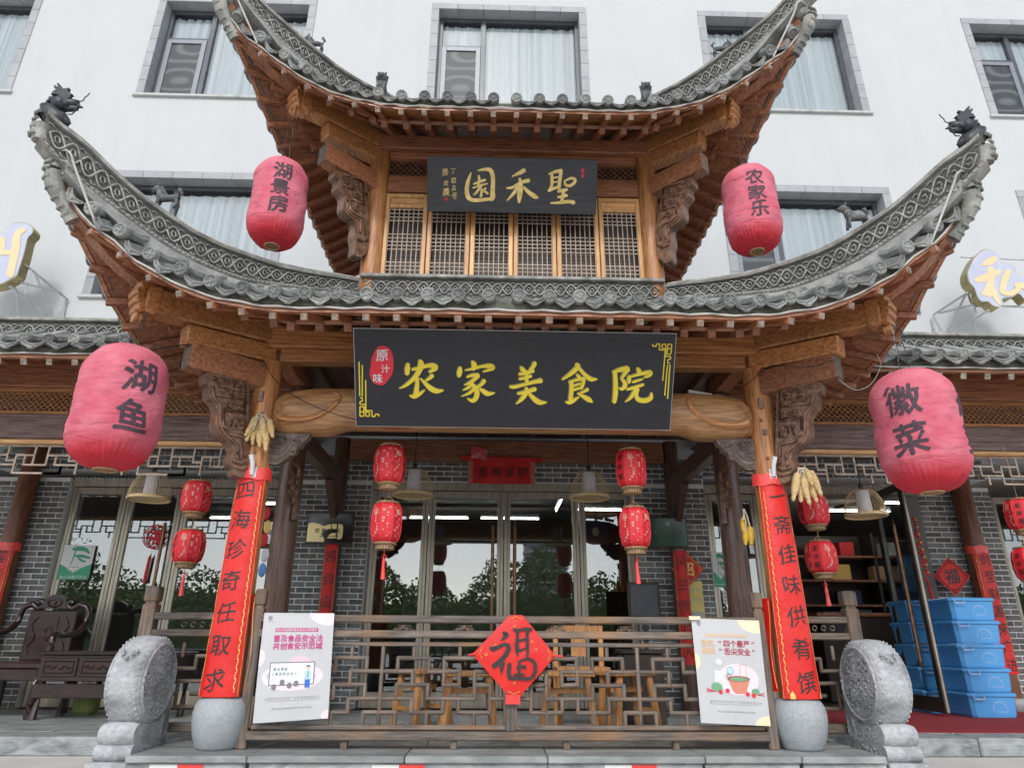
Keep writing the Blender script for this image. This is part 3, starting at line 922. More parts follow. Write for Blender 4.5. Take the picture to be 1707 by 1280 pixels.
def hip_ridge(R, roof, sg):
    rd = part('hip_ridge', roof, (sg*R.xc, R.yc, R.hipz(.1)))
    dirp = V((-sg, 1, 0)).normalized()          # horizontal direction up the hip
    sidev = V((sg, 1, 0)).normalized()           # right angle, pointing back/outward
    S0, S1 = -R.tip, R.sbase-.06
    def base(q, top):
        return V((sg*(R.xc-q), R.yc+q, R.hipz(q, top)))
    N_ = 44
    qs = [S0+(S1-S0)*i/N_ for i in range(N_+1)]
    th = .045
    def f(q, h, d, face):
        b, t = base(q, False), base(q, True)
        # at the tip the band narrows to the horn
        return b+(t-V((0, 0, .045))-b)*h+sidev*(face*(th+d))
    core = MB()
    def shell(u, v_):
        q = S0+(S1-S0)*u
        hs_ = [(-1, 0), (-1, 1), (1, 1), (1, 0)]
        k = int(round(v_*4)) % 4
        face, h = hs_[k]
        return f(q, h, 0, face)
    core.grid(shell, N_, 4)
    for q in (S0, S1): core.add([f(q, h, 0, a) for a, h in ((-1, 0), (-1, 1), (1, 1), (1, 0))], [(0, 1, 2, 3)])
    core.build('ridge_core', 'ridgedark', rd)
    # coping: stepped moulding
    cop = MB()
    sweep(cop, [base(q, True) for q in qs], sidev, [(-.075, -.045), (.075, -.045), (.082, -.022), (.050, -.015), (.034, .016), (0, .026), (-.034, .016), (-.050, -.015), (-.082, -.022)])
    cop.build('ridge_coping', 'ridge', rd, smooth=True)
    low = MB()
    sweep(low, [base(q, False) for q in qs], sidev, [(-.062, .012), (-.078, .0), (-.078, -.018), (-.066, -.03), (.066, -.03), (.078, -.018), (.078, 0), (.062, .012)])
    low.build('ridge_moulding', 'ridge', rd, smooth=True)
    # beading under the band
    bead = MB()
    nb = int((S1-S0)*1.414/.035)
    for i in range(nb):
        q = S0+(S1-S0)*(i+.5)/nb
        p = base(q, False)-sidev*.079+V((0, 0, -.006))
        bead.sphere(p, .010, 5, 4)
    tag(bead.build('bead_moulding', 'ridge', rd, smooth=True), kind='stuff')
    # cement plinth below down to the tile rows
    pl = MB()
    qs2 = [q for q in qs if q > -.02]
    n2 = len(qs2)
    for i, q in enumerate(qs2): pass
    def plf(u, v_):
        q = qs2[0]+(qs2[-1]-qs2[0])*u
        b = base(q, False)
        dz = [(-.066, -.028), (-.095, -.06), (-.125, -.16), (-.15, -.26), (.15, -.26), (.125, -.16), (.095, -.06), (.066, -.028), (-.066, -.028)]
        a, z = dz[int(round(v_*8))]
        k = min(1, .35+q*.9)
        return b+sidev*a*(.7+.3*k)+V((0, 0, z*k if z < -.03 else z))
    pl.grid(plf, 30, 8)
    pl.build('ridge_plinth', 'cement', rd, smooth=True)
    # relief tiles
    seg = .20
    ln = (S1-S0)*1.414
    cnt = int(ln/seg)
    for i in range(cnt):
        q0, q1 = S0+.03+(S1-S0-.03)*i/cnt, S0+.03+(S1-S0-.03)*(i+1)/cnt
        for face in (-1, 1):
            if face == 1 and i < 0: continue
            u = MB()
            ridge_unit(u, lambda s, h, d: f(q0+(q1-q0)*s, h, d, face))
            if face == -1 or i < cnt:
                u.build('ridge_tile', 'ridge', rd, smooth='all', origin=f(q0, 0, 0, face))
    # horn at the tip and carved corner block under it
    m = MB()
    e = base(S0, True)
    m.tube([base(S0, False)-dirp*-.01, (base(S0, False)+base(S0, True))/2-dirp*.012, e-V((0, 0, .03))], [.05, .055, .05], 12)
    for k in range(4):
        p = base(S0, False)+(e-base(S0, False))*(k+.5)/4-dirp*.055
        m.tube([p+sidev*.045+dirp*.01, p-dirp*.004, p-sidev*.045+dirp*.01], .012, 6)
    m.build('ridge_end', 'ridge', rd, smooth=True)
    c0 = R.epos(sg, 0)
    m = MB()
    p0 = V((sg*R.xc, R.yc, c0.z))
    arc = [p0+dirp*.05+V((0, 0, .035)), p0-dirp*.02+V((0, 0, .05)), p0-dirp*.05+V((0, 0, .0)), p0-dirp*.02+V((0, 0, -.13)), p0+dirp*.07+V((0, 0, -.25)), p0+dirp*.14+V((0, 0, -.33))]
    arc = [V(a) for a in crm([tuple(a) for a in arc], 4)]
    m.tube(arc, [.052+.008*sin(i*.7) for i in range(len(arc))], 12)
    for i in range(5, len(arc)-1, 2):
        p = arc[i]-dirp*.040
        m.tube([p+sidev*.045+V((0, 0, .01)), p+sidev*.02-dirp*.02, p-sidev*.02-dirp*.02, p-sidev*.045+V((0, 0, .01))], .011, 6)
    m.build('corner_block', 'ridge', rd, smooth=True)
    # rope light looping over the corner
    m = MB()
    lp = [R.epos(sg, .30, False, dz=-.10)+V((0, -.02, 0)), p0+V((-sg*.12, -.045, -.02)), p0+V((-sg*.08, -.09, .09)), p0+V((0, -.06, .13)), p0+V((sg*.07, .02, .10)), p0+V((sg*.09, .08, -.05))]
    m.tube([V(a) for a in crm([tuple(a) for a in lp], 5)], .008, 6)
    m.build('rope_light_loop', 'led', rd, smooth=True)

LX = [0, 1.3, 1.63, 1.83, 2.04, 2.22, 2.4, 2.6, 2.74, 2.9, 3.02, 3.2]
LZ = [2.95, 2.945, 2.94, 2.955, 2.985, 3.03, 3.11, 3.215, 3.33, 3.44, 3.55, 3.76]
SS = [-.25, -.1, .05, .2, .35, .5, .65, .8, .95, 1.1, 1.25, 1.4, 1.55, 1.8]
LT = [4.26, 4.10, 4.02, 3.9, 3.8, 3.735, 3.685, 3.675, 3.685, 3.70, 3.74, 3.79, 3.85, 3.93]
LB = [4.06, 3.86, 3.72, 3.63, 3.55, 3.485, 3.445, 3.43, 3.44, 3.49, 3.55, 3.61, 3.68, 3.77]
LR = Roof(3.18, -1.2, -.97, 1.3, LX, LZ, SS, LT, LB, 1.75, .58, 1.2, .13)
rafL = dict(fan=1.35, A0=(.42, .42, 3.24), A1=(1.55, 1.16, 3.185))
lower = build_roof(LR, 'lower_roof', rafL, 0, 3.1, 2.35)
UX = [0, 1.04, 1.25, 1.44, 1.61, 1.81, 1.98, 2.14, 2.3, 2.46, 2.64]
UZ = [5.36, 5.36, 5.37, 5.395, 5.42, 5.49, 5.57, 5.67, 5.775, 5.88, 6.09]
UT = [6.62, 6.5, 6.39, 6.30, 6.25, 6.205, 6.17, 6.15, 6.16, 6.19, 6.24, 6.30, 6.37, 6.5]
UB = [6.42, 6.30, 6.20, 6.10, 6.0, 5.94, 5.90, 5.88, 5.90, 5.94, 6.0, 6.06, 6.13, 6.26]
UR = Roof(2.63, -.63, -.30, .9, UX, UZ, SS, UT, UB, 1.75, 1.1, 3.0, .13)
rafU = dict(fan=1.2, A0=(.40, .40, 5.72), A1=(1.45, 1.12, 5.68))
upper = build_roof(UR, 'upper_roof', rafU, 0, 5.6, 3.55)
# top of the upper roof behind the hips
mb = MB()
mb.add([(-.95, 1.12, 6.18), (.95, 1.12, 6.18), (.95, 3.0, 6.9), (-.95, 3.0, 6.9)], [(0, 1, 2, 3)])
mb.build('roof_back_slope', 'tile', upper)
# band with knot-work at the foot of the upper storey
bd = part('storey_foot_band', gate, (0, .5, 3.75))
MB().box(-1.42, 1.42, .52, .58, 3.70, 3.93).build('ridge_core', 'ridgedark', bd)
MB().box(-1.45, 1.45, .47, .60, 3.93, 3.965, .006).build('ridge_coping', 'ridge', bd)
for i in range(14):
    u = MB(); x0 = -1.4+.2*i
    ridge_unit(u, lambda s, h, d: V((x0+.2*s, .52-d, 3.74+.19*h)))
    u.build('ridge_tile', 'ridge', bd, smooth='all', origin=(x0, .52, 3.74))
# ------------------------------------------------------------------ gate: timber frame
def mirror(fn):
    for sg in (-1, 1): fn(sg)
low_fr = part('lower_storey', gate, (0, 0, 2.0))
up_fr = part('upper_storey', gate, (0, .6, 4.6))
CB = MB().lathe([(.125, 0), (.14, .02), (.165, .09), (.180, .17), (.182, .22), (.172, .27), (.150, .305), (.130, .315), (.05, .317)], 32).mesh('column_base', 'stonecol', smooth='all')
for sg in (-1, 1):
    inst(CB, 'column_base', low_fr, (sg*1.98, 0, FZ))
    m = MB(); m.tube([(sg*1.98, 0, FZ+.316), (sg*1.985, 0, 1.2), (sg*1.99, 0, 2.82)], [.118, .112, .098], 24)
    m.build('column', 'org_z', low_fr, smooth=True, origin=(sg*1.98, 0, FZ))
    # mortise plugs, pegs
    for z, w_, h_, xx in ((2.50, .035, .07, 0), (2.36, .018, .018, -.02), (2.26, .03, .034, .0), (2.05, .018, .02, -.01)):
        MB().box(sg*1.98+xx*sg-w_, sg*1.98+xx*sg+w_*.2, -.113, -.098, z-h_/1.6, z+h_/1.6, .003).build('mortise_plug', 'carve', low_fr)
    inst(CB, 'column_base', low_fr, (sg*2.0, .95, FZ))
    m = MB(); m.tube([(sg*2.0, .95, FZ+.316), (sg*2.0, .95, 2.95)], [.112, .105], 20)
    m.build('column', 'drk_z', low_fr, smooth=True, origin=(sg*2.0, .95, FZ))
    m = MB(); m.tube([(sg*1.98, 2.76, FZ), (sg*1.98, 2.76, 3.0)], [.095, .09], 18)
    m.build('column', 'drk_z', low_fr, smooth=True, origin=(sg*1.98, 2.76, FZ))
    # tie beams running back
    MB().box(sg*1.98-.055, sg*1.98+.055, .1, .86, 2.35, 2.55, .006).build('tie_beam', 'red_y', low_fr, origin=(sg*1.98, .5, 2.4))
    MB().box(sg*1.98-.055, sg*1.98+.055, 1.04, 2.68, 2.40, 2.58, .006).build('tie_beam', 'drk_y', low_fr, origin=(sg*1.98, 1.8, 2.4))
    m = MB(); m.bar((sg*1.98, 2.66, 2.05), (sg*1.98, 2.25, 2.41), .07, .10)
    m.build('knee_brace', 'drk_y', low_fr)
    # short cross post on the purlin, side purlin
    MB().box(sg*2.44-.055, sg*2.44+.055, -.19, -.055, 2.97, 3.18, .008).build('purlin_block', 'drk_z', low_fr)
    MB().box(sg*2.02-.07, sg*2.02+.07, .06, 1.15, 2.96, 3.12, .006).build('side_purlin', 'red_y', low_fr)
MB().box(-2.60, 2.60, -.11, .05, 2.93, 3.10, .008).build('eave_purlin', 'org_x', low_fr)
MB().box(-1.9, 1.9, -.07, .05, 2.82, 2.928, .006).build('upper_tie_beam', 'org_x', low_fr)
# crescent beam: fat round log, undercut between the carved shoulders
cb = MB()
def cbz(x):
    a = abs(x)
    top = 2.60-.05*max(0, (a-1.45)/.42)**2
    bot = 2.215 if a > 1.45 else 2.215+.05*min(1, (1.45-a)/.12)
    return bot, top
pts, b0, n = [], 0, 20
xs_ = [-1.89+3.78*i/72 for i in range(73)]
def cbf(u, v_):
    x = -1.89+3.78*u; b, t = cbz(x); c, h = (b+t)/2, (t-b)/2
    a = 2*pi*v_; ca, sa = cos(a), sin(a)
    e = 1 if abs(x) < 1.72 else sqrt(max(.25, 1-((abs(x)-1.72)/.20)**2))
    return (x, -.155*abs(ca)**.8*(1 if ca > 0 else -1)*e, c+h*abs(sa)**.85*(1 if sa > 0 else -1)*(.6+.4*e))
cb.grid(cbf, 72, 24)
cbo = cb.build('crescent_beam', 'beam', low_fr, smooth='all')
def cby(x, z):
    b, t = cbz(x); c, h = (b+t)/2, (t-b)/2
    s_ = min(1, abs((z-c)/h))
    return -.155*sqrt(max(0.05, 1-s_**2.3))
for sg in (-1, 1):
    m = MB()
    cr = [(1.83, 2.33), (1.74, 2.30), (1.60, 2.31), (1.47, 2.36), (1.39, 2.43), (1.37, 2.49), (1.41, 2.525)]
    cr = crm([(a, b, 0) for a, b in cr], 5)
    pp = [(sg*a, cby(a, b)-.002, b) for a, b, _ in cr]
    m.tube(pp, [.024*(1-.5*i/len(pp))+.004 for i in range(len(pp))], 7)
    cr2 = [(sg*(a+.02), cby(a, b-.045)-.002, b-.045) for a, b, _ in cr[:18]]
    for k in range(6):
        a = 1.78-.055*k
        m.tube([(sg*a, cby(a, 2.265)-.002, 2.262), (sg*(a-.022), cby(a, 2.285)-.002, 2.285), (sg*(a-.045), cby(a, 2.265)-.002, 2.262)], .006, 5)
    m.build('crescent_carving', 'org_x', cbo, smooth=True)
# ceiling of the porch, joists, inner beams
for k in range(13):
    x = -1.8+.3*k
    MB().box(x-.03, x+.03, .06, 2.7, 3.02, 3.09, .004).build('ceiling_joist', 'drk_y', low_fr, origin=(x, 1.4, 3.05))
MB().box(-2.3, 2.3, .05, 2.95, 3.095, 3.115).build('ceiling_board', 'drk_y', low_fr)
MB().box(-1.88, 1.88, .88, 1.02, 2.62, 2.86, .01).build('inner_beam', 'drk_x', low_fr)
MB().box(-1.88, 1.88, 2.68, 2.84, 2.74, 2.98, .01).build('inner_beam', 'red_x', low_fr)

def diag_plane(sg, x0, y0):
    o = V((sg*x0, y0, 0)); d = V((sg, -1, 0)).normalized(); n = V((d.y, -d.x, 0))
    return o, d, n
def carved_bracket(sg, x0, y0, outline, lines, knobs, scale, off, parent, thick=.12, name='carved_bracket'):
    """outline traced on the left bracket, given its own plane and thickness, mirrored on the right"""
    o, d, n = diag_plane(-1, x0, y0)
    def W(px, py, lift=0):
        p = PP(off[0]+px/scale, off[1]+py/scale, o, n)
        s_ = (p-o).dot(d); z = p.z
        d2 = V((sg, -1, 0)).normalized(); n2 = V((-1*sg*-1, 0, 0))
        nn = V((-sg*.7071, -.7071, 0))          # faces the court, to the viewer
        return V((sg*x0, y0, 0))+d2*s_+V((0, 0, z))+nn*lift
    nn = V((-sg*.7071, -.7071, 0))
    fr_ = [W(a, b) for a, b in outline]
    org = V((sg*x0, y0, fr_[0].z))
    d2 = V((sg, -1, 0)).normalized()
    poly = [((p-org).dot(d2), (p-org).z) for p in fr_]
    poly = [(p[0], p[1]) for p in crm(poly+[poly[0]], 3)[:-1]]
    m = MB(); m.prism(poly, org+nn*(thick/2), d2, Z3, -nn*thick)
    b = m.build(name, 'carve', parent)
    m = MB()
    for face in (1, -1):
        for ln, r in lines:
            pp = crm([(a, c_, 0) for a, c_ in ln], 3) if r < 0 else [(a, c_, 0) for a, c_ in ln]
            m.tube([W(a, c_, face*(thick/2+.006)) for a, c_, _ in pp], abs(r)*1.25, 6)
        for kx, ky, r, turns in knobs:
            sp = []
            for i in range(int(9*turns)+1):
                th = 2*pi*i/9; rad = r*(1-i/(9*turns)*.8)
                sp.append(W(kx+rad*cos(th), ky+rad*sin(th), face*(thick/2+.007+.008*i/(9*turns))))
            m.tube(sp, [.0085]*len(sp), 5)
    m.build('relief', 'carve', b, smooth='all')
    return b
# head of the corner beams: a fist of carved rolls
def corner_beams(sg, x0, y0, z0, L_, zt, parent, endz, tiltz=0.0):
    d2 = V((sg, -1, 0)).normalized(); s2 = V((sg, 1, 0)).normalized()
    o = V((sg*x0, y0, 0))
    m = MB(); m.bar(o+V((0, 0, z0))-d2*.1, o+d2*(L_-.10)+V((0, 0, endz)), .16, .20, ch=.015)
    cbm = m.build('corner_beam', 'org_y', parent, origin=o+V((0, 0, z0)))
    m = MB(); e = o+d2*(L_-.06)+V((0, 0, endz))
    for k in range(4):
        z = .085-.058*k
        p = e+V((0, 0, z))+d2*(.055-.018*abs(k-1.2))
        m.tube([p-s2*.085, p-s2*.05+d2*.012, p+s2*.05+d2*.012, p+s2*.085], .034, 8)
    m.frame(e-d2*.04, d2, s2, Z3, .06, .088, .115, .02)
    m.tube([e-V((0, 0, .14))-d2*.0, e-V((0, 0, .14))+d2*.05], .05, 10)
    m.build('carved_beam_head', 'carvegrey' if False else 'org_y', cbm, smooth=True)
    # second, shorter beam under it
    m = MB(); m.bar(o+V((0, 0, z0-.19)), o+d2*(L_*.66)+V((0, 0, endz-.17)), .15, .15, ch=.012)
    m.build('corner_beam', 'org_y', parent, origin=o+V((0, 0, z0-.2)))
    # tender hip rising to the tip
    tip = o+d2*(zt[0])+V((0, 0, zt[1]))
    m = MB()
    path = crm([tuple(e-d2*.25+V((0, 0, .11))), tuple(e+V((0, 0, .15))), tuple((e+tip)/2+V((0, 0, .02))), tuple(tip)], 5)
    sweep(m, [V(p) for p in path], s2, [(-.055, -.07), (.055, -.07), (.055, .06), (-.055, .06)])
    m.build('upturned_hip_beam', 'red_y', parent)
BL_OUT = [(90, 345), (92, 430), (128, 458), (118, 540), (180, 625), (192, 700), (180, 800), (222, 890), (300, 950), (332, 1020), (305, 1120), (345, 1190), (350, 1245), (455, 1260), (475, 1100), (470, 700), (455, 415), (200, 345)]
BL_LIN = [([(215, 375), (445, 428), (440, 585), (180, 540)], .009), ([(445, 600), (435, 705), (255, 668), (238, 815), (290, 840), (300, 885), (430, 915), (435, 1090)], .012), ([(150, 470), (160, 560), (215, 640), (215, 780), (250, 880), (345, 960), (375, 1040), (360, 1110)], -.010),
          ([(290, 700), (330, 760), (310, 820)], .008), ([(360, 820), (370, 750), (440, 760)], .008), ([(100, 380), (190, 400)], .008), ([(330, 1120), (400, 1140), (440, 1120)], -.012), ([(340, 1170), (400, 1190), (450, 1180)], -.012), ([(370, 840), (440, 850), (440, 800), (400, 800)], .007)]
BL_KNB = [(240, 480, 38, 2), (370, 475, 34, 2), (310, 510, 22, 1.5), (310, 625, 30, 2), (395, 640, 32, 2), (420, 520, 26, 1.5), (150, 380, 25, 1.5), (270, 420, 20, 1.3), (340, 420, 18, 1.3), (400, 430, 18, 1.3), (320, 740, 22, 1.5), (410, 780, 22, 1.5), (350, 560, 18, 1.3)]
UB_OUT = [(205, 290), (200, 350), (242, 395), (232, 470), (292, 560), (288, 680), (335, 750), (415, 815), (398, 940), (412, 1040), (400, 1140), (460, 1170), (540, 1090), (550, 850), (505, 500), (488, 400), (270, 310)]
UB_LIN = [([(275, 330), (480, 420), (490, 640), (360, 590), (345, 690), (400, 740), (500, 790), (500, 940)], .010), ([(280, 450), (380, 490)], .008), ([(400, 620), (410, 700), (460, 690), (490, 730)], .008), ([(300, 470), (330, 560), (320, 680), (370, 750), (450, 810), (450, 930)], -.008), ([(420, 980), (470, 1010), (530, 980)], -.012)]
UB_KNB = [(320, 400, 32, 2), (410, 430, 30, 2), (400, 540, 30, 2), (460, 580, 22, 1.5), (350, 460, 20, 1.3), (420, 650, 22, 1.5), (460, 500, 20, 1.3), (290, 350, 16, 1.2)]
for sg in (-1, 1):
    o, d2 = V((sg*1.98, 0, 0)), V((sg, -1, 0)).normalized()
    m = MB(); m.bar(o+d2*.03+V((0, 0, 2.68)), o+d2*.66+V((0, 0, 2.68)), .14, .20, ch=.006)
    m.build('diagonal_beam', 'red_y', low_fr, origin=o+V((0, 0, 2.6)))
    m = MB(); m.bar(o+d2*.66+V((0, 0, 2.68)), o+d2*.664+V((0, 0, 2.68)), .134, .194)
    m.build('beam_end_grain', 'gry_y', low_fr)
    carved_bracket(sg, 1.98, 0, BL_OUT, BL_LIN, BL_KNB, 5.333, (320, 560), low_fr)
    corner_beams(sg, 1.98, 0, 3.08, 1.08, (1.56, 3.50), low_fr, 3.0)
    o = V((sg*1.38, .62, 0))
    m = MB(); m.bar(o+d2*.03+V((0, 0, 5.07)), o+d2*.66+V((0, 0, 5.07)), .14, .20, ch=.006)
    m.build('diagonal_beam', 'red_y', up_fr, origin=o+V((0, 0, 5)))
    m = MB(); m.bar(o+d2*.66+V((0, 0, 5.07)), o+d2*.664+V((0, 0, 5.07)), .134, .194)
    m.build('beam_end_grain', 'gry_y', up_fr)
    carved_bracket(sg, 1.38, .62, UB_OUT, UB_LIN, UB_KNB, 6.093, (520, 240), up_fr)
    corner_beams(sg, 1.38, .62, 5.60, 1.02, (1.62, 5.86), up_fr, 5.50)
    # wing-shaped cloud brackets under the crescent beam
    def Wc(px, py): 
        p = P(320+px/5.333, 560+py/5.333, -.02); return p
    outl = [(690, 868), (1062, 868), (1040, 915), (995, 950), (975, 985), (940, 1000), (925, 1045), (880, 1065), (850, 1095), (790, 1130), (750, 1148), (688, 1140)]
    pl_ = [Wc(a, b) for a, b in outl]
    m = MB(); m.prism([(-sg*-1*0+(p.x if sg < 0 else -p.x), p.z) for p in pl_], (0, .03, 0), X3, Z3, V((0, -.07, 0)))
    cbk = m.build('cloud_bracket', 'carvegrey', low_fr)
    m = MB()
    def Wf(a, b, l=0):
        p = Wc(a, b); return V((p.x if sg < 0 else -p.x, -.042-l, p.z))
    for kx, ky, r, tn in ((800, 920, 62, 2.6), (940, 945, 42, 2.2), (900, 1035, 32, 2), (740, 1000, 34, 2), (1010, 895, 20, 1.5), (735, 905, 26, 1.5)):
        n_ = int(12*tn)
        m.tube([Wf(kx+r*(1-.8*i/n_)*cos(2*pi*i/12), ky+r*(1-.8*i/n_)*sin(2*pi*i/12), .002+.012*i/n_) for i in range(n_+1)], .0075, 6)
    for ln in ([(700, 1090), (780, 1095), (860, 1040), (900, 960), (960, 900), (1040, 890)], [(705, 1120), (790, 1110), (880, 1055)], [(700, 1050), (780, 1050), (850, 990), (880, 900)], [(980, 960), (1030, 915), (1050, 880)]):
        m.tube([Wf(a, b) for a, b, _ in crm([(a, b, 0) for a, b in ln], 4)], .0085, 6)
    m.build('relief', 'carvegrey', cbk, smooth='all')
    # pierced wing plate on the inner columns
    m = MB()
    for k in range(3):
        zz = 2.05-.08*k
        m.box(sg*1.90-.012, sg*1.90+.012, .6, .86, zz, zz+.02); m.box(sg*1.90-.012, sg*1.90+.012, .66+.05*k, .68+.05*k, zz-.06, zz+.0)
    m.box(sg*1.90-.015, sg*1.90+.015, .82, .87, 1.7, 2.2); m.box(sg*1.90-.015, sg*1.90+.015, .56, .86, 2.15, 2.19)
    m.build('pierced_bracket', 'carve', low_fr)

# ---- upper storey
for sg in (-1, 1):
    m = MB(); m.tube([(sg*1.38, .62, 3.78), (sg*1.38, .62, 5.46)], [.108, .10], 20)
    m.build('column', 'org_z', up_fr, smooth=True, origin=(sg*1.38, .62, 3.8))
    MB().box(sg*1.38-.03, sg*1.38+.03, .70, 3.0, 3.7, 5.5).build('side_wall_board', 'red_z', up_fr)
    MB().box(sg*1.42-.07, sg*1.42+.07, .70, 3.0, 5.48, 5.63, .006).build('side_purlin', 'red_y', up_fr)
    MB().box(sg*1.80-.05, sg*1.80+.05, .40, .52, 5.46, 5.68, .008).build('purlin_block', 'drk_z', up_fr)
MB().box(-2.0, 2.0, .50, .64, 5.46, 5.63, .008).build('eave_purlin', 'red_x', up_fr)
MB().box(-1.28, 1.28, .56, .66, 5.385, 5.455, .005).build('upper_tie_beam', 'red_x', up_fr)
MB().box(-1.28, 1.28, .57, .65, 4.97, 5.16, .005).build('lintel_beam', 'red_x', up_fr)
MB().box(-1.28, 1.28, .70, .74, 3.9, 5.40).build('room_shade_panel', 'intdark', up_fr)  # flat dark panel, its colour stands for the unlit room behind the lattice
def diamond_fret(x0, x1, y, z0, z1, pitch, r, parent, mt):
    m = MB(); w_, h_ = x1-x0, z1-z0
    for sg in (-1, 1):
        k = -h_
        while k < w_:
            a0 = max(0, -k) if k < 0 else 0
            t0, t1 = (max(0, -k), min(h_, w_-k))
            if t1 > t0:
                xa, xb = k+t0, k+t1
                if sg < 0: xa, xb = w_-xa, w_-xb
                m.bar((x0+xa, y+sg*r*.5, z0+t0), (x0+xb, y+sg*r*.5, z0+t1), r*2, r*1.2, up=(0, 1, 0))
            k += pitch
    return tag(m.build('diamond_fretwork', mt, parent), kind='stuff')
for x0, x1 in ((-1.27, -.70), (.70, 1.27)):
    diamond_fret(x0, x1, .61, 5.165, 5.38, .062, .006, up_fr, 'carve')
    m = MB()
    m.box(x0-.0, x1+.0, .585, .625, 5.16, 5.18); m.box(x0, x1, .585, .625, 5.365, 5.385)
    m.build('fret_frame', 'red_x', up_fr)
LW = .43
for k in range(6):
    x0 = -1.29+LW*k+.004; x1 = x0+LW-.008
    z0, z1 = 3.94, 4.96
    m = MB(); s_ = .042
    m.box(x0, x0+s_, .585, .64, z0, z1, .006); m.box(x1-s_, x1, .585, .64, z0, z1, .006)
    m.box(x0+s_, x1-s_, .587, .64, z0, z0+.06, .005); m.box(x0+s_, x1-s_, .587, .64, z1-.045, z1, .005); m.box(x0+s_, x1-s_, .587, .64, 4.79, 4.83, .005)
    lw = m.build('lattice_window', 'pale_z', up_fr, origin=(x0, .6, z0))
    m = MB(); m.box(x0+s_, x1-s_, .605, .625, 4.83, z1-.045); m.box(x0+s_+.03, x1-s_-.03, .598, .606, 4.85, z1-.065, .003)
    m.build('top_panel', 'pale_x', lw)
    m = MB(); gx0, gx1, gz0, gz1 = x0+s_, x1-s_, z0+.06, 4.79
    nvb = 7
    for i in range(nvb+1):
        x = gx0+(gx1-gx0)*(i+.0)/nvb
        m.box(x-.0045, x+.0045, .600, .612, gz0, gz1)
    H_ = gz1-gz0
    for t in (.02, .075, .13, .185, .385, .44, .495, .55, .605, .79, .845, .90, .955, .995):
        z = gz0+H_*(1-t)
        m.box(gx0, gx1, .603, .615, z-.0045, z+.0045)
    tag(m.build('lattice', 'lattw', lw), kind='stuff')

# ================================================================== RAILING
RZ = lambda r: .69-.0855*r
RX = lambda i: .033+.1075*i
H0 = [(0, 1, 4), (1, 2, 3), (3, 4, 3), (1, 2, 2), (1, 3, 5), (2, 5, 4), (2, 4, 1), (3, 5, 2), (5, 7, 1), (4, 6, 5), (5, 7, 3), (6, 8, 2), (6, 8, 4), (7, 8, 5)]
V0 = [(0, 4, 6), (1, 3, 5), (2, 2, 4), (3, 0, 1), (3, 2, 3), (3, 4, 5), (4, 1, 3), (5, 1, 2), (5, 3, 4), (4, 4, 5), (5, 5, 6), (2, 5, 6), (7, 1, 2), (6, 0, 1), (6, 2, 3), (7, 3, 4), (6, 4, 5), (7, 5, 6)]
SG_ = [('h', a, b, r) for a, b, r in H0]+[('v', i, a, b) for i, a, b in V0]
SG_ += [('h', 16-b, 16-a, r) for a, b, r in H0]+[('v', 16-i, a, b) for i, a, b in V0]+[('v', 8, 0, 6)]
rail = thing('wooden_railing', 'weathered grey wooden railing with stepped lattice between the two red bannered columns', 'railing', (0, 0, FZ))
barm = {}
def lbar(p, q, parent, r=.0145):
    p, q = V(p), V(q); L_ = (q-p).length+.018; k = round(L_, 3)
    ver = abs((q-p).z) > abs((q-p).x)
    if (k, ver) not in barm:
        m = MB()
        a = Z3 if ver else X3
        m.tube([a*(-L_/2), a*(-L_/2+.004), a*(L_/2-.004), a*(L_/2)], [r*.8, r, r, r*.8], 8, up=(0, 1, 0))
        barm[(k, ver)] = m.mesh('lattice_bar', 'gry_z' if ver else 'gry_x', smooth=True)
    return inst(barm[(k, ver)], 'lattice_bar', parent, (p+q)/2+V((0, random.uniform(-.0015, .0015), 0)))
for sg in (-1, 1):
    cx = -.02
    for s_ in SG_:
        if s_[0] == 'h': lbar((cx+sg*RX(s_[1]), -.02, RZ(s_[3])), (cx+sg*RX(s_[2]), -.02, RZ(s_[3])), rail)
        else: lbar((cx+sg*RX(s_[1]), -.02, RZ(s_[2])), (cx+sg*RX(s_[1]), -.02, RZ(s_[3])), rail)
    for z in (RZ(0)+.005, RZ(6)-.005):
        MB().box(cx+sg*.03, cx+sg*1.74, -.04, .0, z-.014, z+.014, .005).build('lattice_frame_bar', 'gry_x', rail, origin=(sg*.9, 0, z))
for nm, z0, z1, yy in (('top_rail', .835, .885, .045), ('middle_rail', .735, .785, .045), ('bottom_rail', .095, .150, .05)):
    MB().box(-1.78, 1.74, -.02-yy, -.02+yy, z0, z1, .008).build(nm, 'gry_x', rail, origin=(0, 0, z0))
MB().box(-.05, .01, -.05, .02, .15, .735, .006).build('centre_post', 'gry_z', rail)
for x in (-1.13, -.40, .36, 1.10): MB().box(x-.022, x+.022, -.045, .01, FZ, .095, .004).build('short_foot', 'gry_z', rail)
for k, x in enumerate((-1.40, -.78, -.35, .30, .80, 1.35)):
    m = MB()
    for sg in (-1, 1):
        for kk in range(3):
            r0 = .013+.007*kk
            m.tube([(x+sg*(.012+.014*kk)+r0*.6*cos(t), -.03, .81-.006*kk+r0*sin(t)) for t in [j*pi/3 for j in range(6)]], .005, 5)
    m.sphere((x, -.03, .812), .014, 6, 5); m.tube([(x-.07, -.03, .79), (x, -.03, .80), (x+.07, -.03, .79)], .006, 5)
    m.build('scroll_ornament', 'gry_z', rail, smooth='all')
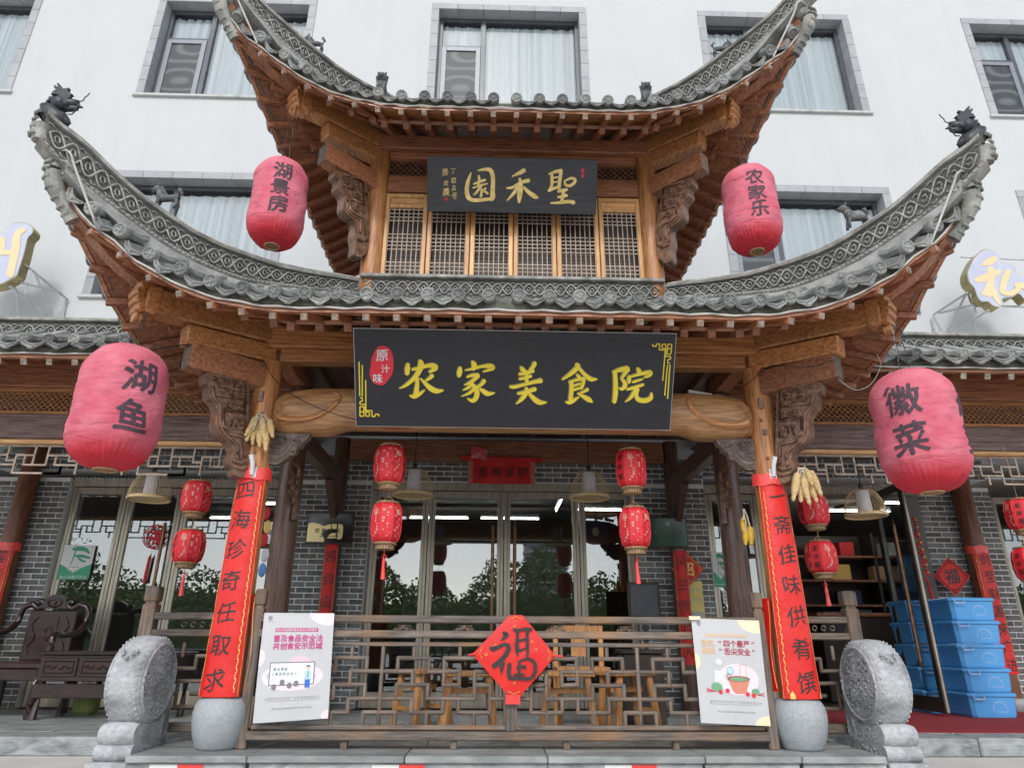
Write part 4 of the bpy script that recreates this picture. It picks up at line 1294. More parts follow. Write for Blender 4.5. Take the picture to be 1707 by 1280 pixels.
def post(x, y, parent, top=1.02, w_=.042, nm='newel_post', mt='gry_z'):
    m = MB(); m.box(x-w_, x+w_, y-w_, y+w_, FZ, top-.13, .008); m.box(x-w_*.72, x+w_*.72, y-w_*.72, y+w_*.72, top-.13, top-.115); m.box(x-w_*1.05, x+w_*1.05, y-w_*1.05, y+w_*1.05, top-.115, top, .012)
    return m.build(nm, mt, parent, origin=(x, y, FZ))
post(-1.81, -.01, rail, 1.06, .036); post(1.77, -.01, rail, 1.06, .036)
for sg, lb in ((-1, 'short weathered railing between the left drum stone and the left column'), (1, 'short weathered railing between the right drum stone and the right column')):
    rs = thing('wooden_railing', lb, 'railing', (sg*2.3, .1, FZ), 'short side railings')
    xe = -2.75 if sg < 0 else 2.64; xi = sg*2.12; YR = .36
    post(xe, YR, rs, 1.10, .05)
    x0, x1 = sorted((xe, xi))
    for nm, z0, z1 in (('top_rail', .86, .91), ('middle_rail', .74, .79), ('bottom_rail', .10, .16)):
        MB().box(x0, x1, YR-.04, YR+.04, z0, z1, .008).build(nm, 'gry_x', rs, origin=(sg*2.3, YR, z0))
    n_ = [('h', 0, 2, 1), ('v', 2, 1, 2), ('h', 2, 4, 2), ('v', 1, 2, 3), ('h', 1, 3, 3), ('v', 3, 0, 1), ('h', 0, 2, 4), ('v', 3, 3, 5), ('h', 1, 3, 5), ('h', 3, 4, 4), ('v', 1, 5, 6)]
    for s_ in n_:
        X_ = lambda i: xi+sg*(.02+.105*i)
        if s_[0] == 'h': lbar((X_(s_[1]), YR, RZ(s_[3])), (X_(s_[2]), YR, RZ(s_[3])), rs)
        else: lbar((X_(s_[1]), YR, RZ(s_[2])), (X_(s_[1]), YR, RZ(s_[3])), rs)
    m = MB()
    for k in range(5): m.tube([(xi+sg*(.08+.07*k)+.018*cos(t), .35, .825+.018*sin(t)) for t in [j*pi/4 for j in range(8)]], .006, 5, closed=True)
    m.build('scroll_ornament', 'gry_z', rs, smooth='all')

# ================================================================== WINGS
def meander(m, x0, x1, y, zt, zb, r=.008):
    """hanging lattice: stepped key pattern of thin strips"""
    H = zt-zb
    z = lambda t: zt-H*t
    def hb(a, b, t): m.box(a-r, b+r, y-r, y+r, z(t)-r, z(t)+r)
    def vb(a, t0, t1): m.box(a-r, a+r, y-r*.9, y+r*.9, z(t1)-r, z(t0)+r)
    hb(x0, x1, 0)
    u = .56; x = x0; k = 0
    while x < x1-.1:
        for a, b, t in ((0, .20, .35), (.08, .28, .7), (.28, .44, .35), (.36, .56, .7), (.20, .28, .55)):
            if x+b <= x1: hb(x+a, x+b, t)
        for a, t0, t1 in ((.0, .0, .7), (.08, .35, .7), (.20, 0, .55), (.28, .35, 1.0), (.36, .35, .7), (.44, 0, .7), (.14, .7, 1.0)):
            if x+a <= x1: vb(x+a, t0, t1)
        if k % 2 == 0 and x+.56 <= x1: hb(x+.28, x+.70, 1.0); vb(x+.70, .7, 1.0)
        else: hb(x+.0, x+.14, 1.0)
        x += u; k += 1
DISCW = DISC
for sg, lb in ((-1, 'left tiled walkway roof on round columns beside the gate pavilion'), (1, 'right tiled walkway roof on round columns beside the gate pavilion')):
    wing = thing('tiled_walkway', lb, 'walkway', (sg*4.5, 1.0, FZ), 'walkways either side of the gate')
    EZ = 3.045
    wr = part('tiled_roof', wing, (sg*4.5, .1, EZ))
    x0w, x1w = 2.1, 9.3
    def sx(a, b): return sorted((sg*a, sg*b))
    n_ = int((x1w-x0w)/.21)
    prof = [(.10, EZ), (.42, EZ+.15), (.85, EZ+.40)]
    rowm = MB(); rad = []; pp = []
    for i in range(5):
        for e, r0 in ((0, .050), (.9, .044)):
            t = (i+e)/5; pp.append((0, t*.78, .42*t*(.72+.28*t))); rad.append(r0)
    rowm = MB().tube(pp, rad, 8).mesh('barrel_tile_row', 'tile', smooth=True)
    for k in range(n_):
        x = sg*(x0w+.1+.21*k)
        inst(rowm, 'barrel_tile_row', wr, (x, .10, EZ))
        inst(DISC, 'tile_end_disc', wr, (x, .095, EZ))
        inst(DRIP, 'drip_tile', wr, (x+sg*.105, .095, EZ-.028), scale=(1.25, 1.1, 1.1))
    a, b = sx(x0w, x1w)
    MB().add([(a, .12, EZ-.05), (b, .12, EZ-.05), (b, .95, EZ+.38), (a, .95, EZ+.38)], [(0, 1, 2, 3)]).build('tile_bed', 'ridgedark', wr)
    MB().box(a, b, .13, .19, EZ-.11, EZ-.04).build('eave_mortar', 'moss', wr)
    MB().box(a, b, .14, .18, EZ-.145, EZ-.113).build('eave_batten', 'red_x', wr)
    m = MB(); m.tube([(a+(b-a)*i/50, .118, EZ-.112+.005*sin(i*2.1)) for i in range(51)], .0075, 6); m.build('rope_light', 'led', wr, smooth=True)
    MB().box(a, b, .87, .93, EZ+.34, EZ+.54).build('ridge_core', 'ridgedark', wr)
    MB().box(a, b, .83, .96, EZ+.54, EZ+.575, .006).build('ridge_coping', 'ridge', wr)
    MB().box(a, b, .96, 3.0, EZ+.50, EZ+.535).build('lead_flashing', 'sill', wr)
    for k in range(int((x1w-x0w)/.2)):
        u = MB(); xx = sg*(x0w+.2*k); 
        ridge_unit(u, lambda s, h, d: V((xx+sg*.2*s, .87-d, EZ+.35+.18*h)))
        u.build('ridge_tile', 'ridge', wr, smooth='all', origin=(xx, .87, EZ+.35))
    for k in range(n_):
        x = sg*(x0w+.1+.21*k)
        m = MB(); p, q = V((x, .16, EZ-.17)), V((x, 1.02, EZ+.16))
        m.bar(p, q, .05, .055, ch=.004); d = (q-p).normalized()
        m.mi = 1; m.frame(p-d*.002, d, X3, d.cross(X3)*-1, .002, .025, .027)
        m.build('rafter', ['red_y', 'whiteend'], wr, origin=p)
    MB().add([(a, .16, EZ-.138), (b, .16, EZ-.138), (b, 1.02, EZ+.195), (a, 1.02, EZ+.195)], [(0, 1, 2, 3)]).build('soffit_board', 'red_y', wr)
    # beams and fretwork in the column plane
    MB().box(a, b, .93, 1.07, 2.94, 3.24, .01).build('eave_beam', 'red_x', wing)
    MB().box(a, b, .95, 1.05, 2.90, 2.938, .004).build('thin_rail', 'org_x', wing)
    MB().box(a, b, .95, 1.05, 2.672, 2.705, .004).build('thin_rail', 'org_x', wing)
    diamond_fret(a, b, 1.0, 2.705, 2.90, .055, .0055, wing, 'org_x')
    MB().box(a, b, .93, 1.07, 2.43, 2.67, .01).build('lintel_beam', wood('dusty_purple_wood'+str(sg), (.085, .05, .045), (.22, .145, .13), 'x', rough=.65, coat=0), wing)
    MB().box(a, b, .92, 1.05, 2.385, 2.425, .012).build('bamboo_coloured_rail', 'pale_x', wing)
    m = MB(); meander(m, min(a, b)+.02, max(a, b)-.02, .98, 2.375, 2.12); tag(m.build('hanging_lattice', 'lattw', wing), kind='stuff')
    for cx in ((-5.60,) if sg < 0 else (5.50,)):
        m = MB(); m.tube([(cx, 2.78, FZ+.1), (cx, 2.78, 2.95)], [.112, .105], 20)
        m.build('column', wood('brown_column_wood%d' % int(cx*10), (.10, .032, .012), (.26, .095, .04), 'z'), wing, smooth=True, origin=(cx, 2.78, FZ))
        inst(CB, 'column_base', wing, (cx, 2.75, FZ), scale=(.75, .75, .45))
    # ceiling over the walkway
    a2, b2 = sx(2.3, 9.3)
    MB().box(a2, b2, 1.07, 2.95, 2.96, 2.99).build('ceiling_board', 'drk_x', wing)
# ================================================================== BRICK PIERS, LINTEL
BRK = [MB().frame((0, 0, 0), X3, Y3, Z3, .0965+dx, .05, .0262, .003).mesh('brick', 'brick') for dx in (0, .0)]
HALF = MB().frame((0, 0, 0), X3, Y3, Z3, .046, .05, .0262, .003).mesh('brick', 'brick')
def brickwork(th, x0, x1, z0, z1, yf=2.9, ret=True, rotret=True):
    MB().box(x0+.004, x1-.004, yf+.0035, yf+.35, z0, z1).build('mortar_bed', 'mortar', th)
    L_, C_ = .203, .0625
    row = 0; z = z0+.03
    while z < z1-.02:
        x = x0; off = (row % 2)*.5
        first = True
        while x < x1-.02:
            l = L_*(.5 if (first and row % 2) else 1)
            l = min(l, x1-x)
            if l > .03:
                inst(BRK[0], 'brick', th, (x+l/2, yf+.05+random.uniform(-.002, .002), z), scale=((l-.010)/.193, 1, 1))
            x += l; first = False
        if ret:
            for xe in (x0, x1):
                for yy in ((yf+.15, yf+.27) if row % 2 else (yf+.13, yf+.30)):
                    pass
        z += C_; row += 1
PIERS = [(-6.08, -5.19, 'grey brick pier at the far left behind the rosewood bench'),
         (-2.49, -1.62, 'grey brick pier behind the gold and black plaque'),
         (1.53, 2.40, 'grey brick pier behind the green plaque'),
         (5.02, 5.93, 'grey brick pier behind the stacked blue crates')]
for x0, x1, lb in PIERS:
    t = thing('brick_pier', lb, 'brick pier', ((x0+x1)/2, 2.9, FZ), 'brick piers between the glass doors')
    brickwork(t, x0, x1, FZ, 2.52)
t = thing('brick_lintel', 'band of grey brick above the central glass doors', 'brick wall', (0, 2.9, 2.52))
brickwork(t, -2.49, 2.40, 2.525, 2.77)
for x0, x1, lb in ((-6.08, -2.49, 'band of grey brick above the left wing doors'), (2.40, 5.93, 'band of grey brick above the right wing doors')):
    t = thing('brick_lintel', lb, 'brick wall', ((x0+x1)/2, 2.9, 2.5), 'brick bands above the wing doors')
    brickwork(t, x0, x1, 2.62, 2.86)
for x0, x1, lb in ((-9.6, -7.9, 'grey brick pier beyond the left edge'), (7.9, 9.6, 'grey brick pier beyond the right edge')):
    t = tag(MB().box(x0, x1, 2.9, 3.2, FZ, 2.86).build('brick_pier', 'brick', origin=(x0, 2.9, FZ)), lb, 'brick pier')

# ================================================================== GLASS DOORS
YD = 3.0
def door_leaf(x0, x1, label, handle=None, z1=2.42, y=YD, st=.075, group='bronze framed glass doors', dark=False):
    t = thing('glass_door', label, 'door', ((x0+x1)/2, y, FZ), group)
    g = .004; z0 = FZ+.004
    for a in (x0+g, x1-g-st):
        MB().box(a, a+st, y-.025, y+.025, z0, z1, .004).build('stile', 'door', t, origin=(a, y, z0))
        MB().box(a+st*.5-.003, a+st*.5+.003, y-.0262, y-.024, z0, z1).build('stile_groove', 'doord', t, origin=(a, y, z0))
    MB().box(x0+g+st, x1-g-st, y-.024, y+.024, z1-.075, z1, .004).build('top_frame_rail', 'door', t)
    MB().box(x0+g+st, x1-g-st, y-.024, y+.024, z0, z0+.16, .004).build('bottom_frame_rail', 'door', t)
    MB().box(x0+g+st, x1-g-st, y-.004, y+.004, z0+.16, z1-.075).build('pane', 'glass', t)
    if handle:
        hx = x1-.13 if handle > 0 else x0+.13
        m = MB(); m.tube([(hx, y-.09, .62), (hx, y-.09, 2.0)], .019, 12)
        for z in (.62, 2.0):
            m.sphere((hx, y-.09, z+(.03 if z > 1 else -.03)), .017, 8, 6); m.tube([(hx, y-.09, z+(.02 if z > 1 else -.02)), (hx, y-.09, z+(.07 if z > 1 else -.07))], [.02, .006], 8)
        for z in (.78, 1.84): m.tube([(hx, y-.09, z), (hx, y-.02, z)], .010, 8)
        m.build('pull_handle', 'copper', t, smooth=True)
    return t
def header(x0, x1, lb):
    t = thing('door_frame', lb, 'door frame', ((x0+x1)/2, YD, 2.45), 'metal door heads')
    MB().box(x0, x1, YD-.05, YD+.05, 2.43, 2.525, .004).build('head_rail', 'door', t)
    m = MB()
    for k in range(int((x1-x0)/.045)): m.sphere((x0+.045*(k+.5), YD-.052, 2.528), .014, 5, 4)
    tag(m.build('trim_scallops', 'sill', t), kind='stuff')
header(-1.62, 1.53, 'champagne metal head rail over the central doors')
header(-5.19, -2.49, 'champagne metal head rail over the left wing doors')
header(2.40, 5.02, 'champagne metal head rail over the right wing doors')
door_leaf(-1.60, -.93, 'narrow fixed glass leaf at the left of the centre entrance, behind the left lantern pair')
door_leaf(-.93, -.03, 'left of the two central glass doors with a bronze bar handle', 1)
door_leaf(-.03, .87, 'right of the two central glass doors with a bronze bar handle', -1)
door_leaf(.87, 1.52, 'narrow fixed glass leaf behind the right pair of small lanterns')
door_leaf(-5.17, -4.52, 'glass leaf with the green and white sticker in the left wing')
door_leaf(-4.52, -3.86, 'left wing glass door with a red round paper cut and bronze handle', 1)
door_leaf(-3.86, -3.2, 'left wing glass leaf behind the upper small lanterns')
door_leaf(-3.2, -2.52, 'left wing glass leaf beside the red bannered column')
door_leaf(2.42, 3.05, 'right wing glass leaf with a green sticker beside the dark column')
door_leaf(5.95, 6.65, 'glass leaf at the right edge beyond the brick pier')
door_leaf(6.65, 7.35, 'glass leaf outside the right edge beyond the brick pier')
door_leaf(-7.4, -6.1, 'glass leaf outside the left edge beyond the brick pier')
# open door, hinged at the right wing opening
hp, fp = P(1519, 1166, 2.78), P(1581, 1184, 2.12)
ol = thing('glass_door', 'open dark framed glass door swung outward in front of the blue crates', 'door', (hp.x, hp.y, FZ))
dv = V((fp.x-hp.x, fp.y-hp.y, 0)); LW_ = dv.length; dv.normalize(); nv = V((dv.y, -dv.x, 0))
def olb(nm, a0, a1, z0, z1, th, mt, off=0):
    c = V((hp.x, hp.y, 0))+dv*((a0+a1)/2)+V((0, 0, (z0+z1)/2))+nv*off
    return MB().frame(c, dv, nv, Z3, (a1-a0)/2, th, (z1-z0)/2, .004 if th > .006 else 0).build(nm, mt, ol, origin=c)
zt_ = 2.40
olb('stile', 0, .075, .08, zt_, .025, 'doord'); olb('stile', LW_-.075, LW_, .08, zt_, .025, 'doord')
olb('top_frame_rail', .075, LW_-.075, zt_-.075, zt_, .024, 'doord'); olb('bottom_frame_rail', .075, LW_-.075, .08, .22, .024, 'doord')
olb('pane', .075, LW_-.075, .22, zt_-.075, .004, 'glass')
olb('edge_trim', LW_-.004, LW_+.003, .09, zt_-.01, .008, 'door')
hb_ = V((hp.x, hp.y, 0))+dv*(LW_-.16)+nv*.09*(1 if nv.dot(CAM-hp) > 0 else -1)
m = MB(); m.tube([hb_+V((0, 0, .55)), hb_+V((0, 0, 1.95))], .02, 12)
for z in (.55, 1.95): m.tube([hb_+V((0, 0, z)), hb_+V((0, 0, z+(.07 if z > 1 else -.07)))], [.024, .006], 10)
for z in (.72, 1.78): m.tube([hb_+V((0, 0, z)), hb_+V((0, 0, z))-nv*.09*(1 if nv.dot(CAM-hp) > 0 else -1)], .01, 8)
m.build('pull_handle', 'copper', ol, smooth=True)
m = MB(); m.bar((4.0, 2.95, 2.27), (4.35, 2.6, 2.30), .03, .03); m.build('door_closer', 'doord', ol)

# ================================================================== INTERIOR
room = thing('dining_room', 'dim dining room interior seen through the glass doors', 'room', (0, 5, FZ))
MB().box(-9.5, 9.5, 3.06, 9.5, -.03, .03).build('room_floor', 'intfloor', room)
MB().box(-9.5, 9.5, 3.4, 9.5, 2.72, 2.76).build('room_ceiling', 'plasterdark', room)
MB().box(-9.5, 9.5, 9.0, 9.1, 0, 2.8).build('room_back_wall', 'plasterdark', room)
for x in (-9.5, 9.5): MB().box(x-.05, x+.05, 3.1, 9.0, 0, 2.8).build('room_side_wall', 'plasterdark', room)
for x in (-2.0, 2.0): MB().box(x-.06, x+.06, 3.6, 9.0, .04, 2.72).build('room_partition', 'intdark', room)
for k, (a, b, y) in enumerate(((-1.45, -.55, 5.4), (-.35, .55, 5.4), (1.0, 1.7, 4.6), (.75, .76, 4.0), (-4.6, -3.8, 5.6), (4.6, 5.6, 4.5), (5.2, 6.2, 3.9), (-3.6, -2.8, 4.4))):  # the nearer tube in each wing room is added to brighten it
    t = thing('ceiling_tube_light', ['lit fluorescent tube behind the left central door', 'lit fluorescent tube behind the right central door', 'lit fluorescent tube behind the right small lanterns', 'lit fluorescent tube running away behind the right central door', 'lit fluorescent tube in the left wing room', 'lit fluorescent tube in the right wing room', 'added lit fluorescent tube that brightens the right wing room', 'added lit fluorescent tube that brightens the left wing room'][k], 'lamp', ((a+b)/2, y, 2.6), 'lit fluorescent tubes')
    p, q = ((a, y, 2.52), (b, y, 2.52)) if k != 3 else ((a, 3.7, 2.50), (a, 4.6, 2.50))
    m = MB(); m.tube([p, q], .010, 8); m.build('tube', 'tube', t)
    m = MB(); m.bar(V(p)+V((0, 0, .045)), V(q)+V((0, 0, .045)), .05, .04); m.build('lamp_housing', 'white', t)
# dining furniture inside
def table_set(x, y, lb, nm='dining_table'):
    t = thing(nm, lb, 'table', (x, y, FZ), 'dark tables in the dining room')
    MB().lathe([(.5, .72), (.52, .74), (.52, .76), (.5, .77)], 24, (x, y, FZ)).build('tabletop', 'rose', t)
    MB().lathe([(.25, 0), (.22, .04), (.06, .1), (.05, .7)], 12, (x, y, FZ)).build('pedestal', 'rose', t)
table_set(-1.0, 5.0, 'round dark table behind the left central door'); table_set(1.0, 5.2, 'round dark table behind the right central door')
# shelves and counter in the right room
t = thing('display_shelf', 'dark display shelf with plates and wine boxes in the right wing room', 'shelf', (5.6, 5.2, FZ))
for z in (.9, 1.25, 1.6, 1.95): MB().box(4.4, 6.8, 5.1, 5.45, z-.015, z+.015).build('shelf_board', 'red_x', t, origin=(5.6, 5.2, z))
MB().box(4.4, 6.8, 5.45, 5.5, .1, 2.3).build('back_board', 'intdark', t)
for x in (4.4, 5.6, 6.8): MB().box(x-.02, x+.02, 5.1, 5.45, .1, 2.3).build('shelf_upright', 'intdark', t, origin=(x, 5.2, .1))
M['navy'] = mat('navy_card', (.02, .03, .09), (.03, .04, .12), rough=.5)
M['ltblue'] = mat('blue_poster_print', (.03, .15, .55), (.20, .42, .78), rough=.4, scale=2)
for k, (x, z, w_, h_, mt) in enumerate(((2.6, .915, .3, .26, 'navy'), (3.0, .915, .34, .28, 'dkgreen'), (3.7, .915, .4, .27, 'navy'), (4.2, .915, .28, .24, 'navy'), (2.9, 1.265, .3, .2, 'navy'), (3.8, 1.265, .5, .25, 'navy'), (2.7, 1.615, .5, .22, 'goldfoil'), (3.7, 1.615, .8, .2, 'lanband'), (2.55, 1.965, .22, .2, 'white'), (2.95, 1.965, .22, .2, 'lanred'), (3.6, 1.965, .2, .2, 'white'))):
    x += 2.25
    tag(MB().box(x-w_/2, x+w_/2, 5.12, 5.3, z, z+h_, .008).build('gift_box', mt, origin=(x, 5.2, z)), ['navy gift box low on the shelf at left', 'dark green gift box low on the shelf', 'wide navy gift box low on the shelf', 'small navy gift box low on the shelf at right', 'navy gift box on the second shelf at left', 'wide navy case on the second shelf', 'gold box on the third shelf', 'long brown wooden box on the third shelf', 'white square plate box on the top shelf at left', 'red box on the top shelf', 'white square box on the top shelf at right'][k], 'box', 'boxes on the display shelf')
t = thing('service_counter', 'dark red service counter in the right wing room', 'counter', (5.0, 4.2, FZ))
MB().box(4.1, 5.9, 4.0, 4.5, FZ, 1.05, .01).build('counter_body', 'intdark', t); MB().box(4.05, 5.95, 3.95, 4.55, 1.05, 1.10, .008).build('counter_top', 'red_x', t)

# stools and bench behind the railing
def stool(lb, x, y, w_=.42, h_=.46, rz=0, first=[None]):
    if first[0] is None:
        t = thing('wooden_stool', lb, 'stool', (0, 0, 0), 'honey coloured wooden stools behind the railing')
        MB().box(-w_/2, w_/2, -.14, .14, h_-.035, h_, .006).build('seat', 'stool', t)
        for sx_ in (-1, 1):
            for sy in (-1, 1):
                m = MB(); m.bar((sx_*(w_/2-.06), sy*.10, h_-.03), (sx_*(w_/2-.0), sy*.13, 0), .05, .035, up=(0, 1, 0), ch=.004)
                m.build('leg', 'stool', t)
            m = MB(); m.bar((sx_*(w_/2-.04), -.11, .17), (sx_*(w_/2-.04), .11, .17), .025, .03); m.build('stretcher', 'stool', t)
        MB().box(-w_/2+.05, w_/2-.05, -.012, .012, .3, .34, .004).build('stretcher', 'stool', t)
        first[0] = t
        t.location = (x, y, FZ); t.rotation_euler = (0, 0, rz); ORG[t.name] = V((0, 0, 0))
        return t
    t = copy_tree(first[0]); t['label'] = lb; t.location = (x, y, FZ); t.rotation_euler = (0, 0, rz)
    return t
stool('pale wooden stool behind the railing left of the red diamond', -.33, .62, rz=.1)
stool('pale wooden stool behind the railing right of the red diamond', .45, .66, rz=-.1)
stool('pale wooden stool behind the railing near the right poster', .95, .85, rz=.5)
stool('wooden stool with splayed legs behind the middle of the left railing panel', -.72, 1.05, rz=.9)
t = thing('wooden_chair', 'honey coloured wooden chair with cut-out backrest behind the right railing panel', 'chair', (.62, 1.2, FZ))
MB().box(.40, .85, 1.0, 1.4, .48, .52, .006).build('seat', 'stool', t)
for x in (.42, .83):
    MB().box(x-.022, x+.022, 1.36, 1.40, FZ, .86, .005).build('leg', 'stool', t); MB().box(x-.022, x+.022, 1.0, 1.04, FZ, .48, .005).build('leg', 'stool', t)
m = MB(); m.box(.445, .808, 1.365, 1.395, .78, .86, .005); m.box(.56, .69, 1.37, 1.39, .60, .78, .01); m.build('backrest', 'stool', t)
t = thing('planter_box', 'dark rectangular planter standing behind the right poster', 'planter', (1.25, 1.6, FZ))
MB().box(1.05, 1.42, 1.5, 1.8, FZ, .62, .01).build('planter_body', 'intdark', t); MB().box(1.03, 1.44, 1.48, 1.82, .62, .66, .008).build('rim', 'intdark', t)
t = thing('menu_stand', 'dark framed menu board standing by the right brick pier', 'sign', (1.6, 2.3, FZ))
a, b = P(1046, 1000, 2.3), P(1100, 1000, 2.3)
MB().box(a.x, b.x, 2.28, 2.31, .95, 1.32, .006).build('frame', 'intdark', t); MB().box(a.x+.03, b.x-.03, 2.272, 2.28, .98, 1.29).build('sheet', 'alu', t)
MB().box((a.x+b.x)/2-.02, (a.x+b.x)/2+.02, 2.28, 2.32, FZ, .95).build('stem', 'intdark', t); MB().box(a.x+.02, b.x-.02, 2.15, 2.45, FZ, FZ+.03).build('foot_plate', 'intdark', t)

# rosewood furniture at the left
def tubes(m, pts, r, n=10, k=4): m.tube([V(a) for a in crm([tuple(p) for p in pts], k)], r, n)
ch = thing('rosewood_armchair', 'carved dark rosewood armchair with scrolled crest in front of the left pier', 'armchair', (-4.35, 2.1, FZ))
cx, cy = -4.70, 2.1; W2 = .36
MB().box(cx-W2, cx+W2, cy-.30, cy+.30, .46, .52, .012).build('seat', 'rose', ch)
MB().box(cx-W2+.02, cx+W2-.02, cy-.31, cy-.27, .36, .46, .008).build('seat_apron', 'rose', ch)
MB().box(cx-.24, cx+.24, cy+.27, cy+.31, .52, 1.0, .008).build('backrest', 'rose', ch)
m = MB()
for sg in (-1, 1):
    m.box(cx+sg*.15-.10*0-.055, cx+sg*.15+.055, cy+.262, cy+.27, .56, .96, .002) if False else None
m.box(cx-.075, cx+.075, cy+.262, cy+.272, .58, .94, .003)
for r0 in (.045, .03): m.tube([(cx+r0*cos(t), cy+.26, .78+r0*1.6*sin(t)) for t in [i*pi/6 for i in range(12)]], .007, 5, closed=True)
for sg in (-1, 1):
    m.tube([(cx+sg*(.16+.03*sin(i*1.3)), cy+.265, .58+.045*i) for i in range(9)], .008, 5)
m.build('carved_panel', 'rose', ch, smooth=True)
m = MB()
for sg in (-1, 1):
    tubes(m, [(cx+sg*W2, cy-.26, .52), (cx+sg*(W2+.02), cy-.27, .66), (cx+sg*(W2+.01), cy-.24, .755), (cx+sg*(W2), cy-.05, .76), (cx+sg*(W2), cy+.15, .79), (cx+sg*(W2-.01), cy+.28, .88), (cx+sg*(W2-.03), cy+.29, 1.02), (cx+sg*(W2-.12), cy+.29, 1.06)], .030)
    m.build('armrest', 'rose', ch, smooth=True); m = MB()
    tubes(m, [(cx+sg*(W2-.12), cy+.29, 1.06), (cx+sg*.17, cy+.29, 1.02), (cx+sg*.12, cy+.285, 1.055), (cx+sg*.145, cy+.28, 1.09), (cx+sg*.18, cy+.28, 1.075)], [.03]*17)
    m.build('crest_scroll', 'rose', ch, smooth=True); m = MB()
    m.tube([(cx+sg*(W2-.02), cy-.27, .46), (cx+sg*(W2+.015), cy-.30, .33), (cx+sg*(W2-.03), cy-.28, .16), (cx+sg*(W2+.0), cy-.31, FZ+.03), (cx+sg*(W2+.0), cy-.31, FZ)], [.05, .06, .04, .055, .05], 10)
    m.build('leg', 'rose', ch, smooth=True); m = MB()
    m.box(cx+sg*(W2-.03)-.025, cx+sg*(W2-.03)+.025, cy+.24, cy+.29, FZ, .46, .008)
    m.build('leg', 'rose', ch); m = MB()
m.prism([(-.13, 0), (-.115, .06), (-.10, .11), (-.04, .135), (.04, .135), (.10, .11), (.115, .06), (.13, 0)], (cx, cy+.30, 1.02), X3, Z3, V((0, -.045, 0)))
m.tube([(cx+.07*cos(t), cy+.25, 1.075+.04*sin(t)) for t in [i*pi/6 for i in range(12)]], .008, 5, closed=True); m.sphere((cx, cy+.25, 1.075), .018, 8, 6)
m.build('crest', 'rose', ch)
bn = thing('rosewood_bench', 'long dark rosewood bench at the left edge beside the armchair', 'bench', (-5.5, 1.9, FZ))
bx1 = cx-W2-.08
MB().box(-6.6, bx1, 1.55, 2.15, .42, .48, .01).build('seat', 'rose', bn); MB().box(-6.58, bx1-.02, 1.56, 1.60, .30, .42, .008).build('seat_apron', 'rose', bn)
MB().box(-6.6, bx1, 2.12, 2.17, .60, 1.0, .01).build('backrest', 'rose', bn)
for x in (-6.5, bx1-.08):
    m = MB(); m.tube([(x, 1.62, .42), (x+.02, 1.58, .25), (x-.01, 1.60, .12), (x, 1.57, FZ)], [.045, .055, .035, .05], 8); m.build('leg', 'rose', bn, smooth=True)
    MB().box(x-.025, x+.025, 2.1, 2.15, FZ, .6, .006).build('leg', 'rose', bn)
m = MB(); tubes(m, [(bx1-.03, 1.60, .48), (bx1-.02, 1.58, .66), (bx1-.03, 1.65, .73), (bx1-.03, 1.9, .72), (bx1-.03, 2.13, .82)], .03); m.build('armrest', 'rose', bn, smooth=True)
cb_ = thing('rosewood_tea_cabinet', 'low dark rosewood tea cabinet with two carved drawers beside the armchair', 'cabinet', (-3.55, 1.95, FZ))
bx0, bx2 = -4.32, -3.1
MB().box(bx0-.02, bx2+.02, 1.68, 2.22, .585, .615, .008).build('tabletop', 'rose', cb_)
MB().box(bx0, bx2, 1.72, 2.2, .36, .585, .006).build('cabinet_body', 'rose', cb_)
MB().box(bx0, bx2, 1.70, 1.74, .22, .34, .006).build('apron', 'rose', cb_)
for k in range(3):
    a = bx0+.03+.345*k
    d_ = MB().box(a, a+.32, 1.705, 1.72, .40, .56, .004).build('drawer', 'rose', cb_, origin=(a, 1.7, .4))
    m = MB(); m.tube([(a+.05+.22*i/10, 1.70, .48+.016*sin(i*1.9)) for i in range(11)], .008, 5); m.tube([(a+.03, 1.70, .43), (a+.29, 1.70, .43), (a+.29, 1.70, .53), (a+.03, 1.70, .53)], .005, 4, closed=True); m.build('drawer_carving', 'rose', d_)
for x in (bx0+.04, bx2-.04):
    for y in (1.75, 2.16):
        m = MB(); m.tube([(x, y, .36), (x, y, .15), (x, y-.02, FZ)], [.03, .025, .035], 8); m.build('leg', 'rose', cb_)
p = P(147, 1165, 2.3)
tag(MB().box(p.x-.10, p.x+.10, 2.2, 2.38, FZ, FZ+.20, .03).build('floor_cushion', mat('olive_cushion', (.20, .24, .07), (.30, .33, .12), rough=.9, scale=8), origin=(p.x, 2.3, FZ)), 'small olive green box under the rosewood tea cabinet', 'box')

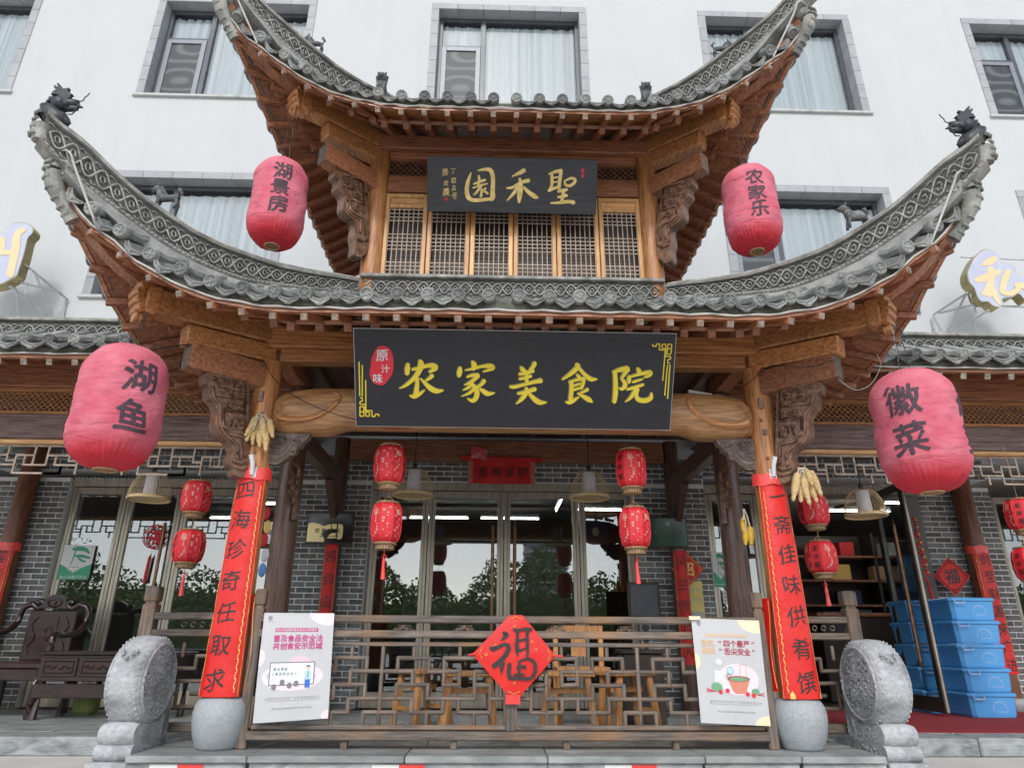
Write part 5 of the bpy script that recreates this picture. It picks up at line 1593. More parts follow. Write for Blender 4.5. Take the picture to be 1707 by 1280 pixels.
# red mat and crates at the right
tag(MB().box(2.75, 7.5, .95, 2.75, FZ+.001, FZ+.012).build('red_mat', 'carpet', origin=(4, 2, FZ)), 'dark red entrance mat on the right wing floor', 'mat')
def crate_proto():
    t = thing('plastic_crate', 'x', 'crate', (0, 0, 0), 'stacked blue plastic crates')
    m = MB(); w0, w1, d0, d1, h = .215, .235, .19, .205, .195
    def ring(w_, d_, z, ch=.03): return [(-w_+ch, -d_, z), (w_-ch, -d_, z), (w_, -d_+ch, z), (w_, d_-ch, z), (w_-ch, d_, z), (-w_+ch, d_, z), (-w_, d_-ch, z), (-w_, -d_+ch, z)]
    R_ = [ring(w0, d0, 0), ring(w0+.008, d0+.005, .02), ring(w1, d1, h)]
    m.add([p for r in R_ for p in r], [[0, 1, 2, 3, 4, 5, 6, 7], list(range(16, 24))]+[[a*8+k, a*8+(k+1) % 8, (a+1)*8+(k+1) % 8, (a+1)*8+k] for a in range(2) for k in range(8)])
    m.build('crate_body', 'blue', t)
    m = MB(); R_ = [ring(w1+.014, d1+.014, h-.006), ring(w1+.014, d1+.014, h+.014), ring(w1+.002, d1+.002, h+.024)]
    m.add([p for r in R_ for p in r], [[0, 1, 2, 3, 4, 5, 6, 7], list(range(16, 24))]+[[a*8+k, a*8+(k+1) % 8, (a+1)*8+(k+1) % 8, (a+1)*8+k] for a in range(2) for k in range(8)])
    m.build('lid', 'blue', t)
    for s_ in (-1, 1):
        m = MB(); x = -w1+.02 if s_ < 0 else w1-.12
        m.tube([(x, -d1-.012, h-.0), (x, -d1-.030, h-.004), (x, -d1-.034, h-.03), (x+.10, -d1-.034, h-.03), (x+.10, -d1-.030, h-.004), (x+.10, -d1-.012, h)], .007, 6)
        if s_ < 0: m.build('clip_handle', mat('pale_blue_handle', (.34, .50, .74), (.42, .58, .80), rough=.35), t, smooth=True)
    m = MB()
    for i in range(11):
        a = pi*(i+.5)/11
        put_glyph(m, '食品专用周转箱配送中心洁'[i], (lambda a: lambda u, v_: V((.045+.075*cos(pi-a)+u*sin(a)-v_*cos(a)*-1*0-v_*cos(a), -d1*.985-.004, .055+.085*sin(a)+v_*sin(a)+u*cos(a))))(a), .017)
    textline(m, '密封保鲜箱', (.06, -d1*.972-.004, .05), X3, Z3, .015, .022, (0, 0, 0))
    m.build('worn_print', mat('worn_white_print', (.42, .60, .80), (.60, .74, .88), rough=.6), t)
    return t
crate = crate_proto()
rows = ['topmost', 'second from the top', 'third from the top', 'fourth from the top', 'bottom']
bl_ = P(1665, 1200, 2.05)
first = True
for k in range(5):
    z = FZ+.014+(4-k)*.224; x = bl_.x-.02+random.uniform(-.006, .006)
    lb = rows[k]+' crate of the right, nearer stack of blue crates'
    if first: crate.location = (x, 2.22, z); crate['label'] = lb; crate.rotation_euler = (0, 0, .02); first = False
    else: copy_to(crate, (x, 2.22+random.uniform(-.006, .006), z), lb, random.uniform(-.03, .03))
for k in range(5):
    z = FZ+.014+(4-k)*.224
    copy_to(crate, (P(1538, 1150, 2.46).x+.25, 2.66, z), rows[k]+' crate of the left stack seen through the open glass door', random.uniform(-.02, .02))

# drum stones
def drum(sg, label):
    t = thing('drum_stone', label, 'stone carving', (sg*2.55, -.02, -.09), 'carved drum stones flanking the porch')
    cx = sg*2.55; T = .115; zc, R_ = .455, .268; yc = -.0
    prof = [(R_-.04, -T-.0), (R_-.02, -T), (R_, -T+.015), (R_+.018, -T*.5), (R_+.022, 0), (R_+.018, T*.5), (R_, T-.015), (R_-.02, T), (R_-.04, T)]
    MB().lathe([(.001, -T)]+prof+[(.001, T)], 56, (cx, yc, zc), (1, 0, 0)).build('drum', 'drum', t, smooth=True)
    m = MB()
    for e in (-1, 1):
        for k in range(40):
            a = 2*pi*k/40
            m.sphere((cx+e*(T-.022), yc+(R_+.006)*cos(a), zc+(R_+.006)*sin(a)), .0085, 6, 4)
    tag(m.build('studs', 'drum', t, smooth=True), kind='stuff')
    for e in (-1, 1):
        m = MB()
        m.tube([(cx+e*(T+.002), yc+(R_-.035)*cos(a), zc+(R_-.035)*sin(a)) for a in [2*pi*i/40 for i in range(40)]], .011, 6, closed=True)
        m.tube([(cx+e*(T+.001), yc+(R_-.055)*cos(a), zc+(R_-.055)*sin(a)) for a in [2*pi*i/40 for i in range(40)]], .005, 5, closed=True)
        rnd = random.Random(3+sg)
        for k in range(75):
            r = (R_-.075)*sqrt(rnd.random()); a = rnd.random()*2*pi; y, z = yc+r*cos(a), zc+r*sin(a)
            w_ = rnd.uniform(.016, .038); a0 = rnd.random()*6
            pts = [(cx+e*(T+.002), y+w_*(1-.12*i)*cos(a0+i*.8), z+w_*(1-.12*i)*sin(a0+i*.8)) for i in range(7)]
            m.tube(pts, [.005+.006*(i/6) for i in range(7)], 5)
        tag(m.build('carved_relief', 'drum', t, smooth=True), kind='stuff')
    # scroll cushions under the drum
    m = MB(); m.tube([(cx-T, yc-.165, .145), (cx-T*.6, yc-.165, .145), (cx+T*.6, yc-.165, .145), (cx+T, yc-.165, .145)], [.058, .072, .072, .058], 18)
    m.tube([(cx-T-.004, yc-.18, .04), (cx+T+.004, yc-.18, .04)], .050, 16)
    m.build('scroll_cushion', 'drum', t, smooth=True)
    body = [(-.17, -.0), (-.16, .09), (-.19, .14), (-.14, .2), (.0, .19), (.15, .2), (.20, .36), (.24, .42), (.27, .36), (.27, 0)]
    MB().prism(body, (cx-T*.97, yc, .0), Y3, Z3, X3*(T*1.94)).build('carved_body', 'drum', t)
    m = MB()
    for e in (-1, 1):
        for k in range(46):
            y = yc+random.uniform(-.10, .25); z = random.uniform(.02, .17 if y < yc+.15 else .33); a0 = random.random()*6
            m.tube([(cx+e*(T*.97+.002), y+.018*(1-.12*i)*cos(a0+i*.8), z+.018*(1-.12*i)*sin(a0+i*.8)) for i in range(6)], .004, 5)
        for r in (.055, .04): m.tube([(cx+e*(T*.97+.003), yc+.20+r*cos(a), .15+r*1.3*sin(a)) for a in [i*pi/8 for i in range(16)]], .007, 5, closed=True)
    tag(m.build('carved_relief', 'drum', t, smooth=True), kind='stuff')
    MB().box(cx-T-.02, cx+T+.02, yc-.27, yc+.30, -.045, -.008, .008).build('pedestal_cap', 'drum', t)
    MB().box(cx-T-.004, cx+T+.004, yc-.25, yc+.28, -.09, -.046, .006).build('pedestal', 'drum', t)
    # lion mask knocker on the rim
    m = MB(); c = V((cx, yc-(R_+.02)*cos(.55), zc+(R_+.02)*sin(.55)))
    m.sphere(c, .035, 10, 7, (1.2, .6, .9))
    for s_ in (-1, 1):
        m.sphere(c+V((s_*.028, -.02, .022)), .012, 7, 5); m.sphere(c+V((s_*.045, -.0, .04)), .016, 7, 5)
        for k in range(4): m.sphere(c+V((s_*(.045+.006*k), .005, .02-.02*k)), .011, 6, 4)
    m.sphere(c+V((0, -.03, .0)), .013, 7, 5)
    m.tube([c+V((.05*cos(a), -.022-.006*sin(a), -.035+.045*sin(a))) for a in [pi+.3+i*(pi-.6)/8 for i in range(9)]], .007, 6)
    m.build('lion_mask', 'drum', t, smooth=True)
drum(-1, 'grey carved drum stone with lion mask left of the porch')
drum(1, 'grey carved drum stone right of the porch near the blue crates')
# ================================================================== SIGNS
def sym_frame(tl, tr, bl, br, yt, yb):
    a, b, c, d = P(*tl, yt), P(*tr, yt), P(*bl, yb), P(*br, yb)
    wt = ((b.x-a.x)+(d.x-c.x))/4; cx = (a.x+b.x+c.x+d.x)/4
    zt, zb = (a.z+b.z)/2, (c.z+d.z)/2
    up = V((0, yt-yb, zt-zb)); h = up.length; up.normalize(); n = X3.cross(up)   # n faces the viewer? (0,-,..)
    o = V((cx, (yt+yb)/2, (zt+zb)/2))
    if n.y > 0: n = -n
    return o, up, n, wt, h/2
# main board
o, up, n, hw, hh = sym_frame((591, 547), (1128, 558), (593, 708), (1116, 718), -.60, -.20)
sg_ = thing('shop_sign', 'large black board with five yellow characters hung under the lower eave', 'sign', o)
MB().frame(o-n*.02, X3, up, n, hw, hh, .02, .002).build('board', 'black', sg_)
MB().frame(o-n*.022, X3, up, n, hw+.006, hh+.006, .016, .002).build('board_edge', 'steel', sg_)
def on_board(o, n, ox, oy, k, base=.0012):
    def f(x, y, z=0): return PP(ox+x/k, oy+y/k, o+n*(base+z), n)
    return f
A1 = [[(155, 125, 38), (150, 190, 64), (145, 262, 50)], [(210, 200, 28), (300, 185, 40), (400, 155, 44), (485, 152, 60), (512, 185, 60), (430, 235, 26)], [(310, 85, 45), (325, 140, 74), (290, 240, 64), (220, 330, 52), (120, 410, 34), (45, 447, 8)],
      [(275, 310, 40), (275, 400, 50), (262, 500, 60), (240, 545, 50)], [(180, 535, 15), (235, 553, 46), (310, 515, 42), (375, 465, 10)], [(475, 275, 50), (440, 310, 42), (385, 345, 20)], [(315, 315, 12), (370, 370, 38), (450, 445, 62), (530, 480, 58), (615, 470, 14)],
      [(830, 170, 36), (825, 230, 66), (815, 290, 46)], [(985, 95, 26), (1012, 140, 68), (1003, 205, 40)], [(895, 212, 14), (1000, 190, 32), (1120, 160, 36), (1220, 158, 60), (1252, 185, 50), (1130, 230, 16)], [(920, 300, 24), (990, 275, 38), (1070, 275, 46)], [(1070, 280, 45), (1000, 340, 45), (930, 385, 26), (885, 400, 8)],
      [(965, 370, 36), (1020, 430, 52), (1050, 500, 58), (1035, 570, 58), (990, 605, 46), (925, 575, 10)], [(985, 390, 34), (930, 440, 34), (865, 470, 8)], [(1025, 430, 40), (960, 500, 34), (850, 550, 6)], [(1145, 340, 52), (1110, 390, 42), (1050, 430, 30)], [(1080, 445, 20), (1130, 480, 48), (1190, 515, 54), (1280, 505, 10)]]
A2 = [[(185, 140, 20), (205, 170, 45), (235, 200, 34)], [(340, 95, 44), (320, 140, 40), (275, 190, 24)], [(165, 222, 26), (230, 212, 30), (325, 185, 36)], [(170, 275, 26), (230, 262, 30), (300, 242, 30)], [(250, 190, 30), (250, 250, 34), (250, 320, 34)], [(65, 355, 18), (110, 362, 34), (220, 335, 32), (340, 305, 38), (410, 292, 52)],
      [(150, 435, 22), (220, 420, 34), (345, 385, 44)], [(245, 370, 30), (245, 420, 44), (200, 490, 40), (135, 547, 8)], [(270, 420, 24), (320, 480, 44), (390, 530, 50), (470, 530, 8)],
      [(790, 115, 40), (810, 140, 50), (740, 210, 44), (640, 280, 16)], [(820, 150, 30), (880, 220, 36), (950, 275, 46), (1020, 275, 12)], [(800, 225, 20), (825, 255, 38)], [(715, 310, 26), (790, 285, 26), (880, 268, 34)], [(875, 275, 36), (865, 330, 36), (845, 380, 30)], [(750, 352, 16), (835, 325, 20)], [(750, 395, 26), (845, 370, 24)],
      [(738, 300, 40), (740, 400, 42), (728, 500, 42)], [(675, 525, 10), (715, 530, 40), (760, 510, 38), (825, 470, 10)], [(920, 385, 36), (880, 410, 26), (805, 440, 10)], [(810, 430, 12), (870, 465, 36), (930, 500, 50), (970, 528, 12)],
      [(1215, 200, 40), (1222, 320, 46), (1220, 440, 50), (1208, 530, 40)], [(1190, 200, 20), (1270, 175, 44), (1360, 160, 54)], [(1360, 165, 50), (1310, 235, 34), (1290, 270, 24), (1320, 310, 38), (1325, 350, 46), (1290, 385, 30), (1262, 370, 12)], [(1460, 155, 24), (1480, 190, 46), (1475, 225, 30)], [(1375, 240, 30), (1370, 280, 42), (1370, 320, 24)],
      [(1385, 250, 20), (1470, 225, 30), (1595, 202, 42), (1592, 230, 40), (1535, 260, 12)], [(1405, 310, 16), (1440, 300, 26), (1520, 275, 14)], [(1345, 390, 18), (1420, 370, 30), (1530, 335, 24)], [(1450, 375, 32), (1420, 430, 38), (1385, 480, 32), (1330, 525, 8)], [(1470, 380, 30), (1450, 450, 36), (1475, 500, 46), (1550, 510, 48), (1608, 480, 44), (1615, 425, 14)]]
chars = {'first': (A1[:7], 660, 590, 7.76), 'second': (A1[7:], 660, 590, 7.76), 'third': (A2[:9], 840, 590, 6.565), 'fourth': (A2[9:20], 840, 590, 6.565), 'fifth': (A2[20:], 840, 590, 6.565)}
for nm, (st, ox, oy, k) in chars.items():
    # a dark engraved outline, then the yellow acrylic face standing 4 mm proud
    m = MB(); brush(m, [[(x-3, y-3, w_*1.0+15) for x, y, w_ in s_] for s_ in st], on_board(o, n, ox, oy, k, .0006), .00012); m.build('letter_outline', mat('gold_edge_'+nm, (.30, .26, .06), (.42, .36, .10), rough=.4), sg_)
    m = MB(); brush(m, [[(x+1, y+1, w_) for x, y, w_ in s_] for s_ in st], on_board(o, n, ox, oy, k, .005), .00015); m.build('letter', 'yellow', sg_)
f = on_board(o, n, 590, 570, 9.145, .0015)
pts = crm([(x, y, 0) for x, y in ((440, 55), (530, 90), (585, 180), (605, 330), (585, 480), (520, 580), (450, 655), (360, 650), (280, 600), (240, 480), (260, 350), (270, 250), (320, 140), (370, 75), (440, 55))], 4)
seal = MB(); c0 = f(420, 360); ring = [f(x, y) for x, y, _ in pts]
seal.add([c0]+ring, [(0, i, i+1) for i in range(1, len(ring))]); so = seal.build('red_seal', 'red', sg_)
m = MB()
for ch_, x, y, s_ in (('原', 430, 205, .090), ('汁', 480, 410, .062), ('味', 365, 555, .072)):
    c = f(x, y)+n*.001; put_glyph(m, ch_, lambda u, v_: c+X3*u+up*v_, s_, .015, .012, .06)
m.build('seal_writing', 'white', so)
def fret_lines(mir):
    m = MB()
    if not mir:
        g = on_board(o, n, 590, 570, 9.145, .0015)
    else:
        c1 = on_board(o, n, 590, 570, 9.145, .0015)
        def g(x, y, z=0):
            p = c1(x, y, z); d = p-o; a, b = d.dot(X3), d.dot(up)
            return o+X3*(-a-.0)+up*(-b)+n*d.dot(n)
    for ln in ([(78, 300), (90, 825)], [(128, 350), (128, 825)], [(180, 580), (182, 1000)], [(95, 850), (128, 850), (128, 905), (92, 905), (92, 950), (170, 950), (170, 1050)], [(92, 985), (150, 985), (150, 1130), (92, 1130), (92, 1065), (235, 1065), (235, 1130), (182, 1130), (182, 1000)], [(92, 985), (92, 1065)], [(182, 1045), (275, 1045), (275, 1135), (325, 1135), (325, 1100), (380, 1100), (380, 1135)]):
        for a, b in zip(ln, ln[1:]):
            p, q = g(*a), g(*b); m.bar(p, q, .0085, .0022, up=n)
    m.build('corner_fret', 'yellow', sg_)
fret_lines(False); fret_lines(True)
# upper board
o, up, n, hw, hh = sym_frame((711, 260), (997, 266), (713, 353), (993, 358), .14, .40)
s2 = thing('shop_sign', 'smaller black lacquer board with three gilt characters above the lattice windows', 'sign', o)
MB().frame(o-n*.02, X3, up, n, hw, hh, .02, .004).build('board', 'blackwood', s2)
B = [[(1185, 225, 18), (1240, 202, 28), (1300, 190, 32)], [(1210, 215, 24), (1212, 280, 28), (1207, 340, 28), (1180, 378, 22)], [(1297, 195, 28), (1285, 270, 32), (1275, 370, 28)], [(1215, 258, 12), (1280, 248, 14)], [(1215, 300, 12), (1280, 290, 14)], [(1180, 380, 20), (1230, 355, 24), (1290, 330, 20)],
     [(1330, 280, 18), (1335, 318, 24), (1370, 330, 28), (1410, 310, 28), (1425, 275, 26), (1390, 260, 24), (1330, 285, 16)], [(1265, 385, 18), (1300, 375, 30), (1350, 365, 28)], [(1320, 370, 28), (1310, 430, 32), (1300, 480, 28)], [(1265, 435, 22), (1350, 418, 28)], [(1200, 490, 14), (1280, 485, 28), (1370, 475, 32), (1415, 487, 36)],
     [(960, 185, 40), (930, 205, 38), (845, 245, 12)], [(795, 350, 14), (850, 345, 26), (930, 300, 30), (1000, 280, 40)], [(915, 260, 20), (925, 330, 40), (915, 420, 46), (910, 485, 18)], [(900, 340, 32), (860, 400, 30), (800, 465, 12)], [(950, 340, 22), (1000, 390, 36), (1055, 428, 42), (1085, 442, 12)],
     [(470, 210, 12), (445, 280, 32), (430, 360, 38), (442, 430, 42), (480, 460, 34), (560, 460, 34), (640, 450, 28)], [(530, 190, 12), (600, 180, 30), (650, 190, 38), (670, 260, 38), (668, 360, 40), (665, 440, 46), (640, 455, 26)], [(490, 315, 12), (530, 300, 22), (600, 275, 24)], [(540, 235, 18), (545, 290, 26), (530, 320, 18)],
     [(485, 350, 12), (560, 325, 20), (620, 310, 12)], [(560, 330, 24), (520, 390, 22), (490, 415, 8)], [(570, 360, 22), (560, 430, 24)], [(600, 350, 20), (590, 390, 18)], [(600, 380, 12), (622, 402, 22)]]
f2 = on_board(o, n, 700, 250, 5.506, .001)
for nm, a, b in (('first', 0, 11), ('second', 11, 16), ('third', 16, 25)):
    m = MB(); brush(m, B[a:b], f2, .0003); m.build('letter', 'gold', s2)
m = MB()
for ch_, x, y, s_ in (('丁', 305, 195, .055), ('酉', 312, 280, .055), ('孟', 312, 350, .05), ('冬', 318, 420, .065), ('墨', 232, 205, .065), ('成', 238, 305, .05), ('義', 240, 385, .075)):
    c = f2(x, y); put_glyph(m, ch_, lambda u, v_: c+X3*u+up*v_, s_, 0, .03, .1, narrow=.9)
m.build('signature', 'gold', s2)
m = MB()
for ch_, x, y, s_ in (('印', 240, 455, .035), ('墨', 1495, 195, .04), ('林', 1495, 240, .04)):
    c = f2(x, y); put_glyph(m, ch_, lambda u, v_: c+X3*u+up*v_, s_, .02, narrow=.8)
m.build('seal_stamp', 'red', s2)

# channel-letter signs on trusses at both edges
M['lit'] = mat('cream_acrylic_face', (.70, .54, .30), (.76, .60, .36), rough=.3)
M['pearl'] = mat('pearl_acrylic_face', (.42, .45, .58), (.52, .52, .60), rough=.3)
M['brass'] = mat('brass_letter_side', (.30, .25, .12), (.42, .36, .18), rough=.35, metal=.7)
def chan(lb, ox, oy, k, outline, strokes, Y, extra):
    pts = [P(ox+x/k, oy+y/k, Y) for x, y in outline]
    c = sum(pts, V((0, 0, 0)))/len(pts)
    t = thing('channel_letter', lb, 'sign', c, 'illuminated letters on steel trusses')
    q = [(p.x, p.z) for p, _ in [(V(a), 0) for a in crm([tuple(p) for p in pts]+[tuple(pts[0])], 4)[:-1]]]
    MB().prism(q, (0, Y, 0), X3, Z3, V((0, .14, 0))).build('letter_body', 'brass', t)
    cx = sum(a for a, _ in q)/len(q); cz = sum(b for _, b in q)/len(q)
    MB().prism([(cx+(a-cx)*.975, cz+(b-cz)*.975) for a, b in q], (0, Y-.004, 0), X3, Z3, V((0, .004, 0))).build('letter_face', 'pearl', t)
    m = MB(); brush(m, strokes, lambda x, y, z=0: P(ox+x/k, oy+y/k, Y)+V((0, -.006-z, 0)), .0006); m.build('letter_stroke', 'lit', t)
    for pts_, r in extra:
        pass
    return t
chan('cream edged illuminated letter at the left edge of the white wall', 0, 360, 6.4, [(-420, 300), (-300, 160), (-120, 150), (0, 170), (85, 175), (120, 90), (220, 68), (310, 85), (355, 140), (345, 190), (300, 240), (260, 400), (210, 560), (180, 640), (100, 690), (0, 735), (-200, 760), (-400, 700)],
     [[(-330, 300, 50), (-340, 450, 50), (-380, 620, 30)], [(-200, 230, 60), (-200, 400, 60), (-210, 660, 50)], [(20, 240, 70), (30, 330, 60), (0, 400, 50)], [(-120, 380, 40), (-20, 400, 60)], [(270, 150, 40), (190, 200, 80), (170, 350, 90), (110, 640, 80)], [(0, 390, 60), (150, 400, 50)], [(-100, 260, 50), (-110, 330, 30)]], 2.3, [])
chan('cream flower-edged illuminated letter at the right edge of the white wall', 1550, 400, 7.11, [(610, 125), (680, 110), (780, 160), (830, 230), (835, 270), (930, 280), (1010, 330), (1035, 420), (1120, 440), (1230, 520), (1250, 640), (1150, 720), (1060, 640), (980, 680), (860, 700), (865, 760), (820, 800), (740, 780), (690, 735), (610, 735), (560, 680), (520, 570), (460, 500), (440, 400), (470, 310), (530, 200)],
     [[(780, 220, 60), (700, 260, 90), (610, 300, 20)], [(530, 480, 30), (620, 460, 90), (820, 380, 60)], [(720, 330, 70), (720, 500, 90), (700, 660, 80)], [(690, 540, 60), (640, 640, 50), (600, 620, 10)], [(740, 600, 70), (790, 700, 60), (830, 770, 20)], [(930, 370, 70), (880, 480, 80), (850, 620, 70)], [(850, 620, 60), (950, 640, 60), (1060, 580, 60)], [(1010, 540, 60), (1150, 560, 80), (1210, 640, 60)]], 2.3, [])
for sg, lb, L_ in ((-1, 'galvanised steel truss that carries the left illuminated letter', [((250, 505, 2.35), (730, 900, 2.98)), ((100, 745, 2.35), (640, 1165, 2.98)), ((335, 580, 2.45), (262, 835, 2.5)), ((375, 610, 2.5), (575, 1095, 2.85)), ((215, 710, 2.4), (650, 815, 2.85)), ((705, 900, 2.97), (665, 1110, 2.97))]),
                   (1, 'galvanised steel truss that carries the right illuminated letter', [((45, 885, 2.98), (445, 625, 2.35)), ((90, 1235, 2.98), (700, 830, 2.35)), ((430, 640, 2.4), (185, 1130, 2.85)), ((110, 870, 2.9), (510, 770, 2.4)), ((20, 930, 2.97), (85, 1225, 2.97)), ((365, 200, 2.45), (1120, 235, 2.45)), ((860, 785, 2.45), (1116, 795, 2.45)), ((480, 640, 2.38), (550, 870, 2.45))])):
    ox, oy, k = (0, 360, 6.4) if sg < 0 else (1550, 400, 7.11)
    a0 = P(ox+L_[0][0][0]/k, oy+L_[0][0][1]/k, L_[0][0][2])
    t = thing('steel_truss', lb, 'bracket', a0, 'steel sign trusses')
    for (x0, y0, d0), (x1, y1, d1) in L_:
        a, b = P(ox+x0/k, oy+y0/k, d0), P(ox+x1/k, oy+y1/k, d1)
        m = MB(); m.bar(a, b, .022, .022, ch=.002); m.build('truss_bar', 'steel', t, origin=a)
    m = MB()
    w0 = ((140, 735), (180, 800), (185, 1000), (195, 1140)) if sg < 0 else ((545, 790), (530, 850), (545, 1050), (555, 1270))
    m.tube([V(a) for a in crm([tuple(P(ox+x/k, oy+y/k, 2.42)) for x, y in w0], 4)], .006, 6); m.build('power_cable', 'wiregrey', t)

# ================================================================== LANTERNS
def lantern(name, label, c, R_, H_, text, ang, size, gap, group, kind_='cloth'):
    """big fabric lantern centred on c; text round the face at angle ang (0 = toward the court, + = right)"""
    t = thing(name, label, 'lantern', c, group)
    rs = random.Random(label)
    ph = rs.random()*6
    rc = .42*R_
    prof = []
    N_ = 40
    for i in range(N_+1):
        v_ = i/N_; z = -H_/2+H_*v_
        d = min(z+H_/2, H_/2-z); rb = min(R_*.95, .30*H_)
        if d < rb: r = R_-rb*.88+ (rb*.88)*sqrt(max(0, 1-((rb-d)/rb)**2))
        else: r = R_+.006*sin(z*9+ph)
        prof.append((max(r, rc*.6), z))
    def fn(th, h, r):
        lo_ = max(0, 1-(h+H_/2)/(.20*H_)); hi_ = max(0, 1-(H_/2-h)/(.16*H_))
        w_ = .022*R_*(sin(th*41+ph+3*h)+.5*sin(th*67))*lo_**.7*1.5+.014*R_*sin(th*47+ph)*hi_*1.5
        w_ += .016*R_*sin(th*3+h*14+ph)+.010*R_*sin(th*7-h*22+ph)+.006*R_*sin(h*60+2*sin(th*5)+ph)+.010*R_*max(0, sin(th*5+h*31+ph))**3
        return r+w_
    m = MB(); m.lathe(prof, 150, c, fn=fn)
    m.f = m.f[:-2]; m.m = m.m[:-2]
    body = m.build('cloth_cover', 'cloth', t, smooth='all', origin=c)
    m = MB()
    r0 = prof[0][0]*.98
    m.tube([c+V((r0*cos(a), r0*sin(a), -H_/2)) for a in [2*pi*i/24 for i in range(24)]], .008, 6, closed=True)
    for k in range(-4, 5):
        x = r0*k/5; y = sqrt(max(0, r0*r0-x*x))
        m.tube([c+V((x, -y, -H_/2+.004)), c+V((x, y, -H_/2+.004))], .0025, 4); m.tube([c+V((-y, x, -H_/2+.006)), c+V((y, x, -H_/2+.006))], .0025, 4)
    m.build('bottom_ring', 'lanband', t)
    m = MB(); m.lathe([(r0*.98, -H_/2+.012), (r0*.6, -H_/2+.05), (.001, -H_/2+.06)], 20, c); m.build('lamp_well', 'redpaperold', t)
    m = MB(); m.lathe([(.02, H_/2-.01), (prof[-1][0], H_/2-.004), (prof[-1][0]*.9, H_/2+.01), (.02, H_/2+.012)], 20, c); m.build('top_ring', 'ridgedark', t)
    m = MB()
    def srf(aa, dz):
        z = max(-H_/2, min(H_/2, dz)); 
        r = interp(z, [p[1] for p in prof], [p[0] for p in prof])
        # same wrinkles as the cloth: lathe angle measured like this
        return c+V((sin(aa)*(fr(aa, z, r)+.0035), -cos(aa)*(fr(aa, z, r)+.0035), z))
    def fr(aa, z, r):
        # lathe axes: a = Z x Y = -X ; d = Z x a = -Y  -> point = -X cos + -Y sin
        th = atan2(cos(aa), -sin(aa))
        return fn(th, z, r)
    L_ = len(text)
    for i, ch_ in enumerate(text):
        z0 = gap*((L_-1)/2-i)+.02
        put_glyph(m, ch_, lambda u, v_: srf(ang+u/R_, z0+v_), size, .022, .02, .05, sub=12)
    wr = m.build('brush_writing', 'inklantern', body)
    m = MB()
    for i, ch_ in enumerate(text):          # the same words on the far side of the lantern
        z0 = gap*((L_-1)/2-i)+.02
        put_glyph(m, ch_, lambda u, v_: srf(ang+(1.8 if ang < -.2 else -2.2)+u/R_, z0+v_), size, .022, .02, .05, sub=12)
    m.build('brush_writing', 'inklantern', body)
    return t
def hang(t, p, q, r=.003, k=3, nm='hanging_cord', sag=.0):
    m = MB(); pts = [p+(q-p)*(i/8)+V((.006*sin(i*2.2), 0, -sag*sin(pi*i/8))) for i in range(9)]
    m.tube(pts, r, 5); return m.build(nm, 'wire', t)
cUL = P(464, 340, -.15); cUR = P(1252, 350, -.15); cLL = P(199, 678, -.78); cLR = P(1531, 717, -.78)
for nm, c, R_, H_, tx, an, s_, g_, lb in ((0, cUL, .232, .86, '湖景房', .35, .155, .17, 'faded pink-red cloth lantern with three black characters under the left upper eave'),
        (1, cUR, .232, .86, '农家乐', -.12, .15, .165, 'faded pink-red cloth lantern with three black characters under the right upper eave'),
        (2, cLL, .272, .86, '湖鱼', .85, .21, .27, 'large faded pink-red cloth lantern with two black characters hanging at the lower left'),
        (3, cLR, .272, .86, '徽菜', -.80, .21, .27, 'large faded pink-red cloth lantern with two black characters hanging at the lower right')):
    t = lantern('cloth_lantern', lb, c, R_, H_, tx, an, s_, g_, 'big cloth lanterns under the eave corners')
    sgx = -1 if c.x < 0 else 1
    hk = V((sgx*2.08, -.10, 5.35)) if nm < 2 else V((sgx*2.70, -.74, 2.88))
    top = c+V((0, 0, H_/2))
    hang(t, top+V((.03, 0, 0)), V((c.x+.03, c.y, hk.z)), .0035); hang(t, top-V((.04, 0, 0)), V((c.x-.01, c.y, hk.z)), .003)

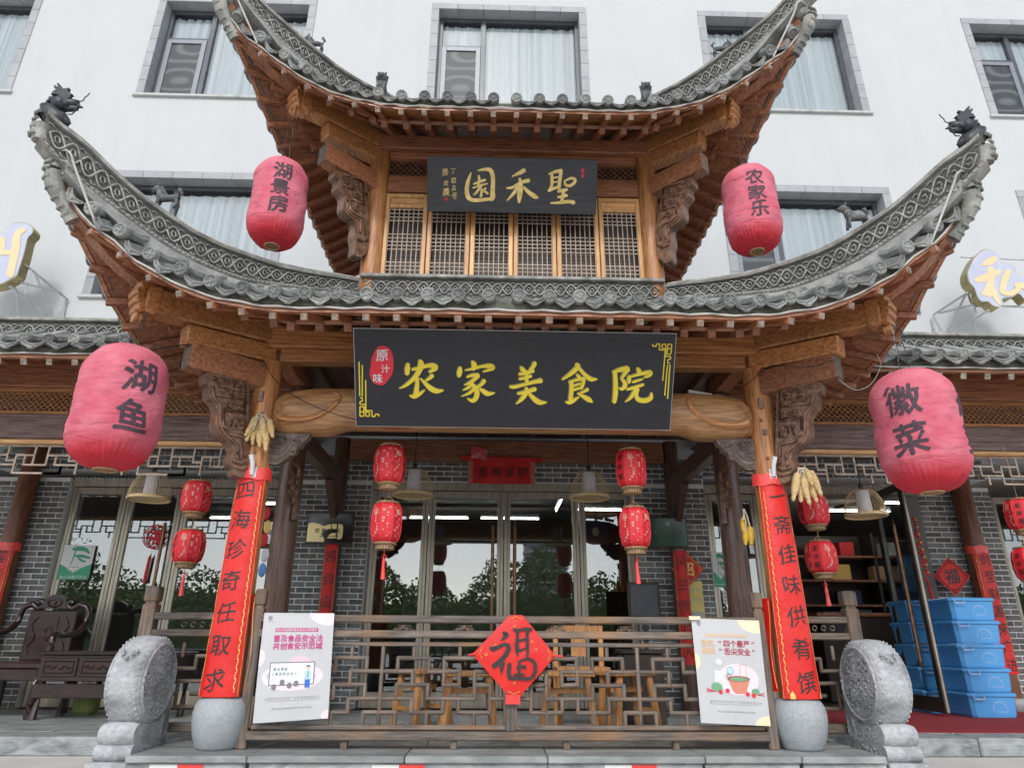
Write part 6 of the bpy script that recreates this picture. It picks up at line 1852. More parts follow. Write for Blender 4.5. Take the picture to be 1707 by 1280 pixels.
def palace(label, c, R_, H_, tassel, group='small red palace lanterns', proto={}):
    """eight-sided red lantern with brocade bands"""
    key = (R_, H_)
    if key not in proto:
        z = V((0, 0, 0))
        t = thing('palace_lantern', label, 'lantern', (0, 0, 0), group)
        nb = 8
        def rp(v_):          # radius by height
            return R_*(.70+.30*min(1, sin(pi*min(max(v_, 0), 1))**.45*1.02))
        hb_ = H_*.36
        pr = [(rp(i/12)*(1 if 0 < i < 12 else .97), -hb_+2*hb_*i/12) for i in range(13)]
        m = MB(); m.lathe(pr, 48, z, fn=lambda th, h, r: r*(1-.045*abs(sin(th*4))**.8+.015*cos(th*8)))
        body = m.build('fabric_body', 'lanred', t, smooth='all')
        m = MB()
        for k in range(8):
            a = 2*pi*k/8
            m.tube([((r*1.012)*cos(a), (r*1.012)*sin(a), h) for r, h in pr], .0035, 5)
        m.build('ribs', mat('red_rib', (.75, .04, .05), (.80, .06, .07), rough=.5) if 'rib' not in M else M['rib'], t, smooth=True)
        for s_ in (1, -1):
            m = MB(); b0 = s_*hb_
            pr2 = [(R_*.70, b0), (R_*.73, b0+s_*.004), (R_*.73, b0+s_*H_*.035), (R_*.69, b0+s_*H_*.04)]
            if s_ < 0: pr2 += [(R_*.60, b0-H_*.042), (R_*.60, b0-H_*.12), (R_*.56, b0-H_*.125)]
            m.lathe(pr2, 32, z); m.build('brocade_band', 'lanband', t, smooth=True)
            m = MB()
            for k in range(26):
                a = 2*pi*k/26; rr = R_*.735
                m.tube([(rr*cos(a), rr*sin(a), b0+s_*.006), (rr*cos(a+.12), rr*sin(a+.12), b0+s_*H_*.034)], .0018, 3); m.tube([(rr*cos(a+.12), rr*sin(a+.12), b0+s_*.006), (rr*cos(a), rr*sin(a), b0+s_*H_*.034)], .0018, 3)
            if s_ < 0:
                for k in range(22):
                    a = 2*pi*k/22; rr = R_*.605
                    m.tube([(rr*cos(a), rr*sin(a), b0-H_*.05), (rr*cos(a+.14), rr*sin(a+.14), b0-H_*.11)], .002, 3); m.tube([(rr*cos(a+.14), rr*sin(a+.14), b0-H_*.05), (rr*cos(a), rr*sin(a), b0-H_*.11)], .002, 3)
            tag(m.build('band_pattern', mat('dark_brocade', (.10, .06, .03), (.16, .10, .05)) if s_ > 0 else bpy.data.materials['dark_brocade'], t), kind='stuff')
        if True:
            M['dbro'] = bpy.data.materials['dark_brocade']
        m = MB(); mk = MB()
        rnd = random.Random(4)
        for k in range(8):
            a0 = 2*pi*(k+.5)/8-pi/2
            def sf(u, v_, a0=a0):
                r = interp(v_, [p[1] for p in pr], [p[0] for p in pr])*1.004+.0015
                aa = a0+u/R_
                return V((r*cos(aa), r*sin(aa), v_))
            if k % 4 == 2:
                for j, ch_ in enumerate('圣禾园'):
                    put_glyph(mk, ch_, lambda u, v_: sf(u, v_+H_*(.19-.19*j)), R_*.34, .02, .02, .05, sub=3)
            else:
                if k % 2: put_glyph(m, '福', lambda u, v_: sf(u, v_+H_*(.18 if k % 3 else -.02)), R_*(.38), .0, .02, .05, sub=3)
                for j in range(11):
                    ch_ = rnd.choice('福寿喜财春和安吉')
                    du, dz = rnd.choice((-.2, -.07, .07, .2))*R_, (j-5)*.052*H_
                    put_glyph(m, ch_, lambda u, v_: sf(u+du, v_+dz), R_*rnd.choice((.10, .13, .17)), .01, .02)
        tag(m.build('gold_writing', 'goldpink', body), kind='stuff'); tag(mk.build('black_writing', 'ink', body), kind='stuff')
        proto[key] = t
    src = proto[key]
    if src.get('used'):
        t = copy_tree(src); t['label'] = label
    else:
        t = src; src['used'] = 1
    t.location = c; t.rotation_euler = (0, 0, random.uniform(-.5, .5)); t['label'] = label
    return t
M['goldpink'] = mat('pale_gold_print', (.72, .34, .27), (.84, .56, .44), rough=.5)
def tassel(t, c, H_, lift, parent_loc=False):
    m = MB(); z = lift
    m.tube([(0, 0, z), (0, 0, z-.03)], .004, 5)
    for s_ in (-1, 1):
        m.tube([(0, 0, z-.03), (s_*.024, 0, z-.05), (0, 0, z-.075), (0, 0, z-.03)], .005, 5)
    m.tube([(0, 0, z-.06), (0, 0, z-.09), (0, 0, z-.12), (.004, 0, z-.22)], [.006, .014, .012, .020], 8)
    o_ = m.build('tassel', 'tape', None, smooth=True); o_.parent = t; return o_
def cordpart(t, z0, z1, r=.003):
    m = MB(); m.tube([(0, 0, z0), (.004, 0, (z0+z1)/2), (0, 0, z1)], r, 5); o_ = m.build('cord', 'lanband', None); o_.parent = t; return o_
for lbs, cs, R_, H_, hk in ((('upper of the two small red lanterns left of the entrance', 'lower tasselled small red lantern left of the entrance'), (P(650, 775, .25), P(644, 872, .25)), .125, .42, 2.60),
                  (('upper of the two small red lanterns right of the entrance', 'lower tasselled small red lantern right of the entrance'), (P(1052, 782, .25), P(1058, 880, .25)), .125, .42, 2.60),
                  (('upper small red lantern hanging in the left wing', 'lower tasselled small red lantern in the left wing'), (P(328, 829, .75), P(315, 911, .75)), .125, .36, 2.43),
                  (('upper small red lantern hanging behind the dried corn in the right wing', 'lower tasselled small red lantern in the right wing'), (P(1356, 850, .75), P(1369, 929, .75)), .125, .36, 2.43),
                  (('upper small red lantern cut by the right edge of the picture', 'lower small red lantern cut by the right edge of the picture'), (P(1703, 858, .75), P(1716, 940, .75)), .125, .36, 2.43)):
    a = palace(lbs[0], cs[0], R_, H_, False); b = palace(lbs[1], cs[1], R_, H_, True)
    cordpart(a, H_*.40, hk-cs[0].z); cordpart(b, H_*.40, cs[0].z-H_*.48-cs[1].z)
    tassel(b, cs[1], H_, -H_*.49)
    m = MB(); m.tube([V(q) for q in crm([(-.05, 0, H_*.40), (-.03, 0, H_*.46), (0, 0, H_*.50), (.03, 0, H_*.46), (.05, 0, H_*.40)], 3)], .0025, 4); o_ = m.build('wire_bail', 'lanband', None); o_.parent = b
for o_ in bpy.data.objects:
    if 'used' in o_: del o_['used']

# split-rattan pendant lamps
def pendant(label, c, first=[None]):
    if first[0] is None:
        t = thing('rattan_pendant_lamp', label, 'lamp', (0, 0, 0), 'rattan pendant lamps under the porch roofs')
        R_ = .185
        m = MB()
        for k in range(44):
            a = 2*pi*k/44
            m.tube([(R_*sin(s_)**.75*cos(a) if s_ > 0 else .02*cos(a), R_*sin(s_)**.75*sin(a) if s_ > 0 else .02*sin(a), -.11+.26*cos(s_)) for s_ in [.12+(pi/2*1.02-.12)*i/9 for i in range(10)]], .0022, 4)
        tag(m.build('rattan_strips', 'rattan', t), kind='stuff')
        m = MB(); m.tube([(R_*cos(a), R_*sin(a), -.115) for a in [2*pi*i/36 for i in range(36)]], .011, 8, closed=True); m.tube([(R_*.97*cos(a), R_*.97*sin(a), -.10) for a in [2*pi*i/36 for i in range(36)]], .006, 6, closed=True); m.build('rim', 'rattan', t, smooth=True)
        m = MB(); m.lathe([(.065, -.10), (.068, -.09), (.060, .13), (.02, .14)], 24, fn=lambda th, h, r: r*(1+.03*sin(th*20))); m.build('lamp_shade', 'shade', t, smooth=True)
        m = MB(); m.lathe([(R_*.93, -.108), (R_*.62, -.112), (.07, -.104), (.065, -.098)], 28); m.build('bottom_diffuser', 'rattan', t, smooth=True)
        m = MB(); m.lathe([(.008, .145), (.022, .15), (.022, .19), (.006, .21)], 12); m.tube([(0, 0, .2), (0, 0, .62)], .006, 6); m.build('suspension_rod', 'wire', t)
        first[0] = t; t.location = c; ORG[t.name] = V((0, 0, 0)); return t
    t = copy_tree(first[0]); t.location = c; t['label'] = label; return t
pendant('rattan pendant lamp in the left wing above the tea cabinet', P(252, 812, 1.35))
pendant('rattan pendant lamp beside the left pair of small lanterns', P(690, 806, 1.35))
pendant('rattan pendant lamp beside the right pair of small lanterns', P(982, 810, 1.35))
pendant('rattan pendant lamp in the right wing above the open door', P(1440, 840, 1.35))
# stair of walking fluorescent tube lying on the crescent beam
a, b = P(1150, 655, .05), P(1222, 668, .05)
t = thing('strip_lamp', 'unlit white strip lamp lying on top of the crescent beam at the right', 'lamp', a)
for p, q in ((P(1146, 653, .08), P(1186, 660, .08)), (P(1191, 661, .08), P(1223, 667, .08))):
    m = MB(); m.bar(p, q, .04, .03, ch=.004); m.build('lamp_housing', 'white', t)
    m = MB(); m.tube([p+V((0, -.022, -.018)), q+V((0, -.022, -.018))], .010, 8); m.build('tube', 'sill', t)

# ================================================================== PAPER AND PRINT
def couplet(label, sg, text, x, y, zt, zb, rt, rb, size, axis_tilt=0):
    """long strip wrapped round the column, gold edging on its inner side"""
    t = thing('couplet_banner', label, 'banner', (x, y, zb), 'red couplet banners on the columns')
    A0, A1 = (-1.05, .95) if sg < 0 else (-.95, 1.05)
    def srf(u, v_, lift=0):
        a = A0+(A1-A0)*u; r = rb+(rt-rb)*v_+lift
        # flattened front, folded edges
        k = 1-.10*cos(a*1.5)**2
        return V((x+r*1.02*sin(a), y-r*k*cos(a)-.004*sin(v_*31)*abs(sin(a)), zb+(zt-zb)*v_))
    m = MB(); m.grid(lambda u, v_: srf(u, v_), 20, 60); m.build('paper_strip', 'redpaper', t, smooth='all')
    m = MB(); m.grid(lambda u, v_: V((x+(rt+.004)*sin(-1.5+3.0*u), y-(rt+.004)*cos(-1.5+3.0*u)-.003*sin(u*50+v_*9), zt-.02+.09*v_+.006*sin(u*17))), 30, 5); m.build('tape_wrap', 'tape', t, smooth='all')
    m = MB(); ue = .86 if sg < 0 else .14
    rnd = random.Random(5)
    for k in range(70):
        v0 = .02+.93*k/70
        for d_ in (0, .012):
            pts = [srf(ue+d_*(1 if sg < 0 else -1)+.014*sin(k*2.1+j), v0+.0135*j/3, .002) for j in range(5)]
            m.tube(pts, .0016, 3)
    tag(m.build('gold_border', 'goldfoil', t), kind='stuff')
    m = MB()
    for uu in (.02, .97): m.tube([srf(uu, i/30, .001) for i in range(31)], .0012, 3)
    m.build('gold_edge_line', 'goldfoil', t)
    m = MB(); L_ = len(text); uc = .43 if sg < 0 else .57
    for i, ch_ in enumerate(text):
        v0 = .93-(.86)*i/(L_-1)
        r0 = rb+(rt-rb)*v0
        m = MB(); put_glyph(m, ch_, lambda u, v_: srf(uc+u/(r0*(A1-A0)), v0+v_/(zt-zb), .0022), size, .006, .025, .12, sub=6)
        m.build('character', 'ink', t)
    if sg > 0:
        m = MB()
        for uu in (.22, .95): m.add([srf(uu-.06, .0, .002), srf(uu+.06, .0, .002), srf(uu+.05, .02, .002), srf(uu, .035, .002), srf(uu-.05, .02, .002)], [(0, 1, 2, 3, 4)])
        m.build('gold_corner', 'goldfoil', t)
couplet('red couplet banner of seven characters on the left front column', -1, '四海珍奇任取求', -1.98, 0, 1.86, .36, .122, .158, .135)
couplet('red couplet banner of seven characters on the right front column', 1, '一斋佳味供肴馔', 1.98, 0, 1.86, .36, .122, .158, .135)
couplet('red couplet banner on the left wing column at the picture edge', -1, '宾至如归沾水', -5.60, 2.78, 1.66, .42, .122, .128, .15)
couplet('faded red couplet banner on the right wing column', 1, '时至财源来广进', 5.50, 2.78, 1.72, .42, .122, .128, .13)
# second, lower red paper showing at the inner side of each banner
for sg in (-1, 1):
    t = thing('paper_strip', ('loose second red paper strip at the foot of the left column' if sg < 0 else 'loose second red paper strip at the foot of the right column'), 'paper', (sg*1.9, -.02, .5))
    m = MB(); m.grid(lambda u, v_: V((sg*(1.98-.135-.035*u-.012*sin(v_*5)), -.05+.07*u, .40+.62*v_)), 4, 14); m.build('sheet', 'redpaper', t, smooth='all')
    m = MB(); m.tube([(sg*(1.98-.150-.012*sin(i/14*5)), -.055, .42+.58*i/14) for i in range(15)], .002, 3); m.build('gold_border', 'goldfoil', t)
# couplets on the pier columns
def flatbanner(nm, label, cx, y, z0, z1, w_, text, size, mt='redpaperold', cat='banner', ink='ink', group=None, r=.094):
    t = thing(nm, label, cat, (cx, y, z0), group)
    m = MB(); m.grid(lambda u, v_: V((cx+r*sin((u-.5)*w_/r), y-r*cos((u-.5)*w_/r)-.003, z0+(z1-z0)*v_+.0)), 12, 10); m.build('sheet', mt, t, smooth='all')
    m = MB(); L_ = len(text)
    for i, ch_ in enumerate(text):
        zc = z1-.13-(z1-z0-.26)*i/(L_-1)
        put_glyph(m, ch_, lambda u, v_: V((cx+(r+.002)*sin(u/r), y-(r+.002)*cos(u/r)-.004, zc+v_)), size, .0, .03, .12, sub=3)
    m.build('brush_writing', ink, t)
    m = MB()
    for uu in (.06, .94):
        a = (uu-.5)*w_/r; m.tube([(cx+(r+.002)*sin(a), y-(r+.002)*cos(a)-.003, z0+.03+(z1-z0-.06)*i/4) for i in range(5)], .0015, 3)
    m.build('gold_edge_line', 'goldfoil', t)
    return t
flatbanner('couplet_banner', 'narrow red couplet strip on the dark column under the gold plaque', -1.98, 2.76, .5, 1.74, .17, '客会临闲苑', .13, group='red couplet strips on the pier columns')
flatbanner('couplet_banner', 'narrow red couplet strip on the dark column under the green plaque', 1.98, 2.76, .5, 1.70, .17, '风兰雪月人', .13, group='red couplet strips on the pier columns')
# plaques
def plaque(nm, label, tl, br, y, mt, frame='intdark', cat='plaque', tilt=0):
    a, b = P(*tl, y), P(*br, y)
    t = thing(nm, label, cat, ((a.x+b.x)/2, y, (a.z+b.z)/2))
    MB().box(a.x, b.x, y, y+.02, b.z, a.z, .004).build('frame', frame, t)
    MB().box(a.x+.012, b.x-.012, y-.003, y, b.z+.012, a.z-.012).build('face', mt, t)
    return t, a, b
t, a, b = plaque('wall_plaque', 'gold and black framed plaque on the left brick pier', (514, 853), (587, 906), 2.62, mat('black_gloss', (.01, .008, .008), (.02, .015, .012), rough=.12))
m = MB(); w_, h_ = b.x-a.x, a.z-b.z
def pq(u, v_): return V((a.x+w_*u, 2.6155, b.z+h_*v_))
for poly in ([(.03, .05), (.03, .62), (.10, .66), (.25, .62), (.36, .55), (.48, .60), (.52, .62), (.52, .46), (.45, .44), (.40, .40), (.33, .30), (.40, .14), (.40, .05)], [(.54, .46), (.54, .62), (.64, .62), (.64, .46)], [(.67, .14), (.67, .62), (.74, .62), (.78, .55), (.78, .2), (.74, .14)], [(.46, .16), (.50, .28), (.54, .32), (.64, .34), (.64, .16)]):
    q = [pq(*p) for p in poly]; m.prism([(p.x, p.z) for p in q], (0, 2.6155, 0), X3, Z3, V((0, .002, 0)))
m.build('gold_figure', mat('pale_gold_foil', (.82, .66, .26), (.88, .76, .40), rough=.25, metal=.2), t)
m = MB(); textline(m, '农家饭店', pq(.45, .40)+V((0, -.003, 0)), X3, Z3, .055, .075, (0, 0, 0), .01); textline(m, '徽派风味美食', pq(.50, .22)+V((0, -.003, 0)), X3, Z3, .026, .038, (0, 0, 0)); m.build('print', 'ink', t)
t, a, b = plaque('wall_plaque', 'dark green framed plaque on the right brick pier', (1080, 862), (1148, 912), 2.62, 'dkgreen')
m = MB(); c = V(((a.x+b.x)/2, 2.614, a.z-.07)); put_glyph(m, '食', lambda u, v_: c+X3*u+Z3*v_, .055, .02); m.build('emblem', 'sill', t)
m = MB(); textline(m, '放心消费单位', c-Z3*.10, X3, Z3, .05, .056, (0, 0, 0), .01); textline(m, '市场监督管理局', c-Z3*.18, X3, Z3, .022, .03, (0, 0, 0)); m.build('print', mat('dim_gold_print', (.03, .10, .07), (.20, .26, .16)), t)
# banner over the door
a, b = P(781, 764, 2.62), P(892, 806, 2.62)
t = thing('door_banner', 'old red paper banner of four characters over the central doors', 'banner', ((a.x+b.x)/2, 2.62, a.z))
def db(u, v_): return V((a.x+(b.x-a.x)*u, 2.62+.008*sin(u*9)*v_, b.z+(a.z-b.z)*v_-.01*sin(u*3)))
m = MB(); m.grid(db, 24, 6); m.build('sheet', 'redpaperold', t, smooth='all')
m = MB(); m.grid(lambda u, v_: V((a.x-.08+(b.x-a.x+.16)*u, 2.615, a.z-.02+.05*v_-.02*u)), 10, 1); m.build('tape_strip', 'redpaperold', t)
for u0 in (.0, .93):
    m = MB(); m.grid(lambda u, v_: db(u0+.07*u, .05+.85*v_)+V((0, -.002, 0)), 4, 4); m.build('worn_end', mat('worn_orange_paper%d' % (u0 > 0), (.42, .12, .06), (.52, .22, .12), rough=.8, scale=20), t, smooth='all')
m = MB()
for i, ch_ in enumerate('進廣源財'):
    c = db(.22+.20*i, .5)+V((0, -.012, 0)); put_glyph(m, ch_, lambda u, v_: c+X3*u+Z3*v_, .125, .0, .03, .12)
m.build('brush_writing', 'ink', t)
p = P(798, 755, 2.60); tag(MB().grid(lambda u, v_: V((p.x-.09+.19*u, 2.60-.02*v_, p.z-.07+.13*v_-.02*u+.02*sin(u*4))), 8, 4).build('torn_paper', mat('pink_torn_paper', (.55, .06, .08), (.65, .30, .30), rough=.7, scale=7, lo=.5), origin=(p.x, 2.6, p.z)), 'torn pink paper scrap stuck above the door banner', 'paper')

# red diamond 'fu'
o = V((0, -.085, 0)); n = V((0, -1, 0))
f = lambda x, y, z=0: PP(770+x/7.53, 1010+y/7.53, o+n*z, n)
t = thing('paper_diamond', 'bright red paper diamond with one big black character tied to the railing', 'paper decoration', f(650, 620))
out = [(600, 112), (760, 112), (1150, 590), (1150, 650), (735, 1130), (590, 1130), (130, 600), (160, 570)]
c0 = f(650, 620, .012)
N_ = 10
m = MB()
ringp = []
for i in range(len(out)):
    a_, b_ = out[i], out[(i+1) % len(out)]
    for j in range(N_): ringp.append((a_[0]+(b_[0]-a_[0])*j/N_, a_[1]+(b_[1]-a_[1])*j/N_))
nr = len(ringp); vs_ = [c0]; fs_ = []
for k in range(1, 7):
    for i, (x, y) in enumerate(ringp):
        s_ = k/6; xx, yy = 650+(x-650)*s_, 620+(y-620)*s_
        vs_.append(f(xx, yy, .012*(1-s_*s_)+.0015*sin(xx/60+yy/90)))
for i in range(nr): fs_.append((0, 1+i, 1+(i+1) % nr))
for k in range(5):
    for i in range(nr): fs_.append((1+k*nr+i, 1+(k+1)*nr+i, 1+(k+1)*nr+(i+1) % nr, 1+k*nr+(i+1) % nr))
m.add(vs_, fs_); m.build('sheet', 'redpaper', t, smooth='all')
FU = [[(510, 325, 20), (560, 355, 60), (525, 400, 42), (490, 430, 10)], [(350, 515, 20), (390, 535, 58), (470, 505, 45), (545, 478, 48), (588, 520, 58), (555, 600, 58), (480, 690, 62), (395, 755, 58)], [(520, 700, 50), (500, 760, 56), (495, 845, 12)], [(650, 290, 36), (700, 305, 44), (790, 285, 36), (875, 290, 38)],
      [(700, 320, 38), (695, 420, 42), (690, 520, 54), (700, 625, 18)], [(820, 300, 42), (820, 430, 40), (825, 560, 38), (820, 640, 28)], [(700, 435, 26), (780, 418, 28), (820, 425, 24)], [(690, 560, 46), (760, 545, 28), (800, 520, 16)],
      [(600, 720, 50), (590, 830, 58), (605, 895, 52), (700, 902, 44), (850, 905, 42), (908, 850, 44), (922, 740, 44), (885, 682, 38), (820, 662, 34), (720, 690, 26)], [(720, 700, 38), (720, 800, 42), (715, 885, 34)], [(690, 770, 32), (785, 757, 40), (790, 790, 18)], [(650, 860, 18), (720, 850, 28), (790, 860, 18)]]
m = MB(); brush(m, [[(x, y, w_) for x, y, w_ in s_] for s_ in FU], lambda x, y, z: f(x, y, .0155+z), .0003); m.build('brush_writing', 'ink', t)
m = MB()
for cx_, cy_, dx, dy in ((680, 150, 1, 0), (655, 1085, 1, 0), (240, 590, 0, 1), (1090, 620, 0, 1)):
    for k in range(-4, 5):
        q = [(cx_+dx*k*17+dy*(-abs(k)*9+20)*(1 if cx_ > 600 else -1)+6*cos(j), cy_+dy*k*17+dx*(abs(k)*9-20)*(1 if cy_ < 600 else -1)+6*sin(j)) for j in range(0, 7, 2)]
        m.tube([f(x, y, .010) for x, y in q], .0018, 4)
for x, y in ((665, 250), (420, 490), (305, 610), (880, 445), (935, 545), (660, 960)):
    m.tube([f(x+14*cos(a), y+14*sin(a), .013) for a in [i*pi/3 for i in range(6)]], .002, 4, closed=True)
m.build('gold_ornament', 'goldfoil', t)
for nm, pts in (('left', ((160, 600), (85, 612))), ('right', ((1140, 620), (1265, 630)))):
    m = MB(); m.tube([f(*pts[0], .01), f((pts[0][0]+pts[1][0])/2, pts[0][1]+6, .02), f(*pts[1], .012)], [.012, .013, .011], 10, flat=.6); m.build('tape_wrap', 'tape', t, smooth=True)
m = MB(); m.grid(lambda u, v_: f(545+190*u-10*v_*(u-.5), 1110+120*v_, .004+.004*sin(u*9)), 10, 4); m.build('tape_tail', 'tape', t, smooth='all')

# posters
def poster(label, c4, y):
    tl, tr, br, bl = [P(*c, y) for c in c4]
    t = thing('poster', label, 'poster', (tl+br)/2, 'food safety posters hung on the railing')
    def s(u, v_, l=0):      # v down
        a = tl+(tr-tl)*u; b = bl+(br-bl)*u; p = a+(b-a)*v_
        return p+V((0, -.010*sin(pi*u)*.8-.012*sin(v_*2.6+u*2)-l, 0))
    m = MB(); m.grid(lambda u, v_: s(u, v_), 16, 20); m.build('sheet', 'paper', t, smooth='all')
    return t, s
def ptxt(m, s, txt, u, v_, size, step, bold=0.0, W_=.56, H_=.80):
    L_ = len(txt)
    for i, ch_ in enumerate(txt):
        uc = u+(i-(L_-1)/2)*step
        if ch_ == ' ': continue
        put_glyph(m, ch_, lambda a, b: s(uc+a/W_, v_-b/H_, .0022), size, bold)
def blob(m, s, cu, cv, ru, rv, a0=0, a1=2*pi, l=.0008, n_=24, clip=True):
    pts = []
    for i in range(n_+1):
        a = a0+(a1-a0)*i/n_; u, v_ = cu+ru*cos(a), cv+rv*sin(a)
        if clip: u = min(max(u, .0), 1.0); v_ = min(max(v_, .0), 1.0)
        pts.append(s(u, v_, l))
    m.add([s(min(max(cu, 0), 1), min(max(cv, 0), 1), l)]+pts, [(0, i, i+1) for i in range(1, n_+1)])
pk = mat('pink_print', (.86, .50, .60), (.88, .58, .66)); pk2 = mat('pale_pink_print', (.84, .66, .70), (.86, .72, .76)); mag = mat('magenta_print', (.52, .03, .20), (.60, .05, .25)); gr = mat('grey_print', (.22, .20, .22)); bl2 = mat('blue_print', (.05, .16, .55)); lb_ = mat('light_blue_print', (.50, .68, .86)); cr_ = mat('cream_print', (.82, .70, .45), (.84, .76, .55)); wn = mat('wine_red_print', (.42, .04, .07)); tan_ = mat('tan_print', (.72, .48, .28)); clay = mat('clay_print', (.66, .24, .16)); grn = mat('leaf_green_print', (.16, .38, .20)); bw = mat('board_white_print', (.76, .83, .84)); skin = mat('skin_print', (.80, .58, .46))
t, s = poster('pink and white food safety poster with a classroom drawing on the left railing', ((441, 1021), (558, 1022), (546, 1197), (422, 1205)), -.10)
m = MB(); blob(m, s, .92, .0, .26, .12); blob(m, s, 0, .42, .08, .08); blob(m, s, 1.0, .97, .10, .05); tag(m.build('print_shape', pk2, t), kind='stuff')
m = MB(); blob(m, s, .57, .50, .17, .09, pi, 2*pi); m.build('print_shape', pk, t)
m = MB(); blob(m, s, .48, .60, .42, .13, l=.001); tag(m.build('print_shape', pk2, t), kind='stuff')
m = MB(); m.grid(lambda u, v_: s(.16+.62*u, .465+.215*v_, .0016), 8, 6); m.build('drawn_board', gr, t)
m = MB(); m.grid(lambda u, v_: s(.175+.59*u, .475+.195*v_, .002), 8, 6); m.build('drawn_board', bw, t)
m = MB(); m.grid(lambda u, v_: s(.19+.60*u, .145+.036*v_, .0016), 8, 2); m.build('title_bar', mag, t)
m = MB(); ptxt(m, s, '同心共创国家食品安全示范城市', .49, .163, .022, .041, .01); m.build('print', 'white', t)
m = MB(); ptxt(m, s, '普及食品安全法', .52, .243, .052, .099, .022); ptxt(m, s, '共创食安示范城', .52, .315, .052, .099, .022); m.build('headline', mag, t)
m = MB(); ptxt(m, s, '普法课堂', .31, .528, .024, .052, .01); ptxt(m, s, '《食品安全法》', .37, .572, .024, .052, .01)
ptxt(m, s, '普及食品安全知识 共享美好健康生活', .50, .80, .013, .045); ptxt(m, s, '黄山区食品药品安全委员会办公室宣', .50, .885, .014, .034); m.build('print', gr, t)
m = MB()
for v_ in (.787, .818): m.tube([s(.15+.7*i/8, v_, .0016) for i in range(9)], .0006, 3)
for cu, cv in ((.24, .69), (.35, .65), (.45, .68), (.54, .665)): blob(m, s, cu, cv, .035, .028, l=.003)
blob(m, s, .69, .515, .03, .02, pi, 2*pi, l=.0032); tag(m.build('drawn_audience', gr, t), kind='stuff')
m = MB(); blob(m, s, .69, .530, .022, .018, l=.0030); m.build('drawn_face', skin, t)
m = MB(); m.grid(lambda u, v_: s(.645+.09*u, .55+.085*v_, .0028), 3, 3); m.build('drawn_shirt', lb_, t)
m = MB(); m.grid(lambda u, v_: s(.655+.07*u, .63+.075*v_, .0032), 3, 3); m.grid(lambda u, v_: s(.686+.012*u, .555+.06*v_, .0034), 2, 2); m.build('drawn_trousers', bl2, t)
m = MB(); c_ = s(.10, .05, .002); put_glyph(m, '食', lambda u, v_: c_+X3*u+Z3*v_, .035); ptxt(m, s, '食安委办', .12, .088, .008, .03); m.build('emblem', gr, t)
t, s = poster('cream and white food safety poster with a soup bowl drawing on the right railing', ((1152, 1030), (1264, 1034), (1286, 1210), (1168, 1204)), -.10)
m = MB(); blob(m, s, .95, .0, .28, .13); blob(m, s, 0, .42, .07, .08); blob(m, s, 1.0, 1.0, .22, .09); tag(m.build('print_shape', cr_, t), kind='stuff')
m = MB(); blob(m, s, .60, .58, .30, .15, l=.001); tag(m.build('print_shape', pk2, t), kind='stuff')
m = MB(); m.grid(lambda u, v_: s(.19+.60*u, .145+.034*v_, .0016), 8, 2); m.build('title_bar', tan_, t)
m = MB(); ptxt(m, s, '同心共创国家食品安全示范城市', .49, .162, .022, .041, .01); m.build('print', 'white', t)
m = MB(); ptxt(m, s, '落实', .20, .24, .052, .10, .022); ptxt(m, s, '确保', .20, .315, .052, .10, .022); m.build('headline', tan_, t)
m = MB(); ptxt(m, s, '“四个最严”', .62, .24, .052, .098, .022); ptxt(m, s, '“舌尖安全”', .62, .315, .052, .098, .022); m.build('headline', wn, t)
m = MB(); blob(m, s, .60, .575, .165, .028, l=.003); m.build('drawn_soup_rim', wn, t)
m = MB(); blob(m, s, .60, .578, .135, .02, l=.0036); blob(m, s, .27, .66, .08, .045, l=.003); blob(m, s, .83, .69, .06, .03, l=.003); m.build('drawn_greens', grn, t)
m = MB(); m.add([s(.44, .58, .0028), s(.76, .58, .0028), s(.70, .69, .0028), s(.66, .715, .0028), s(.54, .715, .0028), s(.50, .69, .0028)], [(0, 1, 2, 3, 4, 5)]); m.build('drawn_bowl', clay, t)
m = MB()
for cu, cv in ((.32, .705), (.42, .69), (.71, .715), (.80, .725)): blob(m, s, cu, cv, .030, .022, l=.0042)
for a_ in (-.4, 0, .4): m.tube([s(.24, .70, .003), s(.12, .69+.04*a_, .003)], .002, 3); m.tube([s(.86, .72, .003), s(.96, .71+.04*a_, .003)], .0016, 3)
m.build('drawn_tomatoes', 'red', t)
m = MB(); m.grid(lambda u, v_: s(.25+.13*u, .50+.13*v_, .003), 3, 3); blob(m, s, .33, .42, .05, .03, l=.003); m.build('drawn_cook', 'white', t)
m = MB(); blob(m, s, .485, .50, .045, .035, l=.0034); m.build('drawn_lens', lb_, t)
m = MB(); m.tube([s(.485+.045*cos(a), .50+.035*sin(a), .0036) for a in [i*pi/8 for i in range(16)]], .0014, 4, closed=True); m.tube([s(.45, .53, .0036), s(.43, .56, .0036)], .002, 4)
ptxt(m, s, '普及食品安全知识 共享美好健康生活', .53, .80, .013, .045); ptxt(m, s, '黄山区食品药品安全委员会办公室宣', .53, .885, .014, .034)
for v_ in (.787, .818): m.tube([s(.15+.7*i/8, v_, .0016) for i in range(9)], .0006, 3)
c_ = s(.10, .05, .002); put_glyph(m, '食', lambda u, v_: c_+X3*u+Z3*v_, .035); m.build('print', gr, t)
m = MB()
for x in (.63, .72): m.tube([s(x, .46, .003), s(x, .56, .003)], .0012, 3)
m.tube([s(.62+.12*i/6, .455-.02*sin(pi*i/6), .003) for i in range(7)], .0015, 3); m.build('drawn_jar', clay, t)
p = P(1158, 1029, -.12); tag(MB().box(p.x-.04, p.x+.04, -.122, -.116, p.z-.015, p.z+.01, .001).build('yellow_tape', cr_, origin=(p.x, -.12, p.z)), 'short yellow tape at the top left corner of the right poster', 'tape')

